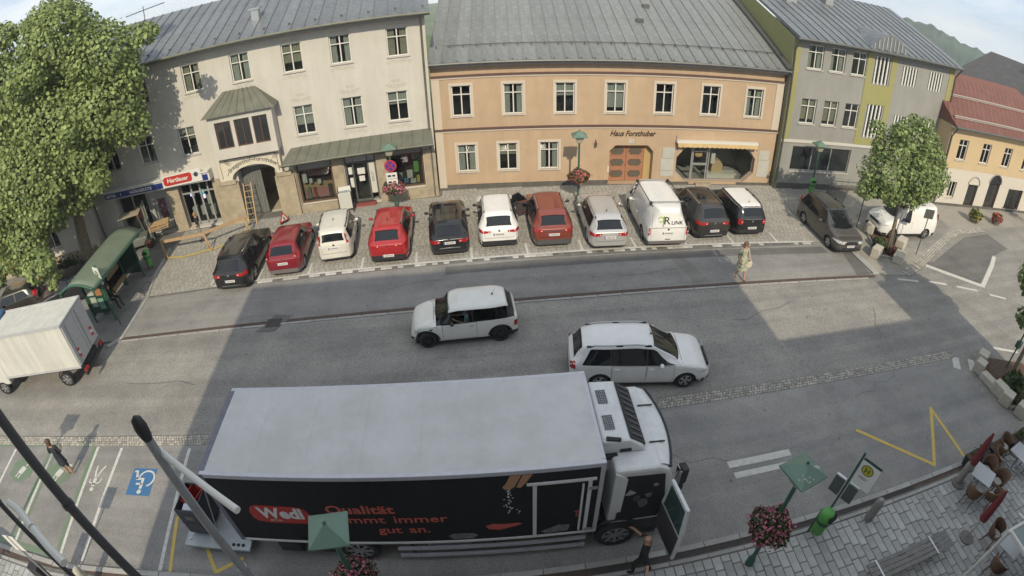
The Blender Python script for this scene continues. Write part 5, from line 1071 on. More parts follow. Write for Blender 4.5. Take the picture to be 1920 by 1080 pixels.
# 9 panel van
SV = dict(L=4.75, W=1.86, r=.33, ax=(1.5, -1.3), top=[(-2.7, 1.86), (-2.375, 1.86), (-2.3, 1.93), (-2.1, 1.97), (.8, 1.97), (1.05, 1.88), (1.75, 1.18), (2.2, 1.05), (2.36, .8), (2.6, .7)], belt=(1.05, 1.02), paint=white, win=[((.95, .95), (1.55, 1.02))], doors=[(.78, 1.55), (-.45, .7)], ws=(1.78, 1.02), tl=(.72, 1.06, .9, .05), plate=.82, tum=.13, ef=.15, efr=.02, rb=.16, rbm=mat('grey_bumper', (.13, .12, .12), .6), gate=(.42, 1.85), bar=None, emblem=1.0, tw=.21, rim=mat('steel_rim', (.3, .3, .31), .5, metal=.5), clear=.24, er=.4)
van = parked(9, 'panel_van', 'white panel van with green and grey R LINK lettering on its rear doors', 8.6, 19.78, 86, SV)
LGR = mat('logo_green', (.25, .42, .05), .5); LDK = mat('logo_dark', (.05, .06, .07), .5)
def rear_text(par, body, size, m_, y, z, x, name='lettering', sx=1.0): return text(name, body, size, m_, par, (x, y, z), rot=(math.pi/2, 0, -math.pi/2), extrude=.002, sx=sx, offset=.003)
xr = -2.375-.014
rear_text(van, 'R', .52, LDK, .12, 1.42, xr); rear_text(van, 'LINK', .25, LDK, -.36, 1.32, xr)
MB().tube([(xr, .4+.12*math.cos(t), 1.5+.12*math.sin(t)) for t in [R(20+16*k) for k in range(19)]], .022, 6).tube([(xr, .27, 1.66), (xr, .27, 1.14)], .02, 6).build('logo_stroke', LGR, van)
text('lettering', 'R', .6, mat('logo_pale', (.35, .38, .42), .5), van, (.1, .955, 1.45), rot=(math.pi/2, 0, math.pi), extrude=.002)
MB().box(-2.385, -2.37, -.83, .83, 1.07, 1.085).box(-2.388, -2.37, -.12, .12, .5, .535).build('rear_trim', SEAM, van)
for x in (.75, -1.75):
    rb_ = MB().tube([(x, -.78, 2.04), (x, .78, 2.04)], .03, 6).build('roof_bar', STEEL, van)
    for sg in (-1, 1): MB().box(x-.06, x+.06, sg*.74-.05, sg*.74+.05, 1.9, 2.06).build('bar_foot', BLACKP, rb_)
for sg in (-1, 1): MB().tube([(.75, sg*.78, 2.04), (-2.2, sg*.78, 2.03)], .022, 6).build('roof_rail', BLACKP, van)
S10 = dict(L=4.4, W=1.80, r=.35, ax=(1.3, -1.2), top=hatch(4.4, 1.62, 1.06, 1.08, 1.05, .38, .38, .1), belt=(1.03, .97), paint=dgrey, win=[((-1.55, -1.3), (-.74, -.74)), ((-.66, -.66), (.1, .06)), ((.18, .14), (.96, .44))], doors=[(-.7, .12), (.16, .95)], ws=(1.07, .44), rw=(-2.05, -1.76), rws=.88, tl=(.86, 1.02, .5, .32), plate=.56, rails=(-1.6, .35), railm=ALU, sunroof=[(-1.0, .3)], rb=.26, clad=.15, gate=(.62, 1.06), emblem=.95, bar=.34, barm=ALU, clear=.23)
parked(10, 'dark_suv', 'dark grey crossover with silver roof rails between white van and two-tone car', 11.1, 20.2, 89.5, S10)
S11 = dict(L=4.05, W=1.76, r=.33, ax=(1.25, -1.2), top=hatch(4.05, 1.55, 1.02, 1.05, 1.0, .42, .26, .06), belt=(1.0, .95), paint=black, win=[((-1.55, -1.45), (-.8, -.8)), ((-.72, -.72), (.0, .0)), ((.08, .06), (.9, .46))], doors=[(-.78, .02), (.06, .88)], ws=(1.02, .46), rw=(-1.93, -1.74), rws=.86, tl=(.74, 1.0, .74, .1), plate=.54, rails=(-1.3, .3), railm=BLACKP, roofm=white, roof=(-1.70, .42), rb=.22, clad=.12, gate=(.6, 1.04), bar=1.0, barm=CHROME, emblem=.88, antenna=-1.3, tum=.22, clear=.22)
parked(11, 'two_tone_car', 'black compact car with a white roof at the right end of the row', 13.2, 20.33, 88.5, S11)
# grey minivan facing the street
S12 = dict(L=4.4, W=1.80, r=.31, ax=(1.35, -1.2), top=[(-2.5, 1.0), (-2.2, 1.0), (-2.12, 1.05), (-1.85, 1.55), (-1.5, 1.64), (-.2, 1.66), (.35, 1.60), (1.35, 1.0), (1.9, .9), (2.12, .76), (2.2, .66), (2.4, .6)], belt=(1.02, .93), paint=paint('taupe_grey', (.10, .093, .085), metal=.4), win=[((-1.85, -1.6), (-.95, -.95)), ((-.87, -.87), (.0, .0)), ((.08, .06), (1.12, .5))], doors=[(-.9, .02), (.06, .95)], ws=(1.36, .42), rw=(-2.1, -1.86), tl=(.8, 1.1, .7, .2), hlp=(.62, .78, .5, .5), plate=.62, rails=(-1.6, .2), railm=BLACKP, clear=.19)
car('minivan', 'taupe grey minivan facing the street beside the planted island', 'car', (17.98, 20.35, .01), R(-93), S12)
# white delivery van behind the small tree
S13 = dict(L=4.4, W=1.80, r=.31, ax=(1.35, -1.25), top=[(-2.4, 1.7), (-2.2, 1.7), (-2.13, 1.78), (-1.9, 1.84), (.2, 1.84), (.5, 1.76), (1.25, 1.12), (1.9, 1.0), (2.12, .82), (2.2, .66), (2.4, .6)], belt=(1.05, 1.02), paint=white, win=[((.2, .2), (1.05, .45))], doors=[(.05, 1.0)], ws=(1.27, .42), tl=(.9, 1.4, .9, .1), hlp=(.72, .86, .55, .4), plate=.9, tum=.12, clear=.2, clad=.14, rim=mat('steel_rim', (.3, .3, .31), .5, metal=.5), mirrorm=BLACKP)
car('delivery_van', 'small white delivery van half hidden behind the island tree', 'van', (23.4, 20.2, .01), R(176), S13)
# white retro hatchback driving left, driver at the wheel
S14 = dict(L=3.65, W=1.68, r=.31, ax=(1.25, -1.22), top=[(-2.0, .95), (-1.82, .96), (-1.76, 1.0), (-1.5, 1.38), (-1.25, 1.42), (.15, 1.43), (.45, 1.36), (.95, .97), (1.4, .90), (1.62, .80), (1.76, .66), (1.82, .48), (2.0, .42)], belt=(.95, .90), paint=paint('ivory', (.72, .71, .66)), glass=clear_glass(), hole=True, win=[((-1.5, -1.32), (-.35, -.33)), ((-.3, -.28), (.78, .42))], doors=[(-.42, .72)], ws=(.97, .45), rw=(-1.74, -1.5), tl=(.58, .8, .86, .12), hlp=None, clad=.07, arch=.06, antenna=-1.05, rim=RIMD, mirrorm=BLACKP, tum=.27, er=1.0, ef=.36, gh=BLACKP, rt=.13, clear=.2, steer=.05, handle=CHROME, spokes=8, efr=.14)
del S14['hlp']; 
mini = car('retro_hatchback', 'white rounded three-door hatchback with black wheel arches driving left', 'car', (-.44, 15.35, 0), R(181.5), S14)
sp, tp, hw, bl, _ = S14['_fn']
for sg in (1, -1):
    q = sp(1.58, .64, sg, .0); MB().sphere((q[0]+.01, q[1]-sg*.03, .66), .10, .07, .105, 14, 9).build('headlight', HEAD, mini, smooth=60); q = sp(1.08, .74, sg, .0)
    for z_ in (0,): MB().box(1.0, 1.16, q[1]-.02 if sg > 0 else q[1]-.0, q[1]+.0 if sg > 0 else q[1]+.02, .72, .78).build('side_vent', BLACKP, mini)
MB().box(1.76, 1.829, -.40, .40, .36, .45).box(1.76, 1.829, -.42, .42, .26, .31).build('grille', BLACKP, mini, bevel=.01)
MB().box(-1.5, 1.1, -.68, .68, .25, .42).box(.35, .95, -.66, .66, .42, .86).build('cabin_floor', DARKV, mini)
for sg in (1, -1): MB().box(-.35, .1, sg*.36-.24, sg*.36+.24, .42, .6).box(-.48, -.3, sg*.36-.23, sg*.36+.23, .5, 1.12).box(-.47, -.36, sg*.36-.12, sg*.36+.12, 1.12, 1.3).build('seat', mat('seat_cloth', (.03, .03, .032), .9), mini, bevel=.03)
MB().box(-1.2, -1.05, -.6, .6, .42, 1.1).build('rear_bench', mat('seat_cloth', (.03, .03, .032), .9), mini, bevel=.03)
st = MB(); st.tube([(.42+.06*math.cos(k*.42)*.3, .36+.17*math.sin(k*.42), .92+.17*math.cos(k*.42)) for k in range(16)], .014, 6); st.build('steering_wheel', BLACKP, mini)
MINI = mini
# white people carrier driving right
S15 = dict(L=4.45, W=1.75, r=.31, ax=(1.42, -1.3), top=[(-2.5, .98), (-2.22, .97), (-2.13, 1.04), (-1.88, 1.44), (-1.5, 1.53), (-.2, 1.57), (.3, 1.52), (1.2, .98), (1.8, .88), (2.08, .74), (2.2, .58), (2.4, .5)], belt=(.97, .90), paint=white, win=[((-1.85, -1.6), (-.95, -.95)), ((-.9, -.9), (.1, .08)), ((.15, .13), (1.02, .40))], doors=[(-.95, .1), (.14, 1.0)], ws=(1.22, .34), rw=(-2.1, -1.86), rws=.9, tl=(.8, 1.02, .88, .16), hlp=(.58, .72, .5, .4), plate=.75, rails=(-1.75, .25), railm=ALU, clad=.06, clear=.2, mirrorm=white, antenna=.3, steer=.1)
car('people_carrier', 'white people carrier with roof rails driving right past the big truck', 'car', (5.0, 12.42, 0), R(-8.5), S15)
# two shaded cars behind the small box truck, one blue at the edge
S16 = dict(S1); S16 = {k: v for k, v in S16.items() if k != '_fn'}; S16['paint'] = anth
car('shaded_car', 'anthracite car in tree shade left of the bus shelter', 'car', (-20.6, 20.3, 0), R(205), S16)
S17 = {k: v for k, v in S2.items() if k != '_fn'}; S17['paint'] = paint('dark_olive', (.05, .05, .04), metal=.3)
car('shaded_car', 'dark olive hatchback in tree shade above the white box truck', 'car', (-24.8, 19.3, 0), R(203), S17)
S18 = {k: v for k, v in S3.items() if k != '_fn'}; S18['paint'] = paint('blue', (.06, .13, .25))
car('blue_car', 'blue car cut off by the left picture edge behind the box truck', 'car', (-24.6, 16.3, 0), R(200), S18)
# ------------------------------------------------------------------ delivery truck in the foreground
TW, TL, ZB, ZT = 2.68, 8.47, .864, 3.507
trk = thing('delivery_truck', 'large refrigerated delivery truck with black printed side, cab door open', 'truck', (-6.2, 6.566, 0), -.0318)
TROOF = weather(mat('truck_roof_sheet', (.58, .58, .575), .6, col2=(.54, .54, .535), scale=1.2, bump=.12, bscale=1.6), .10, .10, .8); TWH = weather(mat('truck_white', (.66, .67, .67), .35, var=.04, scale=1.5, coat=.4), .06, .08, 4); TBK = mat('truck_print_black', (.010, .010, .011), .5, col2=(.016, .0155, .016), scale=1.0, streak=(5, 5, .4), spec=.22)
TAL = mat('truck_aluminium', (.5, .5, .54), .4, var=.08, metal=.35); TPUR = mat('truck_rear_rail', (.16, .16, .2), .5, var=.15, metal=.3)
bx = MB().box(.06, TL-.06, .05, TW-.05, ZB+.08, ZT-.02).build('cargo_box', TWH, trk)
MB().box(.1, TL-.08, .1, TW-.1, ZT-.02, ZT-.005).build('box_roof', TROOF, trk)
for k in range(1, 7): MB().box(k*TL/7-.006, k*TL/7+.006, .1, TW-.1, ZT-.006, ZT-.002).build('roof_seam', TROOF, trk)
for nm, a in (('top_rail', (0, TL, 0, .11, ZT-.13, ZT)), ('top_rail', (0, TL, TW-.11, TW, ZT-.13, ZT)), ('front_rail', (TL-.09, TL, .11, TW-.11, ZT-.1, ZT)), ('bottom_rail', (0, TL, .0, .1, ZB, ZB+.1)), ('bottom_rail', (0, TL, TW-.1, TW, ZB, ZB+.1)), ('corner_post', (TL-.1, TL, 0, .1, ZB+.1, ZT-.13)), ('corner_post', (TL-.1, TL, TW-.1, TW, ZB+.1, ZT-.13))):
    MB().box(*a).build(nm, TAL if nm != 'bottom_rail' else TWH, trk, bevel=.015)
MB().box(-.03, .12, .11, TW-.11, ZT-.12, ZT+.004).build('rear_top_rail', TPUR, trk, bevel=.01)
MB().box(-.03, .1, -.005, .11, ZB, ZT-.005).build('rear_post', TPUR, trk, bevel=.01); MB().box(-.03, .1, TW-.11, TW+.005, ZB, ZT-.005).build('rear_post', TPUR, trk, bevel=.01)
MB().box(.1, TL-.1, .012, .05, ZB+.1, ZT-.13).build('printed_side', TBK, trk); MB().box(.1, TL-.1, TW-.05, TW-.012, ZB+.1, ZT-.13).build('printed_side', TBK, trk)
MB().box(-.02, .06, .15, TW-.15, ZB+.05, ZT-.15).build('rear_opening', DARKV, trk)
# printing on the side
PRED = mat('print_red', (.40, .025, .02), .4); PSAL = mat('print_salmon', (.50, .10, .07), .45); PWH = mat('print_white', (.62, .62, .6), .4); PSK = mat('print_skin', (.42, .22, .13), .5); PGR = mat('print_grey', (.24, .25, .25), .5, col2=(.06, .06, .06), scale=9)
YF = .004
def flat(nm, pts, m, y=YF): return MB().prism_xz(pts, y, .012).build(nm, m, trk)
import math as _m
flat('logo_field', [(x_+.12, z_) for x_, z_ in [(.62, 1.92), (.72, 1.8), (1.0, 1.75), (1.9, 1.75), (2.04, 1.85), (2.08, 2.1), (2.0, 2.32), (1.8, 2.41), (.85, 2.44), (.68, 2.36), (.6, 2.15)]], PRED)
text('lettering', 'Wedl', .56, PWH, trk, (1.5, .0, 2.13), extrude=.002, offset=.02, sx=.86); text('lettering', 'SEIT1904', .08, PWH, trk, (1.3, .0, 1.86), extrude=.002)
text('lettering', 'Qualität', .44, PSAL, trk, (3.36, .006, 2.33), extrude=.003, sx=1.05, offset=.008); text('lettering', 'kommt', .4, PSAL, trk, (3.2, .006, 1.93), extrude=.003, sx=1.12, offset=.002); text('lettering', 'immer', .4, PSAL, trk, (4.62, .006, 1.93), extrude=.003, sx=1.12, offset=.002); text('lettering', 'gut', .4, PSAL, trk, (3.88, .006, 1.5), extrude=.003, sx=1.05, offset=.004); text('lettering', 'an.', .4, PSAL, trk, (4.55, .006, 1.5), extrude=.003, sx=1.05, offset=.004)
flat('printed_hand', [(6.42, 2.98), (6.46, 2.9), (6.56, 2.88), (6.66, 2.98), (6.74, 3.2), (6.8, 3.36), (6.58, 3.36), (6.5, 3.12)], PSK); flat('printed_finger', [(6.7, 2.95), (6.78, 2.93), (6.88, 3.08), (7.02, 3.36), (6.83, 3.36), (6.74, 3.1)], PSK)
for k in range(26):
    x = 6.55 + random.gauss(0, .035 + .002*k); z = 2.86 - k*.035; s = random.uniform(.012, .026); MB().prism_xz([(x-s, z), (x, z-s), (x+s, z), (x, z+s)], YF, .012).build('printed_salt_grain', PWH, trk)
flat('printed_fish', [(6.0, 1.52), (6.06, 1.4), (6.3, 1.34), (6.6, 1.44), (6.8, 1.53), (6.7, 1.58), (6.4, 1.56), (6.15, 1.6)], PSAL)
flat('printed_bowl', [(5.15, 1.16), (5.25, 1.04), (5.7, 1.03), (5.8, 1.16), (5.72, 1.25), (5.25, 1.26)], PGR); flat('printed_bowl', [(7.2, 1.12), (7.3, 1.02), (7.8, 1.05), (7.85, 1.3), (7.6, 1.34), (7.4, 1.22)], PGR)
# side door frame on the box
for nm, a in (('door_post', (7.02, 7.1, -.035, .0, .93, 3.0)), ('door_post', (8.14, 8.22, -.035, .0, .93, 3.02)), ('door_rail', (6.9, 8.3, -.04, -.001, 3.02, 3.08)), ('door_rail', (7.1, 8.14, -.03, -.001, .93, .99)), ('door_handle', (8.02, 8.06, -.05, 0, 1.1, 2.9)), ('door_hinge', (8.16, 8.34, -.05, -.036, 2.7, 2.8)), ('door_hinge', (8.16, 8.34, -.05, -.036, 1.05, 1.15))): MB().box(*a).build(nm, TWH if 'hinge' not in nm else STEEL, trk)
text('lettering', 'wedl', .14, PSAL, trk, (7.97, .004, 1.75), rot=(math.pi/2, -math.pi/2, 0), extrude=.002)
# chassis, guards, wheels
MB().box(.0, 10.0, .75, TW-.75, .55, .86).build('chassis', DARKV, trk)
for z in (.22, .56): MB().box(3.9, 8.25, .0, .06, z, z+.10).build('side_guard', TAL, trk)
for x in (4.2, 6.1, 8.0): MB().box(x, x+.08, .06, .14, .2, .86).build('guard_bracket', BLACKP, trk)
MB().box(.9, 1.5, .05, .5, .35, .8).box(.95, 1.45, .03, .05, .4, .75).build('tool_box', BLACKP, trk); MB().box(1.75, 2.3, .05, .5, .38, .82).build('tool_box', BLACKP, trk); MB().box(4.6, 5.6, .1, .6, .3, .82).build('fuel_tank', STEEL, trk, bevel=.05)
WR = mat('truck_rim', (.3, .3, .3), .5, metal=.4)
for x in (2.95, 8.98):
    for y in (.18, TW-.18): add_wheel(trk, x, y if y > 1 else y, .49, .34, WR, 8).rotation_euler = (0, 0, 0 if y < 1 else math.pi)
MB().tube([(2.95-.6*math.cos(t), .2, .49+.6*math.sin(t)) for t in [R(20+14*k) for k in range(11)]], .03, 6).build('mudguard', BLACKP, trk)
# refrigeration unit over the cab
ru = MB(); prof = [(8.5, 2.35), (8.5, 3.38), (9.1, 3.34), (9.42, 3.1), (9.52, 2.75), (9.45, 2.35)]
ru.M = Matrix.Translation((0, 0, 0)); ru.prism_xz(prof[::-1], .62, 2.45); rfo = ru.build('refrigeration_unit', TWH, trk, bevel=.05)
for y0 in (1.72, .95): 
    gp = MB().box(8.62, 8.84, y0, y0+.42, 3.37, 3.384).build('vent_panel', mat('vent_mesh', (.25, .27, .28), .6, var=.6, scale=40), rfo)
    for i in range(5):
        for j in range(8): MB().box(8.635+i*.042, 8.66+i*.042, y0+.02+j*.05, y0+.05+j*.05, 3.384, 3.387).build('vent_hole', DARKV, gp)
LV = Matrix.Translation((9.12, 0, 3.345)) @ Matrix.Rotation(R(38), 4, 'Y'); lv = MB(); lv.M = LV; lv.box(0, .44, .7, 2.38, -.01, .018).build('louvre', BLACKP, rfo)
for k in range(9): q = MB(); q.M = LV; q.box(.06, .4, .82+k*.18, .86+k*.18, .018, .04).build('louvre_slat', mat('louvre_grey', (.1, .1, .12), .5), rfo)
MB().box(8.55, 8.85, .52, .62, 2.9, 3.0).tube([(8.6, .7, 3.4), (8.9, .66, 3.36)], .05, 6).build('refrigerant_pipe', BLACKP, rfo); MB().box(8.9, 9.15, .60, .625, 3.02, 3.1).build('latch', BLACKP, rfo)
# cab
CB = MB(); side = [(8.72, .95), (10.15, .95), (10.28, 1.5), (10.14, 2.2), (9.92, 2.85), (9.7, 2.98), (8.72, 3.0)]
CB.prism_xz(side, .1, TW-.1); cab = CB.build('cab', TWH, trk, bevel=.07)
MB().box(8.72, 10.2, .08, TW-.08, .45, .95).box(10.1, 10.33, .1, TW-.1, .35, 1.0).build('bumper', mat('dark_grey_plastic', (.04, .042, .045), .55), trk, bevel=.06)
b = MB(); b.grid(lambda u, v: (10.20-.30*v+.19*(1-(2*u-1)**2)+.015, .14+(TW-.28)*u+.05*v*(1-2*u), 1.45+1.44*v), 12, 6); b.build('windscreen', CGLASS, cab, smooth=True)
b = MB(); b.grid(lambda u, v: (10.21+.19*(1-(2*u-1)**2)-.02*v, .12+(TW-.24)*u, .62+.85*v), 12, 2); b.build('front_panel', TWH, cab, smooth=True)
b = MB(); b.grid(lambda u, v: (9.7+(.21+.19*(1-(2*u-1)**2))*v, .2+(TW-.4)*u, 2.985-.10*v*v), 12, 4); b.build('roof_front', TWH, cab, smooth=True)
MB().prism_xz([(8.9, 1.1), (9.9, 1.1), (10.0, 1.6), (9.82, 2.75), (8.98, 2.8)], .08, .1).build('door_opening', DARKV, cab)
for (x, z, r_, c) in ((9.12, 2.2, .11, (.34, .34, .33)), (9.45, 1.75, .16, (.13, .125, .12)), (9.66, 2.42, .07, (.25, .23, .2)), (9.3, 1.95, .12, (.07, .07, .075)), (9.55, 2.05, .09, (.17, .16, .15))):
    MB().prism_xz([(x + r_*random.uniform(.5, 1.2)*math.cos(-k), z + r_*random.uniform(.5, 1.2)*math.sin(-k)) for k in [6.283*q/7 for q in range(7)]][::-1], .06, .08).build('cab_interior', mat('cabin_%d' % int(c[0]*100), c, .8, var=.3, scale=12), cab)
MB().prism_xz([(8.72, 1.5), (8.98, 1.5), (9.0, 2.75), (8.72, 2.98)], .06, .1).build('rear_pillar', TWH, cab)
MB().prism_xz([(8.95, 1.55), (9.9, 1.55), (9.78, 2.72), (9.0, 2.78)], TW-.1, TW-.085).build('side_window', CGLASS, cab)
MB().box(8.95, 9.5, .75, TW-.75, 3.0, 3.025).box(8.98, 9.47, .6, TW-.6, 2.995, 3.004).build('roof_hatch', TAL, cab)
b = MB(); b.tube([(9.93+.19*(1-(2*u-1)**2), .16+(TW-.32)*u, 2.89) for u in [k/12 for k in range(13)]], .03, 6); b.build('sun_visor', BLACKP, cab, smooth=True)
for y in (.8, 1.9): MB().tube([(9.6, y, 3.0), (9.95, y, 2.98)], .02, 5).build('roof_clip', BLACKP, cab)
MB().tube([(8.98-.62*math.cos(t), .12, .5+.62*math.sin(t)) for t in [R(5+17*k) for k in range(11)]], .05, 6).build('mudguard', BLACKP, trk)
MB().box(9.55, 9.95, .03, .12, .42, .55).build('cab_step', BLACKP, trk)
# open driver door, standing out from the near side
D = bpy.data.objects.new('open_door', None); COL.objects.link(D); D.parent = trk; D.location = (9.93, .06, 0); D.rotation_euler = (0, 0, R(-83)); D.empty_display_size = .1
MB().prism_xz([(0, .8), (1.08, .8), (1.08, 2.0), (.98, 2.72), (.12, 2.72), (0, 1.75)], -.03, .05).build('door_skin', TWH, D, bevel=.02)
MB().prism_xz([(.05, .88), (1.02, .88), (1.02, 1.72), (.05, 1.72)], -.06, -.031).build('door_lining', mat('dark_trim', (.05, .045, .045), .8), D)
MB().prism_xz([(.12, 1.8), (1.0, 1.8), (.92, 2.62), (.2, 2.62)], -.036, .056).build('door_glass', mat('cab_glass', (.05, .08, .075), .08, spec=.6), D)
MB().tube([(.1, .06, 2.6), (-.12, .3, 2.68), (-.2, .42, 2.5), (-.16, .42, 1.8), (.1, .06, 1.85)], .02, 6).build('mirror_arm', BLACKP, D)
MB().box(-.32, -.06, .34, .52, 2.1, 2.62).build('mirror_housing', BLACKP, D, bevel=.04); MB().box(-.3, -.08, .325, .338, 2.14, 2.58).build('mirror_glass', CHROME, D); MB().box(-.28, -.08, .34, .5, 1.82, 2.04).build('mirror_housing', BLACKP, D, bevel=.04)
# tail lift
LF = mat('tail_lift_plate', (.40, .43, .45), .5, var=.12, scale=3, metal=.35)
tlp = MB().box(-2.05, -.05, .0, TW-.05, .22, .30).build('tail_lift_platform', LF, trk, bevel=.01)
for k in range(1, 8): MB().box(-2.0, -.1, k*.32, k*.32+.012, .30, .306).build('plate_rib', LF, tlp)
for k in range(3): MB().lathe([(.001, 0), (.05, 0), (.05, .008), (.001, .008)], 12, (-.55+.14*k, .14, .302)).build('plate_hole', DARKV, tlp)
MB().lathe([(.001, 0), (.03, 0), (.03, .03), (.001, .03)], 10, (-1.9, .2, .302)).build('plate_knob', ALU, tlp)
for y in (.35, TW-.4): MB().tube([(-.1, y, .34), (.25, y, .75)], .06, 8).build('lift_arm', STEEL, trk)
MB().tube([(-.02, .04, 3.3), (-.4, .03, 1.9), (-.85, .03, .32)], .02, 6).build('lift_chain', STEEL, trk)
# roll container standing on the lift
rc = thing('roll_container', 'black roll container with red crates on the lowered tail lift', 'container', (-7.74, 7.42, .306), R(-4))
RCM = mat('container_black', (.05, .05, .058), .6, var=.2, scale=4); 
for (a) in ((-.33, .33, -.46, -.43, .12, 1.12), (-.33, .33, .43, .46, .12, 1.12), (-.33, -.30, -.43, .43, .12, 1.12), (.30, .33, -.43, .43, .12, 1.12)): MB().box(*a).build('side_wall', RCM, rc, bevel=.01)
MB().box(-.33, .33, -.46, .46, .1, .14).build('floor_plate', RCM, rc)
for x in (-.25, .25):
    for y in (-.36, .36): MB().lathe([(.001, -.02), (.05, -.02), (.05, .02), (.001, .02)], 12, (x, y, .05), 'y').build('castor', RUB, rc)
MB().box(-.345, .345, -.475, .475, .55, .58).build('rim_band', RCM, rc); MB().box(-.12, .12, -.466, -.461, .72, .86).build('container_label', mat('grey_label', (.16, .16, .15), .7), rc)
RC2 = thing('red_crate', 'red plastic crate lying in the black roll container', 'crate', (-7.75, 7.55, .75), R(70))
MB().box(-.3, .3, -.2, .2, 0, .03).build('base', PRED, RC2)
for a in ((-.3, .3, -.2, -.18), (-.3, .3, .18, .2), (-.3, -.28, -.18, .18), (.28, .3, -.18, .18)): MB().box(*a, .03, .62).build('side', PRED, RC2)
tag(MB().box(-.16, .16, -.11, .11, 0, .12).build('parcel', mat('parcel_pale', (.55, .55, .62), .7), None, bevel=.02), 'small pale wrapped parcel in the roll container', 'parcel').location = (-7.72, 7.13, 1.28)

# ------------------------------------------------------------------ small box truck on the left
sb = thing('box_truck', 'small white box truck with red striped rear plates leaving at the left', 'truck', (-15.55, 14.42, 0), R(187.5))
SBW = weather(mat('box_truck_white', (.58, .58, .54), .55, var=.04, scale=1.5), .08, .12, 3); SBG = mat('box_truck_grey', (.40, .41, .42), .5, var=.08)
MB().box(.04, 4.3, -1.0, 1.0, .92, 2.86).build('cargo_box', SBW, sb, bevel=.015)
for a in ((0, 4.34, -1.03, -.97, 2.8, 2.9), (0, 4.34, .97, 1.03, 2.8, 2.9), (-.02, .05, -.97, .97, 2.82, 2.9), (0, 4.34, -1.03, -.99, .88, .97), (0, 4.34, .99, 1.03, .88, .97)): MB().box(*a).build('edge_rail', SBG, sb)
for y0, y1 in ((-.96, -.01), (.01, .96)):
    d_ = MB().box(-.02, .03, y0, y1, .95, 2.8).build('rear_door', SBG, sb); MB().tube([(-.04, (y0+y1)/2+.25, 1.0), (-.04, (y0+y1)/2+.25, 2.75)], .015, 6).build('lock_bar', STEEL, d_)
    cy = (y0+y1)/2 - (.2 if y0 < -.5 else -.2)
    for k in range(3): MB().poly([(-.026-.001*k, cy-.1, 1.15+k*.14), (-.026-.001*k, cy+.1, 1.22+k*.14), (-.026-.001*k, cy+.1, 1.36+k*.14), (-.026-.001*k, cy-.1, 1.29+k*.14)]).build('hazard_stripe', PRED if k % 2 == 0 else PWH, d_)
MB().box(-.03, .02, -.95, .95, 1.85, 1.92).build('door_bar', SBG, sb)
MB().box(-.05, 4.3, -.45, .45, .6, .9).build('chassis', DARKV, sb); MB().box(-.1, .0, -.95, .95, .45, .62).build('rear_bumper', BLACKP, sb)
for y in (-.8, .8): MB().box(-.12, -.04, y-.14, y+.14, .63, .75).build('tail_light', TAIL, sb)
for x in (1.15, 4.95):
    for y in (-.82, .82): add_wheel(sb, x, y, .34, .24, mat('steel_rim', (.3, .3, .31), .5, metal=.5), 6)
cb = MB().prism_xz([(4.4, .5), (6.0, .5), (6.1, .95), (5.7, 1.25), (5.15, 2.05), (4.4, 2.1)], -.92, .92).build('cab', SBW, sb, bevel=.06)
for y in (-.925, .925): MB().prism_xz([(4.6, 1.25), (5.5, 1.25), (5.1, 1.95), (4.6, 1.98)], y-.004, y+.004).build('side_window', CGLASS, cb)
MB().poly([(5.72, -.8, 1.27), (5.72, .8, 1.27), (5.2, .72, 2.02), (5.2, -.72, 2.02)]).build('windscreen', CGLASS, cb).location = (.02, 0, .02)
for y in (-1.1, 1.1): MB().box(5.3, 5.4, y-.1, y+.1, 1.3, 1.6).build('wing_mirror', BLACKP, cb, bevel=.03)
for y in (-.85, .85): MB().tube([(1.15-.4*math.cos(t), y, .34+.42*math.sin(t)) for t in [R(10+16*k) for k in range(11)]], .03, 6).build('mudguard', BLACKP, sb)
# ------------------------------------------------------------------ trees
LEAF = mat('plane_leaf', (.255, .325, .115), .6, island=.40, trans=.32); LEAF2 = mat('lime_leaf', (.21, .28, .10), .55, island=.42, trans=.30); BARK = mat('bark', (.20, .165, .11), .9, var=.35, scale=6, bump=.6)
def tree(name, label, base, top, blobs, r0, lm, size, dens, fork=6):
    t = thing(name, label, 'tree', base); b = MB(); bx_, by_, bz_ = base; rel = [(x-bx_, y-by_, z-bz_, r) for x, y, z, r in blobs]
    tp = Vector(top)-Vector(base); b.tube([(0, 0, -.1), (tp.x*.3, tp.y*.3, tp.z*.35), (tp.x*.65, tp.y*.65, tp.z*.7), tp], [r0*1.25, r0, r0*.85, r0*.7], 12); tk = b.build('trunk', BARK, t, smooth=60)
    for k, (x, y, z, r) in enumerate(sorted(rel, key=lambda q: -q[3])[:fork]):
        m = Vector((x, y, z)); st_ = tp*(.72+.28*random.random()); mid = (st_+m)/2 + Vector((random.uniform(-.2, .2), random.uniform(-.2, .2), .25)); MB().tube([st_, mid, m, m + (m-mid)*.4], [r0*.5, r0*.34, r0*.18, r0*.06], 7).build('limb', BARK, tk, smooth=60)
    C, N = crown_points(rel, dens); leaf_mesh('crown', C, N, size, lm, t, jitter=.55); return t
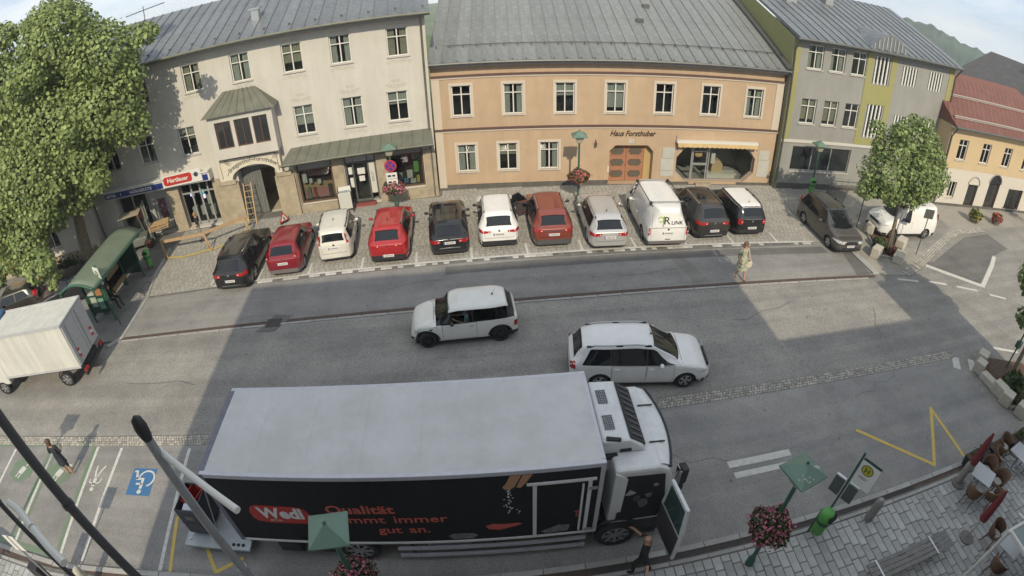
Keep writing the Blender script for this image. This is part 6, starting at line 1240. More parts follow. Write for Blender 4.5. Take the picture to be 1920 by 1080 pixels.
rb = random.Random(5); B1 = [(-19.9, 23.4, 8.3, 3.2), (-17.0, 22.9, 8.6, 2.2), (-16.4, 23.2, 11.0, 1.9), (-18.7, 23.0, 12.4, 2.2), (-22.4, 23.2, 10.6, 2.6), (-24.4, 22.6, 8.2, 2.5), (-21.3, 21.4, 6.6, 2.4), (-18.5, 22.2, 6.5, 1.5), (-23.6, 20.8, 5.4, 2.1), (-25.6, 20.8, 5.8, 2.1), (-22.4, 20.0, 3.7, 1.35), (-23.8, 20.2, 2.9, 1.2), (-20.0, 24.5, 13.2, 1.8), (-26.5, 22.5, 10.5, 2.2), (-15.7, 23.0, 7.3, 1.1), (-15.5, 23.3, 9.6, 1.0), (-23.7, 22.5, 12.8, 1.6), (-20.9, 21.0, 4.3, 1.0), (-19.9, 22.3, 4.7, 1.2), (-18.9, 22.5, 5.4, 1.0), (-21.0, 20.4, 5.0, 1.3)]
B1 += [(x + rb.gauss(0, 1.9), y - abs(rb.gauss(.6, .8)), z + rb.gauss(0, 1.9), rb.uniform(.55, .95)) for x, y, z, r in B1[:14] for _ in range(3)]
tree('plane_tree', 'huge leafy tree filling the upper left corner beside the bus shelter', (-21.8, 23.4, 0), (-20.6, 23.2, 5.6), B1, .34, LEAF, .165, 72, 12)
B2 = [(20.1, 18.2, 4.6, 1.75), (18.6, 18.0, 4.3, 1.25), (21.9, 18.3, 4.4, 1.35), (20.0, 18.1, 6.2, 1.05), (21.2, 18.4, 5.8, 1.1), (18.9, 18.2, 5.5, 1.0), (19.2, 17.7, 3.8, .9), (21.0, 17.8, 3.75, .95), (22.5, 18.3, 3.8, .85), (18.3, 18.1, 3.8, .7), (20.2, 17.4, 4.4, 1.0)]
B2 += [(x + max(-1, min(1, rb.gauss(0, .7))), y + rb.gauss(-.1, .5), max(3.35, z + rb.gauss(.1, .8)), rb.uniform(.3, .55)) for x, y, z, r in B2 for _ in range(3)]
tree('street_tree', 'round-crowned young tree in the planted island beside the white delivery van', (20.75, 18.25, .1), (20.35, 18.15, 3.4), B2, .11, LEAF2, .13, 70, 7)
B3 = [(20.0, 8.6, 5.0, 1.3), (19.2, 8.8, 4.6, .9), (20.6, 8.4, 4.4, 1.1), (19.3, 8.3, 3.9, .7), (20.3, 9.0, 6.0, 1.0), (18.9, 8.5, 3.2, .45)]
tree('street_tree', 'young tree cut off by the right picture edge above the stone blocks', (20.2, 8.45, 0), (20.1, 8.5, 3.6), B3, .09, LEAF2, .2, 44, 4)
# island beds and stone blocks
SOIL = mat('bark_mulch', (.09, .055, .035), .95, var=.4, scale=8, bump=.4)
isl = sheet('planting_bed', [(19.75, 18.1), (20.6, 17.5), (22.4, 18.6), (22.4, 20.4), (21.0, 20.6)], .05, SOIL); 
MB().tube([(19.7, 18.05, .05), (20.6, 17.45, .05), (22.45, 18.6, .05), (22.45, 20.4, .05), (21.0, 20.65, .05), (19.7, 18.05, .05)], .07, 6).build('bed_edging', KERB, isl)
SBLK = mat('pale_granite_block', (.46, .43, .36), .85, var=.14, scale=4, bump=.3, bscale=18)
def block(label, x, y, rz, sx, sy, h):
    o = MB().box(-sx/2, sx/2, -sy/2, sy/2, 0, h).build('stone_block', SBLK, None, bevel=.035); o.location = (x, y, 0); o.rotation_euler = (0, 0, rz); return tag(o, label, 'stone block', 'granite blocks round the planting beds')
block('granite block at the far corner of the island, behind the minivan', 21.05, 20.3, R(35), .75, .5, .5)
block('granite block at the near left corner of the planted island', 19.55, 17.9, R(30), .7, .45, .55)
block('granite block under the small tree on the street side of the white van', 22.15, 18.7, R(30), .85, .5, .45)
block('granite block at the near tip of the planted island', 20.75, 17.35, R(35), .9, .55, .45)
block('granite block below the tree cut off at the right edge', 18.9, 9.35, R(20), .5, .45, .5)
block('granite block nearest the cafe planters at the right edge', 18.85, 7.5, R(20), .55, .5, .5)
block('long low granite block along the kerb at the right edge', 18.85, 8.4, R(95), 1.3, .4, .3)
GRN = mat('shrub_leaf', (.05, .09, .025), .7, island=.4, trans=.2); PNK = mat('pink_petal', (.55, .16, .24), .6, island=.35, trans=.2); RDP = mat('red_petal', (.42, .05, .04), .6, island=.35); YLP = mat('yellow_leaf', (.32, .28, .04), .6, island=.35)
def shrub(name, label, cat, loc, r, m1, m2, n1, n2, sz=.06, h=1.0, group=None, pot=None):
    t = thing(name, label, cat, loc, 0, group); ph = RNG.random(6)*6.28
    lump = lambda d: (1 + .13*np.sin(d[:, 0]*4+ph[0])*np.sin(d[:, 1]*5+ph[1]) + .12*np.sin(d[:, 2]*5+ph[2]+d[:, 0]*3) - .10*d[:, 2])
    d = RNG.normal(0, 1, (n1, 3)); d /= np.linalg.norm(d, axis=1)[:, None]; P = d*(r*lump(d)*(1-.4*RNG.random(n1)**2))[:, None]*np.array((1, 1, h)); leaf_mesh('foliage', P, d, sz*1.3, m1, t, .7)
    if n2: d = RNG.normal(0, 1, (n2, 3)); d /= np.linalg.norm(d, axis=1)[:, None]; P = d*(r*lump(d)*(1.02+.08*RNG.normal(0, 1, n2)))[:, None]*np.array((1, 1, h)); o = leaf_mesh('blossoms', P, d, sz, m2, t, .35); o['kind'] = 'stuff'
    if pot: MB().lathe([(pot*.7, -r*h-pot*.8), (pot, -r*h*.4), (pot*1.05, -r*h*.4), (pot*.9, -r*h*.4-.03)], 16).build('pot', mat('planter_grey', (.16, .15, .14), .8), t, smooth=True)
    return t
shrub('bed_shrub', 'low green shrub round the foot of the island tree', 'shrub', (20.3, 18.6, .3), .38, GRN, None, 420, 0, .09)
shrub('bed_shrub', 'reddish ground plants at the near end of the island bed', 'shrub', (20.9, 18.0, .18), .4, mat('rust_leaf', (.13, .05, .03), .8, island=.4), None, 420, 0, .08, .5)
shrub('flower_pot', 'yellow-green flower pot on the far pavement, left of the red one', 'flower pot', (31.7, 20.95, .55), .45, GRN, YLP, 380, 260, .1, .9, 'flower pots before the red roofed house', .38)
shrub('flower_pot', 'red flowering pot on the far pavement, right of the yellow-green one', 'flower pot', (33.9, 20.6, .5), .4, GRN, RDP, 340, 260, .1, .9, 'flower pots before the red roofed house', .34)

bed = sheet('planting_bed', [(18.75, 9.2), (18.95, 7.2), (21.5, 6.6), (22, 9.0), (20, 9.9)], .05, SOIL)
MB().tube([(18.72, 9.25, .06), (18.9, 7.15, .06), (21.5, 6.55, .06)], .09, 6).build('bed_edging', KERB, bed)
block('granite block halfway along the bed at the right edge', 18.85, 8.0, R(8), .45, .6, .5); block('granite block at the far corner of the right edge bed', 19.5, 9.75, R(25), .6, .45, .5); block('granite block at the low corner of the right edge bed by the planters', 19.1, 6.75, R(15), .5, .5, .5)
shrub('bed_shrub', 'dark green shrub in the bed under the tree at the right edge', 'shrub', (19.9, 8.0, .3), .5, GRN, None, 500, 0, .1)
shrub('bed_shrub', 'small brownish shrub in the right edge bed nearest the cafe', 'shrub', (19.6, 7.2, .25), .4, mat('rust_leaf', (.13, .05, .03), .8, island=.4), GRN, 300, 200, .09, .7)
# ------------------------------------------------------------------ lamps with baskets
def lamp(label, loc, h, rz, worn=False):
    t = thing('street_lamp', label, 'street lamp', loc, rz, 'green lantern street lamps')
    MB().lathe([(.11, 0), (.11, .25), (.075, .35), (.055, .5), (.05, h-.35), (.07, h-.33), (.07, h-.28)], 14).build('post', GREENM, t, smooth=True)
    MB().rings([[(s*.13*c, s2*.13*c, z) for s, s2 in ((-1, -1), (1, -1), (1, 1), (-1, 1))] for c, z in ((1, h-.28), (1.75, h+.06))]).build('lantern_glass', mat('lantern_glass', (.36, .34, .26), .3), t)
    a = .37; hd = MB().rings([[(-a, -a, h+.06), (a, -a, h+.06), (a, a, h+.06), (-a, a, h+.06)], [(-a, -a, h+.1), (a, -a, h+.1), (a, a, h+.1), (-a, a, h+.1)], [(-.03, -.03, h+.33), (.03, -.03, h+.33), (.03, .03, h+.33), (-.03, .03, h+.33)]]).build('lantern_roof', mat('weathered_green_copper', (.12, .20, .15), .45, col2=(.15, .235, .19), scale=3, metal=.2), t)
    MB().sphere((0, 0, h+.36), .035).build('finial', GREENM, t)
    if worn:
        bt = MB()
        for k in range(16):
            u, v = random.uniform(-.28, .28), random.uniform(-.3, -.05); z = h+.1+.23*(1-max(abs(u), abs(v))/a)+.004; s = random.uniform(.015, .05); bt.poly([(u-s, v, z), (u, v-s*.6, z-.003), (u+s*1.3, v, z), (u, v+s*.6, z+.003)])
        bt.build('bird_dropping', WMARK, hd)
    return t
lamp('near green lamp post beside the truck cab door, white-spotted pyramid roof', (5.95, 5.0, 0), 3.72, R(14), True)
lamp('near green lamp whose square roof hides the black truck side lettering', (-2.93, 5.05, 0), 3.72, R(8))
lamp('far green lamp before the inn shop carrying the no-parking sign', (-3.62, 25.6, 0), 3.4, R(5))
lamp('far green lamp before the peach house left of its wooden door', (5.7, 25.2, 0), 3.5, R(-4))
lamp('far green lamp before the grey and olive bank building', (19.9, 24.9, 0), 3.1, R(-6))
FB = 'flower baskets on lamp posts'
shrub('flower_basket', 'big ball of pink flowers on the near lamp by the green bin', 'flower basket', (5.82, 4.93, 1.95), .47, GRN, PNK, 1700, 800, .05, 1.0, FB)
shrub('flower_basket', 'pink flower ball at the bottom edge under the truck side', 'flower basket', (-2.9, 5.0, 1.95), .48, GRN, PNK, 1500, 750, .05, 1.0, FB)
shrub('flower_basket', 'pink and red flowers on the lamp before the inn shop', 'flower basket', (-3.62, 25.5, 1.45), .55, GRN, PNK, 950, 520, .08, .5, FB)
shrub('flower_basket', 'red flowers on the lamp left of the wooden door', 'flower basket', (5.7, 25.1, 1.5), .5, GRN, mat('dusky_petal', (.38, .09, .10), .6, island=.4), 900, 420, .08, .6, FB)
# no-parking sign on the far lamp
sg = thing('no_parking_sign', 'round red and blue no-parking sign with two white plates on far lamp', 'sign', (-3.62, 25.48, 0), R(0))
def disc_y(nm, r, z, y, m, par=sg): return MB().lathe([(.001, 0), (r, 0), (r, .01), (.001, .01)], 24, (0, y, z), 'y').build(nm, m, par)
disc_y('sign_disc', .31, 2.6, -.06, mat('sign_red2', (.45, .03, .05), .4)); disc_y('sign_centre', .24, 2.6, -.075, mat('sign_blue2', (.05, .04, .22), .4))
for a in (45, -45): q = MB(); q.M = Matrix.Translation((0, -.088, 2.6)) @ Matrix.Rotation(R(a), 4, 'Y'); q.box(-.26, .26, -.002, .002, -.028, .028).build('sign_cross', mat('sign_red2', (.45, .03, .05), .4), sg)
for z0, z1 in ((1.92, 2.24), (1.58, 1.9)):
    pl = MB().box(-.28, .28, -.07, -.06, z0, z1).build('sign_plate', SWH, sg); MB().box(-.2, -.02, -.074, -.07, z0+.1, z0+.2).box(.04, .18, -.074, -.07, z0+.1, z0+.2).build('plate_print', BLACKP, pl)
# ------------------------------------------------------------------ bins, bollard, bus stop
BING = mat('bin_green', (.10, .36, .07), .45, var=.1); BIND = mat('bin_dark_green', (.03, .10, .06), .5)
def bin_(label, loc, rz, s=1.0):
    t = thing('litter_bin', label, 'litter bin', loc, rz, 'green litter bins'); t.scale = (s, s, s)
    MB().lathe([(.15, .25), (.17, .28), (.19, .85), (.2, .88), (.19, .92)], 18).build('body', BING, t, smooth=True)
    MB().lathe([(.2, .93), (.205, 1.0), (.16, 1.12), (.08, 1.17), (.001, 1.18)], 18).build('hood', BING, t, smooth=True)
    MB().lathe([(.206, .72), (.206, .82)], 18, cap=False).build('band', BIND, t, smooth=True)
    q = MB(); q.M = Matrix.Translation((0, -.15, 1.0)) @ Matrix.Rotation(R(-28), 4, 'X'); q.box(-.13, .13, -.075, .02, -.06, .09).build('opening', DARKV, t)
    MB().tube([(0, .2, 0), (0, .2, 1.0)], .03, 8).build('post', GREENM, t); return t
bin_('bright green bin on the near pavement beside the pink flower lamp', (7.98, 5.25, .03), R(20))
bin_('green bin at the far end of the bus shelter', (-16.55, 22.1, 0), R(10))
bin_('green bin on the lamp before the bank building', (19.75, 24.7, 0), R(-10))
bol = MB().lathe([(.12, 0), (.13, .05), (.125, .8), (.11, .9), (.07, .95), (.001, .96)], 18).build('bollard', mat('bollard_stone', (.26, .25, .23), .85, var=.2, scale=6, bump=.3), None, smooth=True); bol.location = (9.84, 5.2, .03); tag(bol, 'round stone bollard on near pavement right of the bus stop sign', 'bollard')
bol = MB().lathe([(.12, 0), (.13, .05), (.125, .8), (.11, .9), (.07, .95), (.001, .96)], 18).build('bollard', mat('bollard_stone', (.26, .25, .23), .85, var=.2, scale=6, bump=.3), None, smooth=True); bol.location = (13.75, 5.25, .03); tag(bol, 'round stone bollard under the red parasol at the cafe corner', 'bollard')
bol = MB().lathe([(.12, 0), (.13, .05), (.125, .8), (.11, .9), (.07, .95), (.001, .96)], 18).build('bollard', mat('bollard_pale', (.40, .39, .33), .85, var=.2, scale=6, bump=.3), None, smooth=True); bol.location = (-11.1, 5.1, .03); tag(bol, 'pale bollard on the kerb at the lower left, by the flagpoles', 'bollard')
bs = thing('bus_stop_sign', 'white bus stop flag with a yellow and green H on a dark pole', 'sign', (8.49, 5.62, 0), R(-62))
MB().tube([(0, 0, 0), (0, 0, 2.85)], .032, 8).build('pole', GREENM, bs); fl_ = MB().box(.05, .60, -.012, .012, 1.82, 2.72).build('flag', mat('flag_white', (.78, .78, .76), .5), bs); MB().box(.05, .60, -.014, .014, 2.66, 2.72).build('flag_header', GREENM, fl_)
for y, k in ((-.014, 1), (.014, -1)):
    MB().lathe([(.001, 0), (.17, 0), (.17, .004), (.001, .004)], 22, (.285, y-.002 if y < 0 else y+.006, 2.43), 'y').build('flag_ring', mat('h_green', (.02, .13, .05), .5), fl_); MB().lathe([(.001, 0), (.145, 0), (.145, .004), (.001, .004)], 22, (.285, y-.006 if y < 0 else y+.010, 2.43), 'y').build('flag_disc', mat('h_yellow', (.55, .42, .03), .5), fl_)
    yy = y-.012 if y < 0 else y+.012; MB().box(.215, .25, min(yy, yy+.002), max(yy, yy+.002), 2.35, 2.51).box(.32, .355, min(yy, yy+.002), max(yy, yy+.002), 2.35, 2.51).box(.25, .32, min(yy, yy+.002), max(yy, yy+.002), 2.415, 2.445).build('letter_h', mat('h_green', (.02, .13, .05), .5), fl_)
    MB().box(.15, .42, min(yy, yy+.002), max(yy, yy+.002), 2.17, 2.19).box(.15, .36, min(yy, yy+.002), max(yy, yy+.002), 2.12, 2.14).build('flag_print', mat('print_dim', (.3, .3, .28), .6), fl_)
for x0 in (-.36, .06): MB().box(x0, x0+.3, -.03, .03, 1.15, 1.75).build('timetable_case', mat('timetable_grey', (.10, .115, .11), .4), bs); MB().box(x0, x0+.3, -.034, .034, 1.75, 1.79).build('case_lid', ALU, bs)
# bench of long slats
bn = thing('long_bench', 'long slatted bench with pale brackets at the lower right edge', 'bench', (8.75, 3.25, .03), R(1))
for k in range(4): MB().box(0, 3.0, k*.14, k*.14+.11, .42, .46).build('slat', mat('bench_slat', (.17, .165, .155), .7, var=.2, scale=4), bn)
for x in (.3, 2.3): MB().box(x, x+.05, -.02, .56, .4, .465).box(x, x+.05, .05, .1, 0, .4).box(x, x+.05, .42, .47, 0, .4).build('bracket', ALU, bn)
# ------------------------------------------------------------------ cafe: parasols, tables, wicker chairs, planters, glass canopy
CLO = mat('parasol_red', (.24, .03, .035), .85, col2=(.13, .03, .035), scale=6)
def parasol(label, loc, h):
    t = thing('parasol', label, 'parasol', loc, 0, 'closed red parasols of the cafe'); MB().lathe([(.001, 0), (.25, 0), (.25, .06), (.05, .09), (.001, .09)], 18).build('foot', mat('planter_grey', (.16, .15, .14), .8), t); MB().tube([(0, 0, 0), (0, 0, h)], .022, 8).build('pole', ALU, t)
    b = MB(); n = 16; b.rings([[(r*(1+.22*(k % 2))*math.cos(2*math.pi*k/n), r*(1+.22*(k % 2))*math.sin(2*math.pi*k/n), z) for k in range(n)] for r, z in ((.08, h-1.35), (.115, h-1.3), (.10, h-.9), (.08, h-.4), (.025, h-.05))]); b.build('folded_canopy', CLO, t); return t
parasol('closed red parasol over the stone bollard at the cafe corner', (13.75, 5.2, .05), 2.3); parasol('closed red parasol in front of the cafe canopy, nearest the bench', (12.75, 3.45, .03), 2.25); parasol('closed red parasol at the right picture edge among wicker chairs', (17.2, 5.35, .03), 2.35)
WICK = mat('wicker', (.15, .085, .05), .8, var=.35, scale=30, bump=.5); CUSH = mat('cushion_pale', (.42, .41, .36), .9)
def table(label, loc, rz, w=.75):
    t = thing('cafe_table', label, 'table', loc, rz, 'cafe tables'); MB().box(-w/2, w/2, -w/2, w/2, .72, .75).build('table_top', mat('table_pale', (.40, .42, .44), .35), t, bevel=.01); MB().tube([(0, 0, 0), (0, 0, .72)], .03, 8).build('leg', STEEL, t); MB().box(-.25, .25, -.04, .04, 0, .03).box(-.04, .04, -.25, .25, 0, .031).build('base', STEEL, t); return t
chp = None
def chair(label, loc, rz):
    global chp
    if chp is None:
        t = thing('wicker_chair', label, 'chair', loc, rz, 'wicker cafe chairs'); MB().lathe([(.2, .38), (.23, .4), (.23, .44), (.001, .45)], 16).build('seat', WICK, t, smooth=True); MB().lathe([(.001, .452), (.17, .455), (.16, .49), (.001, .5)], 14).build('cushion', CUSH, t, smooth=True)
        b = MB(); b.grid(lambda u, v: ((.25+.05*v)*math.cos(R(-110+220*u)), (.25+.05*v)*math.sin(R(-110+220*u)), .44+v*(.22+.22*math.cos(R(-110+220*u)*.8))), 16, 3); bo = b.build('backrest', WICK, t, smooth=True); s = bo.modifiers.new('solid', 'SOLIDIFY'); s.thickness = .03
        for x in (-.15, .15):
            for y in (-.15, .15): MB().tube([(x, y, .4), (x*1.2, y*1.2, 0)], .018, 6).build('leg', WICK, t)
        chp = t; return t
    return copy_thing(chp, loc, rz, label)
table('square pale cafe table nearest the stone bollard', (14.15, 4.8, .05), R(25)); table('pale cafe table beside the third parasol at the right edge', (16.5, 4.9, .05), R(10)); table('dark cafe table by the canopy post in the lower right corner', (13.4, 2.4, .05), R(15))
for i, (x, y, a, l) in enumerate(((13.55, 4.5, 200, 'wicker chair on the bollard side of the pale table'), (14.2, 4.15, 270, 'wicker chair on the near side of the pale table'), (14.75, 5.05, 30, 'wicker chair at the far right corner of the pale table'), (14.85, 4.5, 340, 'wicker chair right of the pale table'), (15.6, 5.2, 120, 'wicker chair between the two cafe tables, by the planters'), (16.3, 5.55, 90, 'wicker chair on the kerb side of the second table'), (17.0, 4.6, 330, 'wicker chair at the far right of the second table'), (12.75, 2.1, 180, 'wicker chair left of the dark table by the canopy'), (13.4, 3.0, 90, 'wicker chair on the street side of the dark table'), (12.2, 1.7, 200, 'wicker chair cut off by the bottom edge'))): chair(l, (x, y, .05), R(a))
for i, (x, l) in enumerate(((15.0, 'black planter trough with a leafy plant at the kerb by the parasol'), (16.3, 'second black planter trough along the kerb, empty rim'), (17.5, 'third black planter trough along the kerb at the right edge'))):
    t = thing('planter_trough', l, 'planter', (x, 5.72, .03), R(4), 'black planter troughs of the cafe'); MB().rings([[(-.52, -.13, 0), (.52, -.13, 0), (.52, .13, 0), (-.52, .13, 0)], [(-.58, -.18, .42), (.58, -.18, .42), (.58, .18, .42), (-.58, .18, .42)]]).build('trough', BLACKP, t); MB().box(-.53, .53, -.14, .14, .38, .423).build('soil', SOIL, t)
    if i != 1: P = RNG.normal(0, 1, (160, 3))*np.array((.22, .07, .1))+np.array((.1, 0, .5)); leaf_mesh('leaves', P, np.tile((0, 0, 1.), (160, 1)), .09, GRN, t)
cn = thing('glass_canopy', 'glass canopy with white frame in the lower right corner', 'canopy', (10.95, 0, 0)); 
MB().box(0, 6.5, 2.2, 2.28, 2.9, 3.0).box(0, .08, -.4, 2.2, 2.95, 3.05).build('frame', SWH, cn, bevel=.02); MB().poly([(.08, 2.2, 2.98), (6.5, 2.2, 2.98), (6.5, -.4, 3.35), (.08, -.4, 3.35)]).build('glass_roof', mat('canopy_glass', (.14, .19, .19), .15, spec=.6), cn)
for x in (.04, 3.2): MB().tube([(x, 2.24, 0), (x, 2.24, 2.9)], .05, 8).build('post', SWH, cn)
for k in range(1, 6): MB().box(k*1.08, k*1.08+.05, -.4, 2.2, 3.0, 3.02).build('rafter', SWH, cn).rotation_euler = (R(-8), 0, 0)
# ------------------------------------------------------------------ flagpoles
def flagpole(label, x, y, h, r, m, cap=True):
    t = thing('flagpole', label, 'flagpole', (x, y, 0), 0, 'flagpoles at the lower left'); MB().tube([(0, 0, 0), (0, 0, h*.5), (0, 0, h)], [r*1.15, r*1.05, r*.8], 14).build('pole', m, t, smooth=True)
    for z in (h*.62, h*.8): MB().lathe([(r*.9, -.03), (r*1.12, -.03), (r*1.12, .03), (r*.9, .03)], 14, (0, 0, z)).build('collar', m, t)
    if cap: MB().lathe([(r*.8, 0), (r*1.0, .04), (r*1.15, .12), (r*.9, .2), (.001, .24)], 14, (0, 0, h)).build('cap', BLACKP, t, smooth=True)
    return t
PAL = mat('pole_aluminium', (.34, .35, .37), .35, var=.1, metal=.6); PDK = mat('pole_dark', (.10, .098, .108), .4, metal=.5)
p1 = flagpole('grey flagpole with black cap and white flag boom before the truck rear', -2.42, 2.3, 9.42, .048, PAL); MB().tube([(-.02, .05, 9.25), (.80, -.46, 9.25)], .027, 10).build('flag_boom', SWH, p1, smooth=True)
flagpole('dark thick flagpole crossing the charging bays at the lower left', -3.95, 2.28, 10.6, .058, PDK)
p3 = flagpole('thin dark flagpole at the lower left corner with pale flag boom', -5.0, 2.2, 10.6, .032, PDK); MB().tube([(.9, -.32, 9.0), (1.08, -.38, 9.0), (1.33, -.52, 9.0)], .035, 8).tube([(1.36, -.53, 9.0), (1.6, -.66, 9.0), (1.85, -.78, 9.0)], .035, 8).build('flag_boom', SWH, p3, smooth=True)
lamp('tall lamp post beyond the lower left corner casting a long bay shadow', (-15.45, 4.3, 0), 5.2, 0)
t = thing('charging_post', 'charging post and sign at the lower left kerb, mostly below the frame', 'charging post', (-12.15, 4.7, 0)); MB().box(-.2, .2, -.12, .12, 0, 1.5).build('cabinet', BLACKP, t, bevel=.03); MB().tube([(.3, 0, 0), (.3, 0, 2.9)], .03, 6).build('pole', STEEL, t); MB().box(.08, .52, -.01, .01, 2.3, 2.9).build('plate', SWH, t)
t = thing('awning_corner', 'red fabric corner at the lower left edge by the green mat', 'awning', (-15.6, 4.6, 0)); MB().poly([(-.6, -.6, 1.4), (.5, -.6, 1.2), (.35, .3, 1.0), (-.6, .45, 1.1)]).build('cloth', CLO, t); MB().tube([(-.2, -.2, 0), (-.2, -.2, 1.3)], .03, 6).build('pole', STEEL, t)
# ------------------------------------------------------------------ bus shelter
sh = thing('bus_shelter', 'green curved-roof bus shelter with posters beside the big tree', 'bus shelter', (-16.7, 17.75, .012), R(3.5))
b = MB(); b.grid(lambda u, v: (-1.05+1.9*u, -1.35+5.3*v if True else 0, 2.38+.42*math.sin(math.pi*(.08+.84*u))), 14, 10); ro = b.build('roof', mat('shelter_roof_green', (.185, .225, .165), .4, var=.12, scale=2, metal=.2), sh, smooth=True); s = ro.modifiers.new('solid', 'SOLIDIFY'); s.thickness = .05
for x in (-1.05, .85): MB().tube([(x, -1.4, 2.42), (x, 4.0, 2.42)], .07, 8).build('roof_edge', GREENM, ro)
b = MB(); b.tube([(-1.05+1.9*u, -1.38, 2.40+.42*math.sin(math.pi*(.08+.84*u))) for u in [k/12 for k in range(13)]], .06, 8).build('roof_edge', GREENM, ro)
for x, y in ((-.95, 0), (.25, 0), (-.95, 3.7), (.25, 3.7), (-.95, 1.9)): MB().tube([(x, y, 0), (x, y, 2.45)], .05, 8).build('post', GREENM, sh)
for y0, y1 in ((.08, 1.82), (1.98, 3.62)): MB().box(-.96, -.94, y0, y1, .3, 2.2).build('glass_panel', clear_glass(), sh)
MB().box(-.9, .2, -.02, .0, .5, 2.1).build('glass_panel', mat('tinted_green_glass', (.02, .06, .04), .1), sh)
MB().box(-.9, .2, 3.7, 3.72, .3, 2.2).build('glass_panel', mat('tinted_green_glass', (.02, .06, .04), .1), sh)
for (x0, x1, z0, z1, c) in ((-.75, -.35, 1.45, 2.0, (.5, .5, .44)), (-.25, .12, 1.4, 2.0, (.45, .22, .1)), (-.7, -.35, .85, 1.35, (.45, .5, .42)), (-.28, .05, .7, 1.25, (.2, .4, .3))): MB().box(x0, x1, -.035, -.022, z0, z1).build('poster', mat('poster_%d' % int(z0*100), c, .6, col2=tuple(v*.5 for v in c), scale=7), sh)
MB().box(-.93, -.9, 2.1, 3.4, .9, 2.0).build('timetable_board', mat('timetable_tan', (.4, .3, .14), .7, col2=(.12, .1, .07), scale=4), sh)
for k in range(3): MB().box(-.85+.13*k, -.75+.13*k, .4, 3.4, .42, .45).build('bench_slat', WOOD, sh)
for y in (.6, 3.1): MB().box(-.8, -.55, y, y+.05, 0, .42).build('bench_leg', GREENM, sh)
st2 = thing('bus_stop_plate', 'white bus stop plate with round emblem on the shelter roof front', 'sign', (-16.0, 17.35, 0), R(-22)); MB().tube([(0, .05, 0), (0, .05, 3.1)], .03, 6).build('pole', GREENM, st2); pl = MB().box(-.24, .24, -.015, .015, 2.2, 3.0).build('plate', SWH, st2); MB().lathe([(.001, 0), (.14, 0), (.14, .006), (.001, .006)], 18, (0, -.016, 2.72), 'y').build('emblem', mat('h_green', (.02, .13, .05), .5), pl); MB().lathe([(.001, 0), (.1, 0), (.1, .006), (.001, .006)], 18, (0, -.022, 2.72), 'y').build('emblem_disc', mat('emblem_grey', (.3, .33, .28), .5), pl)
# ------------------------------------------------------------------ works in front of the inn
def lean(label, p, h, w_, rz, tilt, n):
    t = thing('ladder', label, 'ladder', p, rz); t.rotation_euler = (tilt, 0, rz)
    for x in (-w_/2, w_/2): MB().box(x-.03, x+.03, -.02, .02, 0, h).build('stile', WOOD, t)
    for k in range(n): MB().tube([(-w_/2, 0, .25+k*(h-.4)/(n-1)), (w_/2, 0, .25+k*(h-.4)/(n-1))], .018, 6).build('rung', WOOD, t)
lean('wooden ladder leaning beside the inn gateway', (-11.75, 25.95, 0), 2.3, .45, R(4), R(-17), 7)
BAR = mat('barrier_wood', (.40, .27, .15), .75, var=.2, scale=4, streak=(6, 1, 1)); YEL = mat('barrier_yellow', (.36, .28, .10), .7, var=.2)
br = thing('wooden_barrier', 'orange wooden barrier round the paving works before the hearing shop', 'barrier', (0, 0, 0))
for a, c, z in (((-16.2, 23.3), (-13.6, 23.6), .9), ((-13.6, 23.6), (-11.6, 24.9), .95)):
    d = Vector((c[0]-a[0], c[1]-a[1], 0)); q = MB(); q.M = Matrix.Translation((a[0], a[1], z)) @ Matrix.Rotation(math.atan2(d.y, d.x), 4, 'Z'); q.box(0, d.length, -.02, .02, -.08, .08).build('rail', BAR, br)
for x, y in ((-16.2, 23.3), (-13.6, 23.6), (-11.65, 24.85)): MB().box(x-.04, x+.04, y-.04, y+.04, 0, .95).build('post', BAR, br); MB().tube([(x, y, .8), (x+.35, y-.35, .02)], .03, 6).build('brace', BAR, br)
yb = thing('ground_boom', 'yellow barrier pole lying curved on the ground before the works', 'barrier', (0, 0, 0)); MB().tube([(-16.1, 23.1, .06), (-14.9, 22.95, .06), (-13.2, 23.45, .06), (-11.6, 24.5, .06)], .05, 8).build('pole', YEL, yb); MB().tube([(-16.15, 23.1, .0), (-16.15, 23.1, .25)], .05, 8).build('foot', YEL, yb)
ws = thing('warning_sign', 'small red-edged triangular works sign standing before the gateway', 'sign', (-9.75, 25.6, .02), R(48)); ws.scale = (.85, .85, .85); MB().prism_xz([(-.36, .12), (.36, .12), (0, .76)], -.012, .012).build('plate', SRED, ws); MB().prism_xz([(-.24, .19), (.24, .19), (0, .61)], -.016, -.0125).build('face', SWH, ws); MB().prism_xz([(-.05, .22), (.08, .22), (.02, .42), (-.03, .45)], -.019, -.0165).build('symbol', BLACKP, ws); MB().tube([(0, .02, .5), (0, .35, 0)], .015, 5).build('stay', STEEL, ws); MB().box(-.3, .3, -.03, .03, 0, .12).build('foot_bar', BLACKP, ws)
ab = thing('pavement_board', 'white advertising stand board beside the inn shop door', 'sign', (-6.35, 26.25, .02), R(10)); 
for sg_, tl_ in ((-1, R(12)), (1, R(-12))):
    q = MB(); q.M = Matrix.Translation((0, sg_*.22, 0)) @ Matrix.Rotation(-sg_*R(11), 4, 'X'); q.box(-.36, .36, -.02, .02, .25, 1.25).build('board', SWH, ab); q = MB(); q.M = Matrix.Translation((0, sg_*.22, 0)) @ Matrix.Rotation(-sg_*R(11), 4, 'X'); q.box(-.38, -.33, -.025, .025, 0, 1.28).box(.33, .38, -.025, .025, 0, 1.28).build('leg', BLACKP, ab)
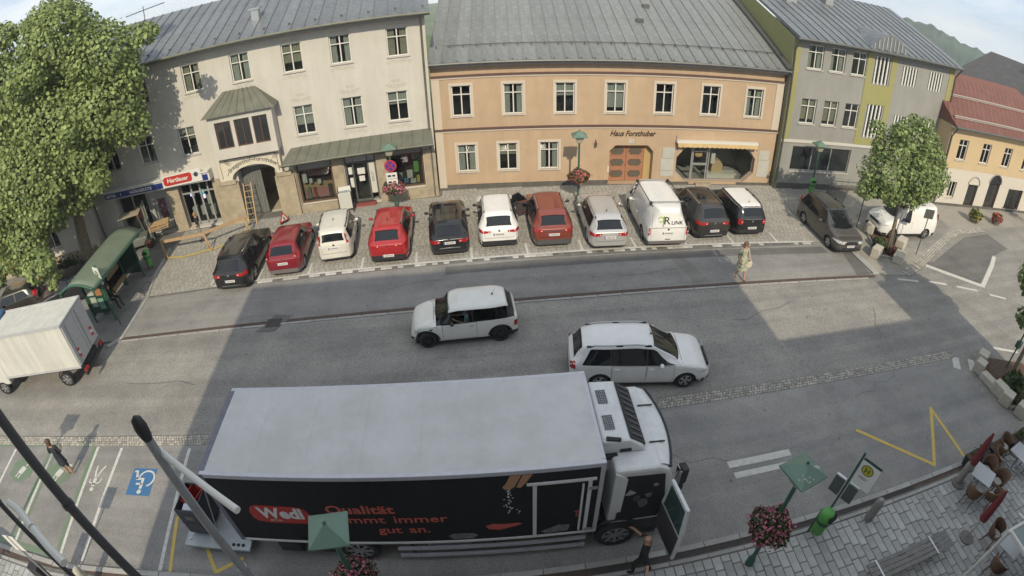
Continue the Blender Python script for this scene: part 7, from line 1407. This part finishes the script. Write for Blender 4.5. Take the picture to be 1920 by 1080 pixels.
q = MB(); q.M = Matrix.Translation((0, -.22, 0)) @ Matrix.Rotation(R(11), 4, 'X').inverted(); q.box(-.3, .3, -.024, -.021, .85, 1.2).build('print', mat('print_slate', (.12, .16, .2), .6, col2=(.35, .38, .4), scale=8), ab); q = MB(); q.M = Matrix.Translation((0, -.22, 0)) @ Matrix.Rotation(R(11), 4, 'X').inverted(); q.box(.05, .28, -.024, -.021, .4, .75).box(-.28, -.02, -.024, -.021, .6, .64).build('print', mat('print_grey2', (.25, .25, .26), .6), ab)
fk = thing('forklift', 'small forklift with raised mast carrying a wooden pallet before the hearing shop', 'forklift', (-18.6, 24.9, 0), R(20)); FKM = mat('forklift_grey', (.14, .15, .13), .6, var=.2)
MB().box(-1.0, .5, -.45, .45, .25, .75).box(-1.05, -.5, -.45, .45, .75, 1.1).build('body', FKM, fk, bevel=.06); MB().box(-.5, -.1, -.25, .25, .75, .9).box(-.55, -.45, -.25, .25, .8, 1.25).build('seat', BLACKP, fk, bevel=.03)
for x in (.55, -.8):
    for y in (-.45, .45): add_wheel(fk, x, y, .3, .22, mat('rust_rim', (.2, .06, .04), .7), 5)
for y in (-.25, .25): MB().box(.68, .78, y-.04, y+.04, .1, 2.6).build('mast', FKM, fk); MB().box(.78, 1.8, y-.06, y+.06, .78, .83).build('fork', FKM, fk)
for y in (-.4, .4): MB().tube([(-.9, y, 1.1), (-.75, y, 2.1), (.35, y, 2.1), (.55, y, .75)], .03, 6).build('guard', FKM, fk)
MB().box(.68, .78, -.29, .29, 1.4, 1.5).box(.68, .78, -.29, .29, 2.5, 2.6).build('mast_bar', FKM, fk); MB().box(-.85, .45, -.45, .45, 2.1, 2.14).build('guard_roof', mat('guard_tan', (.34, .3, .22), .8), fk)
def pallet(label, loc, rz):
    t = thing('pallet', label, 'pallet', loc, rz)
    for k in range(5): MB().box(-.6, .6, -.4+k*.175, -.3+k*.175, .12, .144).build('plank', WOOD, t)
    for x in (-.55, 0, .55):
        for y in (-.36, -.05, .3): MB().box(x-.05, x+.05, y, y+.1, .022, .12).build('block', WOOD, t)
    for y in (-.36, -.05, .3): MB().box(-.6, .6, y, y+.1, 0, .022).build('runner', WOOD, t)
    return t
pallet('wooden pallet lifted on the forklift before the hearing shop', (-17.35, 25.35, .84), R(20)); pallet('wooden pallet lying on top of the lifted pallet', (-17.35, 25.35, .99), R(24))
for (lb, x, y, m, h) in (('tan metal sign seen from behind at the island tree', 20.5, 20.85, CRM, 2.4), ('slim grey signpost among the island stones', 20.65, 18.0, STEEL, 2.6), ('slim dark signpost on the corner before the white van', 22.6, 17.8, ZINC, 2.6)):
    t = thing('signpost', lb, 'sign', (x, y, 0), R(-20)); MB().tube([(0, 0, 0), (0, 0, h)], .03, 6).build('pole', ZINC, t); MB().box(-.28, .28, -.02, .02, h-.5, h).build('plate', m, t)
lamp_r = thing('signpost', 'green post with a small green box at the right edge crossing', 'sign', (20.7, 9.05, 0)); MB().tube([(0, 0, 0), (0, 0, 2.4)], .035, 6).build('pole', GREENM, lamp_r); MB().box(-.12, .12, -.1, .1, 1.1, 1.4).build('box', GREENM, lamp_r)
pb = thing('red_flower_pole', 'red flower tower on a pole at the right edge of the far pavement', 'flower pot', (38.2, 20.3, 0)); MB().tube([(0, 0, 0), (0, 0, 1.6)], .04, 6).build('pole', GREENM, pb); P = RNG.normal(0, 1, (500, 3))*np.array((.3, .3, .5))+np.array((0, 0, 1.8)); leaf_mesh('blossoms', P, P-np.array((0, 0, 1.8)), .14, RDP, pb)
fpl = thing('planter_trough', 'low stone planter with shrubs under the big tree', 'planter', (-23.1, 22.9, 0), R(10)); MB().box(-1.0, 1.0, -.3, .3, 0, .45).build('trough', STONEW, fpl, bevel=.03); P = RNG.normal(0, 1, (500, 3))*np.array((.5, .15, .18))+np.array((0, 0, .6)); leaf_mesh('leaves', P, np.tile((0, 0, 1.), (500, 1)), .14, GRN, fpl)
# ------------------------------------------------------------------ people
SKIN = mat('skin', (.42, .25, .17), .6); 
def person(label, loc, rz, mats, pose=None, hair=(.05, .03, .02), hairlen=0.0, bald=False, dress=None, scale=1.0, lean=0.0):
    """local +x is where the person faces. mats: dict(torso, arm, leg, shoe)"""
    J = dict(pel=(0, 0, .95, .125), wai=(.01, 0, 1.10, .115), che=(.0, 0, 1.30, .135), nck=(-.01, 0, 1.475, .055), hd0=(.01, 0, 1.545, .07), hd1=(.02, 0, 1.62, .097), hd2=(.01, 0, 1.70, .075))
    for s, n in ((1, 'l'), (-1, 'r')):
        J['sh'+n] = (0, s*.175, 1.405, .062); J['el'+n] = (-.02, s*.235, 1.14, .042); J['wr'+n] = (.06, s*.245, .90, .03); J['ha'+n] = (.08, s*.245, .82, .034)
        J['hi'+n] = (0, s*.095, .90, .095); J['kn'+n] = (.02, s*.10, .50, .062); J['an'+n] = (0, s*.10, .09, .042); J['to'+n] = (.15, s*.11, .04, .036)
    for k, v in (pose or {}).items(): J[k] = (*v, J[k][3]) if len(v) == 3 else v
    E = [('pel', 'wai', 'torso'), ('wai', 'che', 'torso'), ('che', 'nck', 'skin'), ('nck', 'hd0', 'skin'), ('hd0', 'hd1', 'skin'), ('hd1', 'hd2', 'skin')]
    for n in 'lr': E += [('che', 'sh'+n, 'torso'), ('sh'+n, 'el'+n, 'sleeve'), ('el'+n, 'wr'+n, 'arm'), ('wr'+n, 'ha'+n, 'skin'), ('pel', 'hi'+n, 'leg'), ('hi'+n, 'kn'+n, 'leg'), ('kn'+n, 'an'+n, 'calf'), ('an'+n, 'to'+n, 'shoe')]
    for n in 'lr':   # five fingers, thumb from the side of the palm
        w0 = Vector(J['wr'+n][:3]); h0 = Vector(J['ha'+n][:3]); d = (h0-w0).normalized(); s = 1 if n == 'l' else -1; side = d.cross(Vector((0, s, 0))).normalized() if abs(d.y) < .9 else Vector((1, 0, 0))
        for k in range(5):
            f = 'f%d%s' % (k, n)
            if k == 0: p1 = w0*.35+h0*.65+side*.045+d*.02; p2 = p1+side*.012+d*.035
            else: p1 = h0+side*(.03-.019*(k-1))+d*(.035); p2 = p1+d*(.045 if k != 4 else .03)+Vector((0, -s*.012, 0))
            J[f+'a'] = (*p1, .0105); J[f+'b'] = (*p2, .0085); E += [('ha'+n, f+'a', 'skin'), (f+'a', f+'b', 'skin')]
    names = list(J); me = bpy.data.meshes.new('body'); me.from_pydata([J[k][:3] for k in names], [(names.index(a), names.index(b)) for a, b, _ in E], [])
    o = bpy.data.objects.new('body_src', me); COL.objects.link(o); sk = o.modifiers.new('skin', 'SKIN'); sk.use_smooth_shade = True; ss = o.modifiers.new('sub', 'SUBSURF'); ss.levels = 1; ss.render_levels = 1
    for i, k in enumerate(names): v = me.skin_vertices[0].data[i]; v.radius = (J[k][3], J[k][3]); v.use_root = (k == 'pel')
    dg = bpy.context.evaluated_depsgraph_get(); bm = bpy.data.meshes.new_from_object(o.evaluated_get(dg)); bpy.data.objects.remove(o)
    slots = ['torso', 'sleeve', 'arm', 'leg', 'calf', 'shoe', 'skin']; bm.materials.clear()
    for s in slots: bm.materials.append(mats.get(s, SKIN))
    segs = [(np.array(J[a][:3]), np.array(J[b][:3]), slots.index(t_), (J[a][3]+J[b][3])/2) for a, b, t_ in E]
    for f in bm.polygons:
        c = np.array(f.center); best = 1e9
        for a, b, s, r in segs:
            t_ = np.clip(np.dot(c-a, b-a)/np.dot(b-a, b-a), 0, 1); dd = np.linalg.norm(c-(a+t_*(b-a)))-r
            if dd < best: best = dd; f.material_index = s
    bm.name = 'person'; t = thing('person', label, 'person', loc, rz); t.scale = (scale,)*3
    body = link('body', bm, None, t); bm.shade_smooth()
    hx, hy, hz = J['hd1'][:3]; HM = mat('hair_%d' % int(hair[0]*1000), hair, .7)
    MB().sphere((hx+.098, hy, hz-.01), .016, .014, .025, 8, 6).sphere((hx+.088, hy+.035, hz+.012), .012, .014, .01, 8, 6).sphere((hx+.088, hy-.035, hz+.012), .012, .014, .01, 8, 6).build('face', SKIN, body, smooth=60); MB().sphere((hx, hy+.1, hz-.005), .02, .014, .03, 8, 6).sphere((hx, hy-.1, hz-.005), .02, .014, .03, 8, 6).build('ear', SKIN, body, smooth=60)
    if not bald:
        b = MB(); b.sphere((hx-.022, hy, hz+.035), .105, .112, .10, 14, 9)
        if hairlen: b.sphere((hx-.06, hy, hz-.06), .07, .095, .06+hairlen, 12, 8)
        b.build('hair', HM, body, smooth=60)
    if dress:
        zt, zb_, r0, r1, m_ = dress; px, py = J['pel'][:2]; n = 28
        b = MB(); b.rings([[((r0+(r1-r0)*u)*(1+.05*u*math.sin(k*5*2*math.pi/n))*math.cos(2*math.pi*k/n)*.85+px, (r0+(r1-r0)*u)*(1+.05*u*math.sin(k*5*2*math.pi/n))*math.sin(2*math.pi*k/n)+py, zt+(zb_-zt)*u) for k in range(n)] for u in (0, .25, .5, .75, 1)], True, False, False); b.build('dress_skirt', m_, body, smooth=True)
    return t
DRS = mat('floral_dress', (.56, .53, .42), .85, col2=(.05, .10, .05), scale=11); NAVY = mat('navy_cloth', (.022, .026, .038), .85); BLKC = mat('black_cloth', (.014, .014, .015), .85); SHOEW = mat('white_shoe', (.55, .54, .5), .6); SHOEB = mat('black_shoe', (.02, .02, .02), .6); SAND = mat('sandal', (.2, .13, .08), .7); JEAN = mat('dark_trousers', (.03, .032, .04), .85)
# woman in a floral dress walking towards the camera
person('woman in a green and cream floral dress walking across the service lane', (10.95, 17.0, .0), R(-78), dict(torso=DRS, sleeve=DRS, shoe=SAND), dict(knl=(.12, .1, .52), anl=(.17, .1, .09), tol=(.32, .11, .04), knr=(.02, -.1, .5), anr=(-.2, -.1, .14), tor=(-.07, -.11, .06), elr=(-.06, -.26, 1.12), wrr=(.1, -.24, .93), har=(.15, -.22, .9), ell=(.02, .27, 1.14), wrl=(.16, .2, .98), hal=(.22, .16, .98)), hair=(.12, .07, .035), hairlen=.08, dress=(1.15, .52, .15, .29, DRS), scale=1.03)
bag = thing('handbag', 'pale handbag carried by the woman in the floral dress', 'bag', (11.22, 16.92, .62), R(15)); MB().box(-.15, .15, -.06, .06, 0, .28).build('bag_body', mat('bag_cream', (.52, .47, .36), .7), bag, bevel=.03); MB().tube([(-.1, 0, .27), (-.06, 0, .42), (.06, 0, .42), (.1, 0, .27)], .012, 6).build('strap', mat('bag_cream', (.52, .47, .36), .7), bag)
# truck driver walking to the open door
person('bald man in black t-shirt and trousers walking beside the truck door', (3.2, 5.45, .0), R(150), dict(torso=BLKC, sleeve=BLKC, leg=BLKC, calf=BLKC, shoe=SHOEB), dict(knl=(.16, .1, .54), anl=(.12, .1, .12), tol=(.27, .11, .08), knr=(-.02, -.1, .5), anr=(-.26, -.1, .14), tor=(-.14, -.11, .05), ell=(-.14, .36, 1.2), wrl=(-.2, .58, 1.06), hal=(-.21, .66, 1.04), elr=(.16, -.30, 1.2), wrr=(.36, -.34, 1.3), har=(.43, -.34, 1.34)), bald=True, scale=1.0)
# person in navy on the charging bays
person('person in navy shirt and shorts standing on the charging bay', (-13.9, 8.97, .0), R(100), dict(torso=NAVY, sleeve=NAVY, leg=NAVY, shoe=SHOEW), dict(wrl=(.2, .2, 1.12), hal=(.26, .16, 1.16), wrr=(.2, -.2, 1.15), har=(.26, -.16, 1.19), ell=(-.02, .25, 1.13), elr=(-.02, -.25, 1.13)), hair=(.09, .05, .03), hairlen=.03, dress=(1.0, .62, .15, .19, NAVY), scale=.98)
# seated in the shelter
person('person in dark clothes sitting on the bus shelter bench', (-17.2, 18.95, -.42), R(-15), dict(torso=BLKC, sleeve=BLKC, arm=BLKC, leg=JEAN, calf=JEAN, shoe=SHOEB), dict(hil=(.05, .1, .93), hir=(.05, -.1, .93), knl=(.45, .13, .93), knr=(.45, -.13, .93), anl=(.47, .13, .52), anr=(.47, -.13, .52), tol=(.62, .14, .48), tor=(.62, -.14, .48), wrl=(.25, .18, 1.06), hal=(.33, .15, 1.05), wrr=(.25, -.18, 1.06), har=(.33, -.15, 1.05)), hair=(.04, .03, .02))
person('worker in black with rolled sleeves before the hearing shop door', (-14.4, 24.6, 0), R(215), dict(torso=BLKC, sleeve=BLKC, leg=mat('work_trousers', (.26, .23, .17), .85), calf=mat('work_trousers', (.26, .23, .17), .85), shoe=SHOEB), dict(wrl=(.25, .2, 1.0), hal=(.32, .18, 1.0), ell=(.0, .26, 1.13)), hair=(.3, .17, .08))
REDC = mat('red_workwear', (.45, .05, .05), .8)
person('worker in a red top standing behind the forklift mast', (-18.6, 25.6, .55), R(-60), dict(torso=REDC, sleeve=REDC, leg=JEAN, calf=JEAN, shoe=SHOEB), dict(wrl=(.25, .2, 1.1), hal=(.32, .18, 1.12), ell=(.0, .26, 1.13)), hair=(.05, .03, .02), scale=.98)
# driver in the white hatchback (seated, in the car's frame)
dl = MINI.matrix_basis @ Vector((-.12, -.36, -.38)); dl = Vector((-.44, 15.35, 0)) + Matrix.Rotation(R(181.5), 3, 'Z') @ Vector((-.14, .36, -.42))
person('driver in a light blue shirt at the wheel of the white hatchback', dl, R(181.5), dict(torso=mat('pale_blue_shirt', (.33, .48, .52), .8), sleeve=mat('pale_blue_shirt', (.33, .48, .52), .8), leg=JEAN, calf=JEAN, shoe=SHOEB), dict(hil=(.05, .1, .95), hir=(.05, -.1, .95), knl=(.42, .13, 1.0), knr=(.42, -.13, 1.0), anl=(.6, .13, .7), anr=(.6, -.13, .7), tol=(.68, .14, .74), tor=(.68, -.14, .74), ell=(.12, .25, 1.2), wrl=(.4, .17, 1.27), hal=(.47, .14, 1.3), elr=(.12, -.25, 1.2), wrr=(.4, -.17, 1.27), har=(.47, -.14, 1.3)), hair=(.15, .09, .04), scale=.98)
# ------------------------------------------------------------------ text curves become meshes so that each is a plain mesh object
for o in [o for o in bpy.data.objects if o.type == 'FONT']:
    me = bpy.data.meshes.new_from_object(o); me.name = o.name; q = bpy.data.objects.new(o.name + '_m', me); COL.objects.link(q); q.parent = o.parent; q.matrix_basis = o.matrix_basis.copy(); nm = o.name; bpy.data.objects.remove(o); q.name = nm.split('.')[0]
# ------------------------------------------------------------------ thin summer haze over town and valley
hz = bpy.data.materials.new('haze_air'); hz.use_nodes = True; n = hz.node_tree; n.nodes.clear(); o_ = n.nodes.new('ShaderNodeOutputMaterial'); pv_ = n.nodes.new('ShaderNodeVolumePrincipled')
pv_.inputs['Color'].default_value = (.86, .92, 1.0, 1); pv_.inputs['Density'].default_value = .0007; pv_.inputs['Anisotropy'].default_value = 0.0; n.links.new(pv_.outputs[0], o_.inputs['Volume'])
ho = MB().box(-720, 720, -720, 760, -40, 22).build('haze', hz); ho['kind'] = 'stuff'; ho['label'] = 'thin summer haze in the air over town and valley'
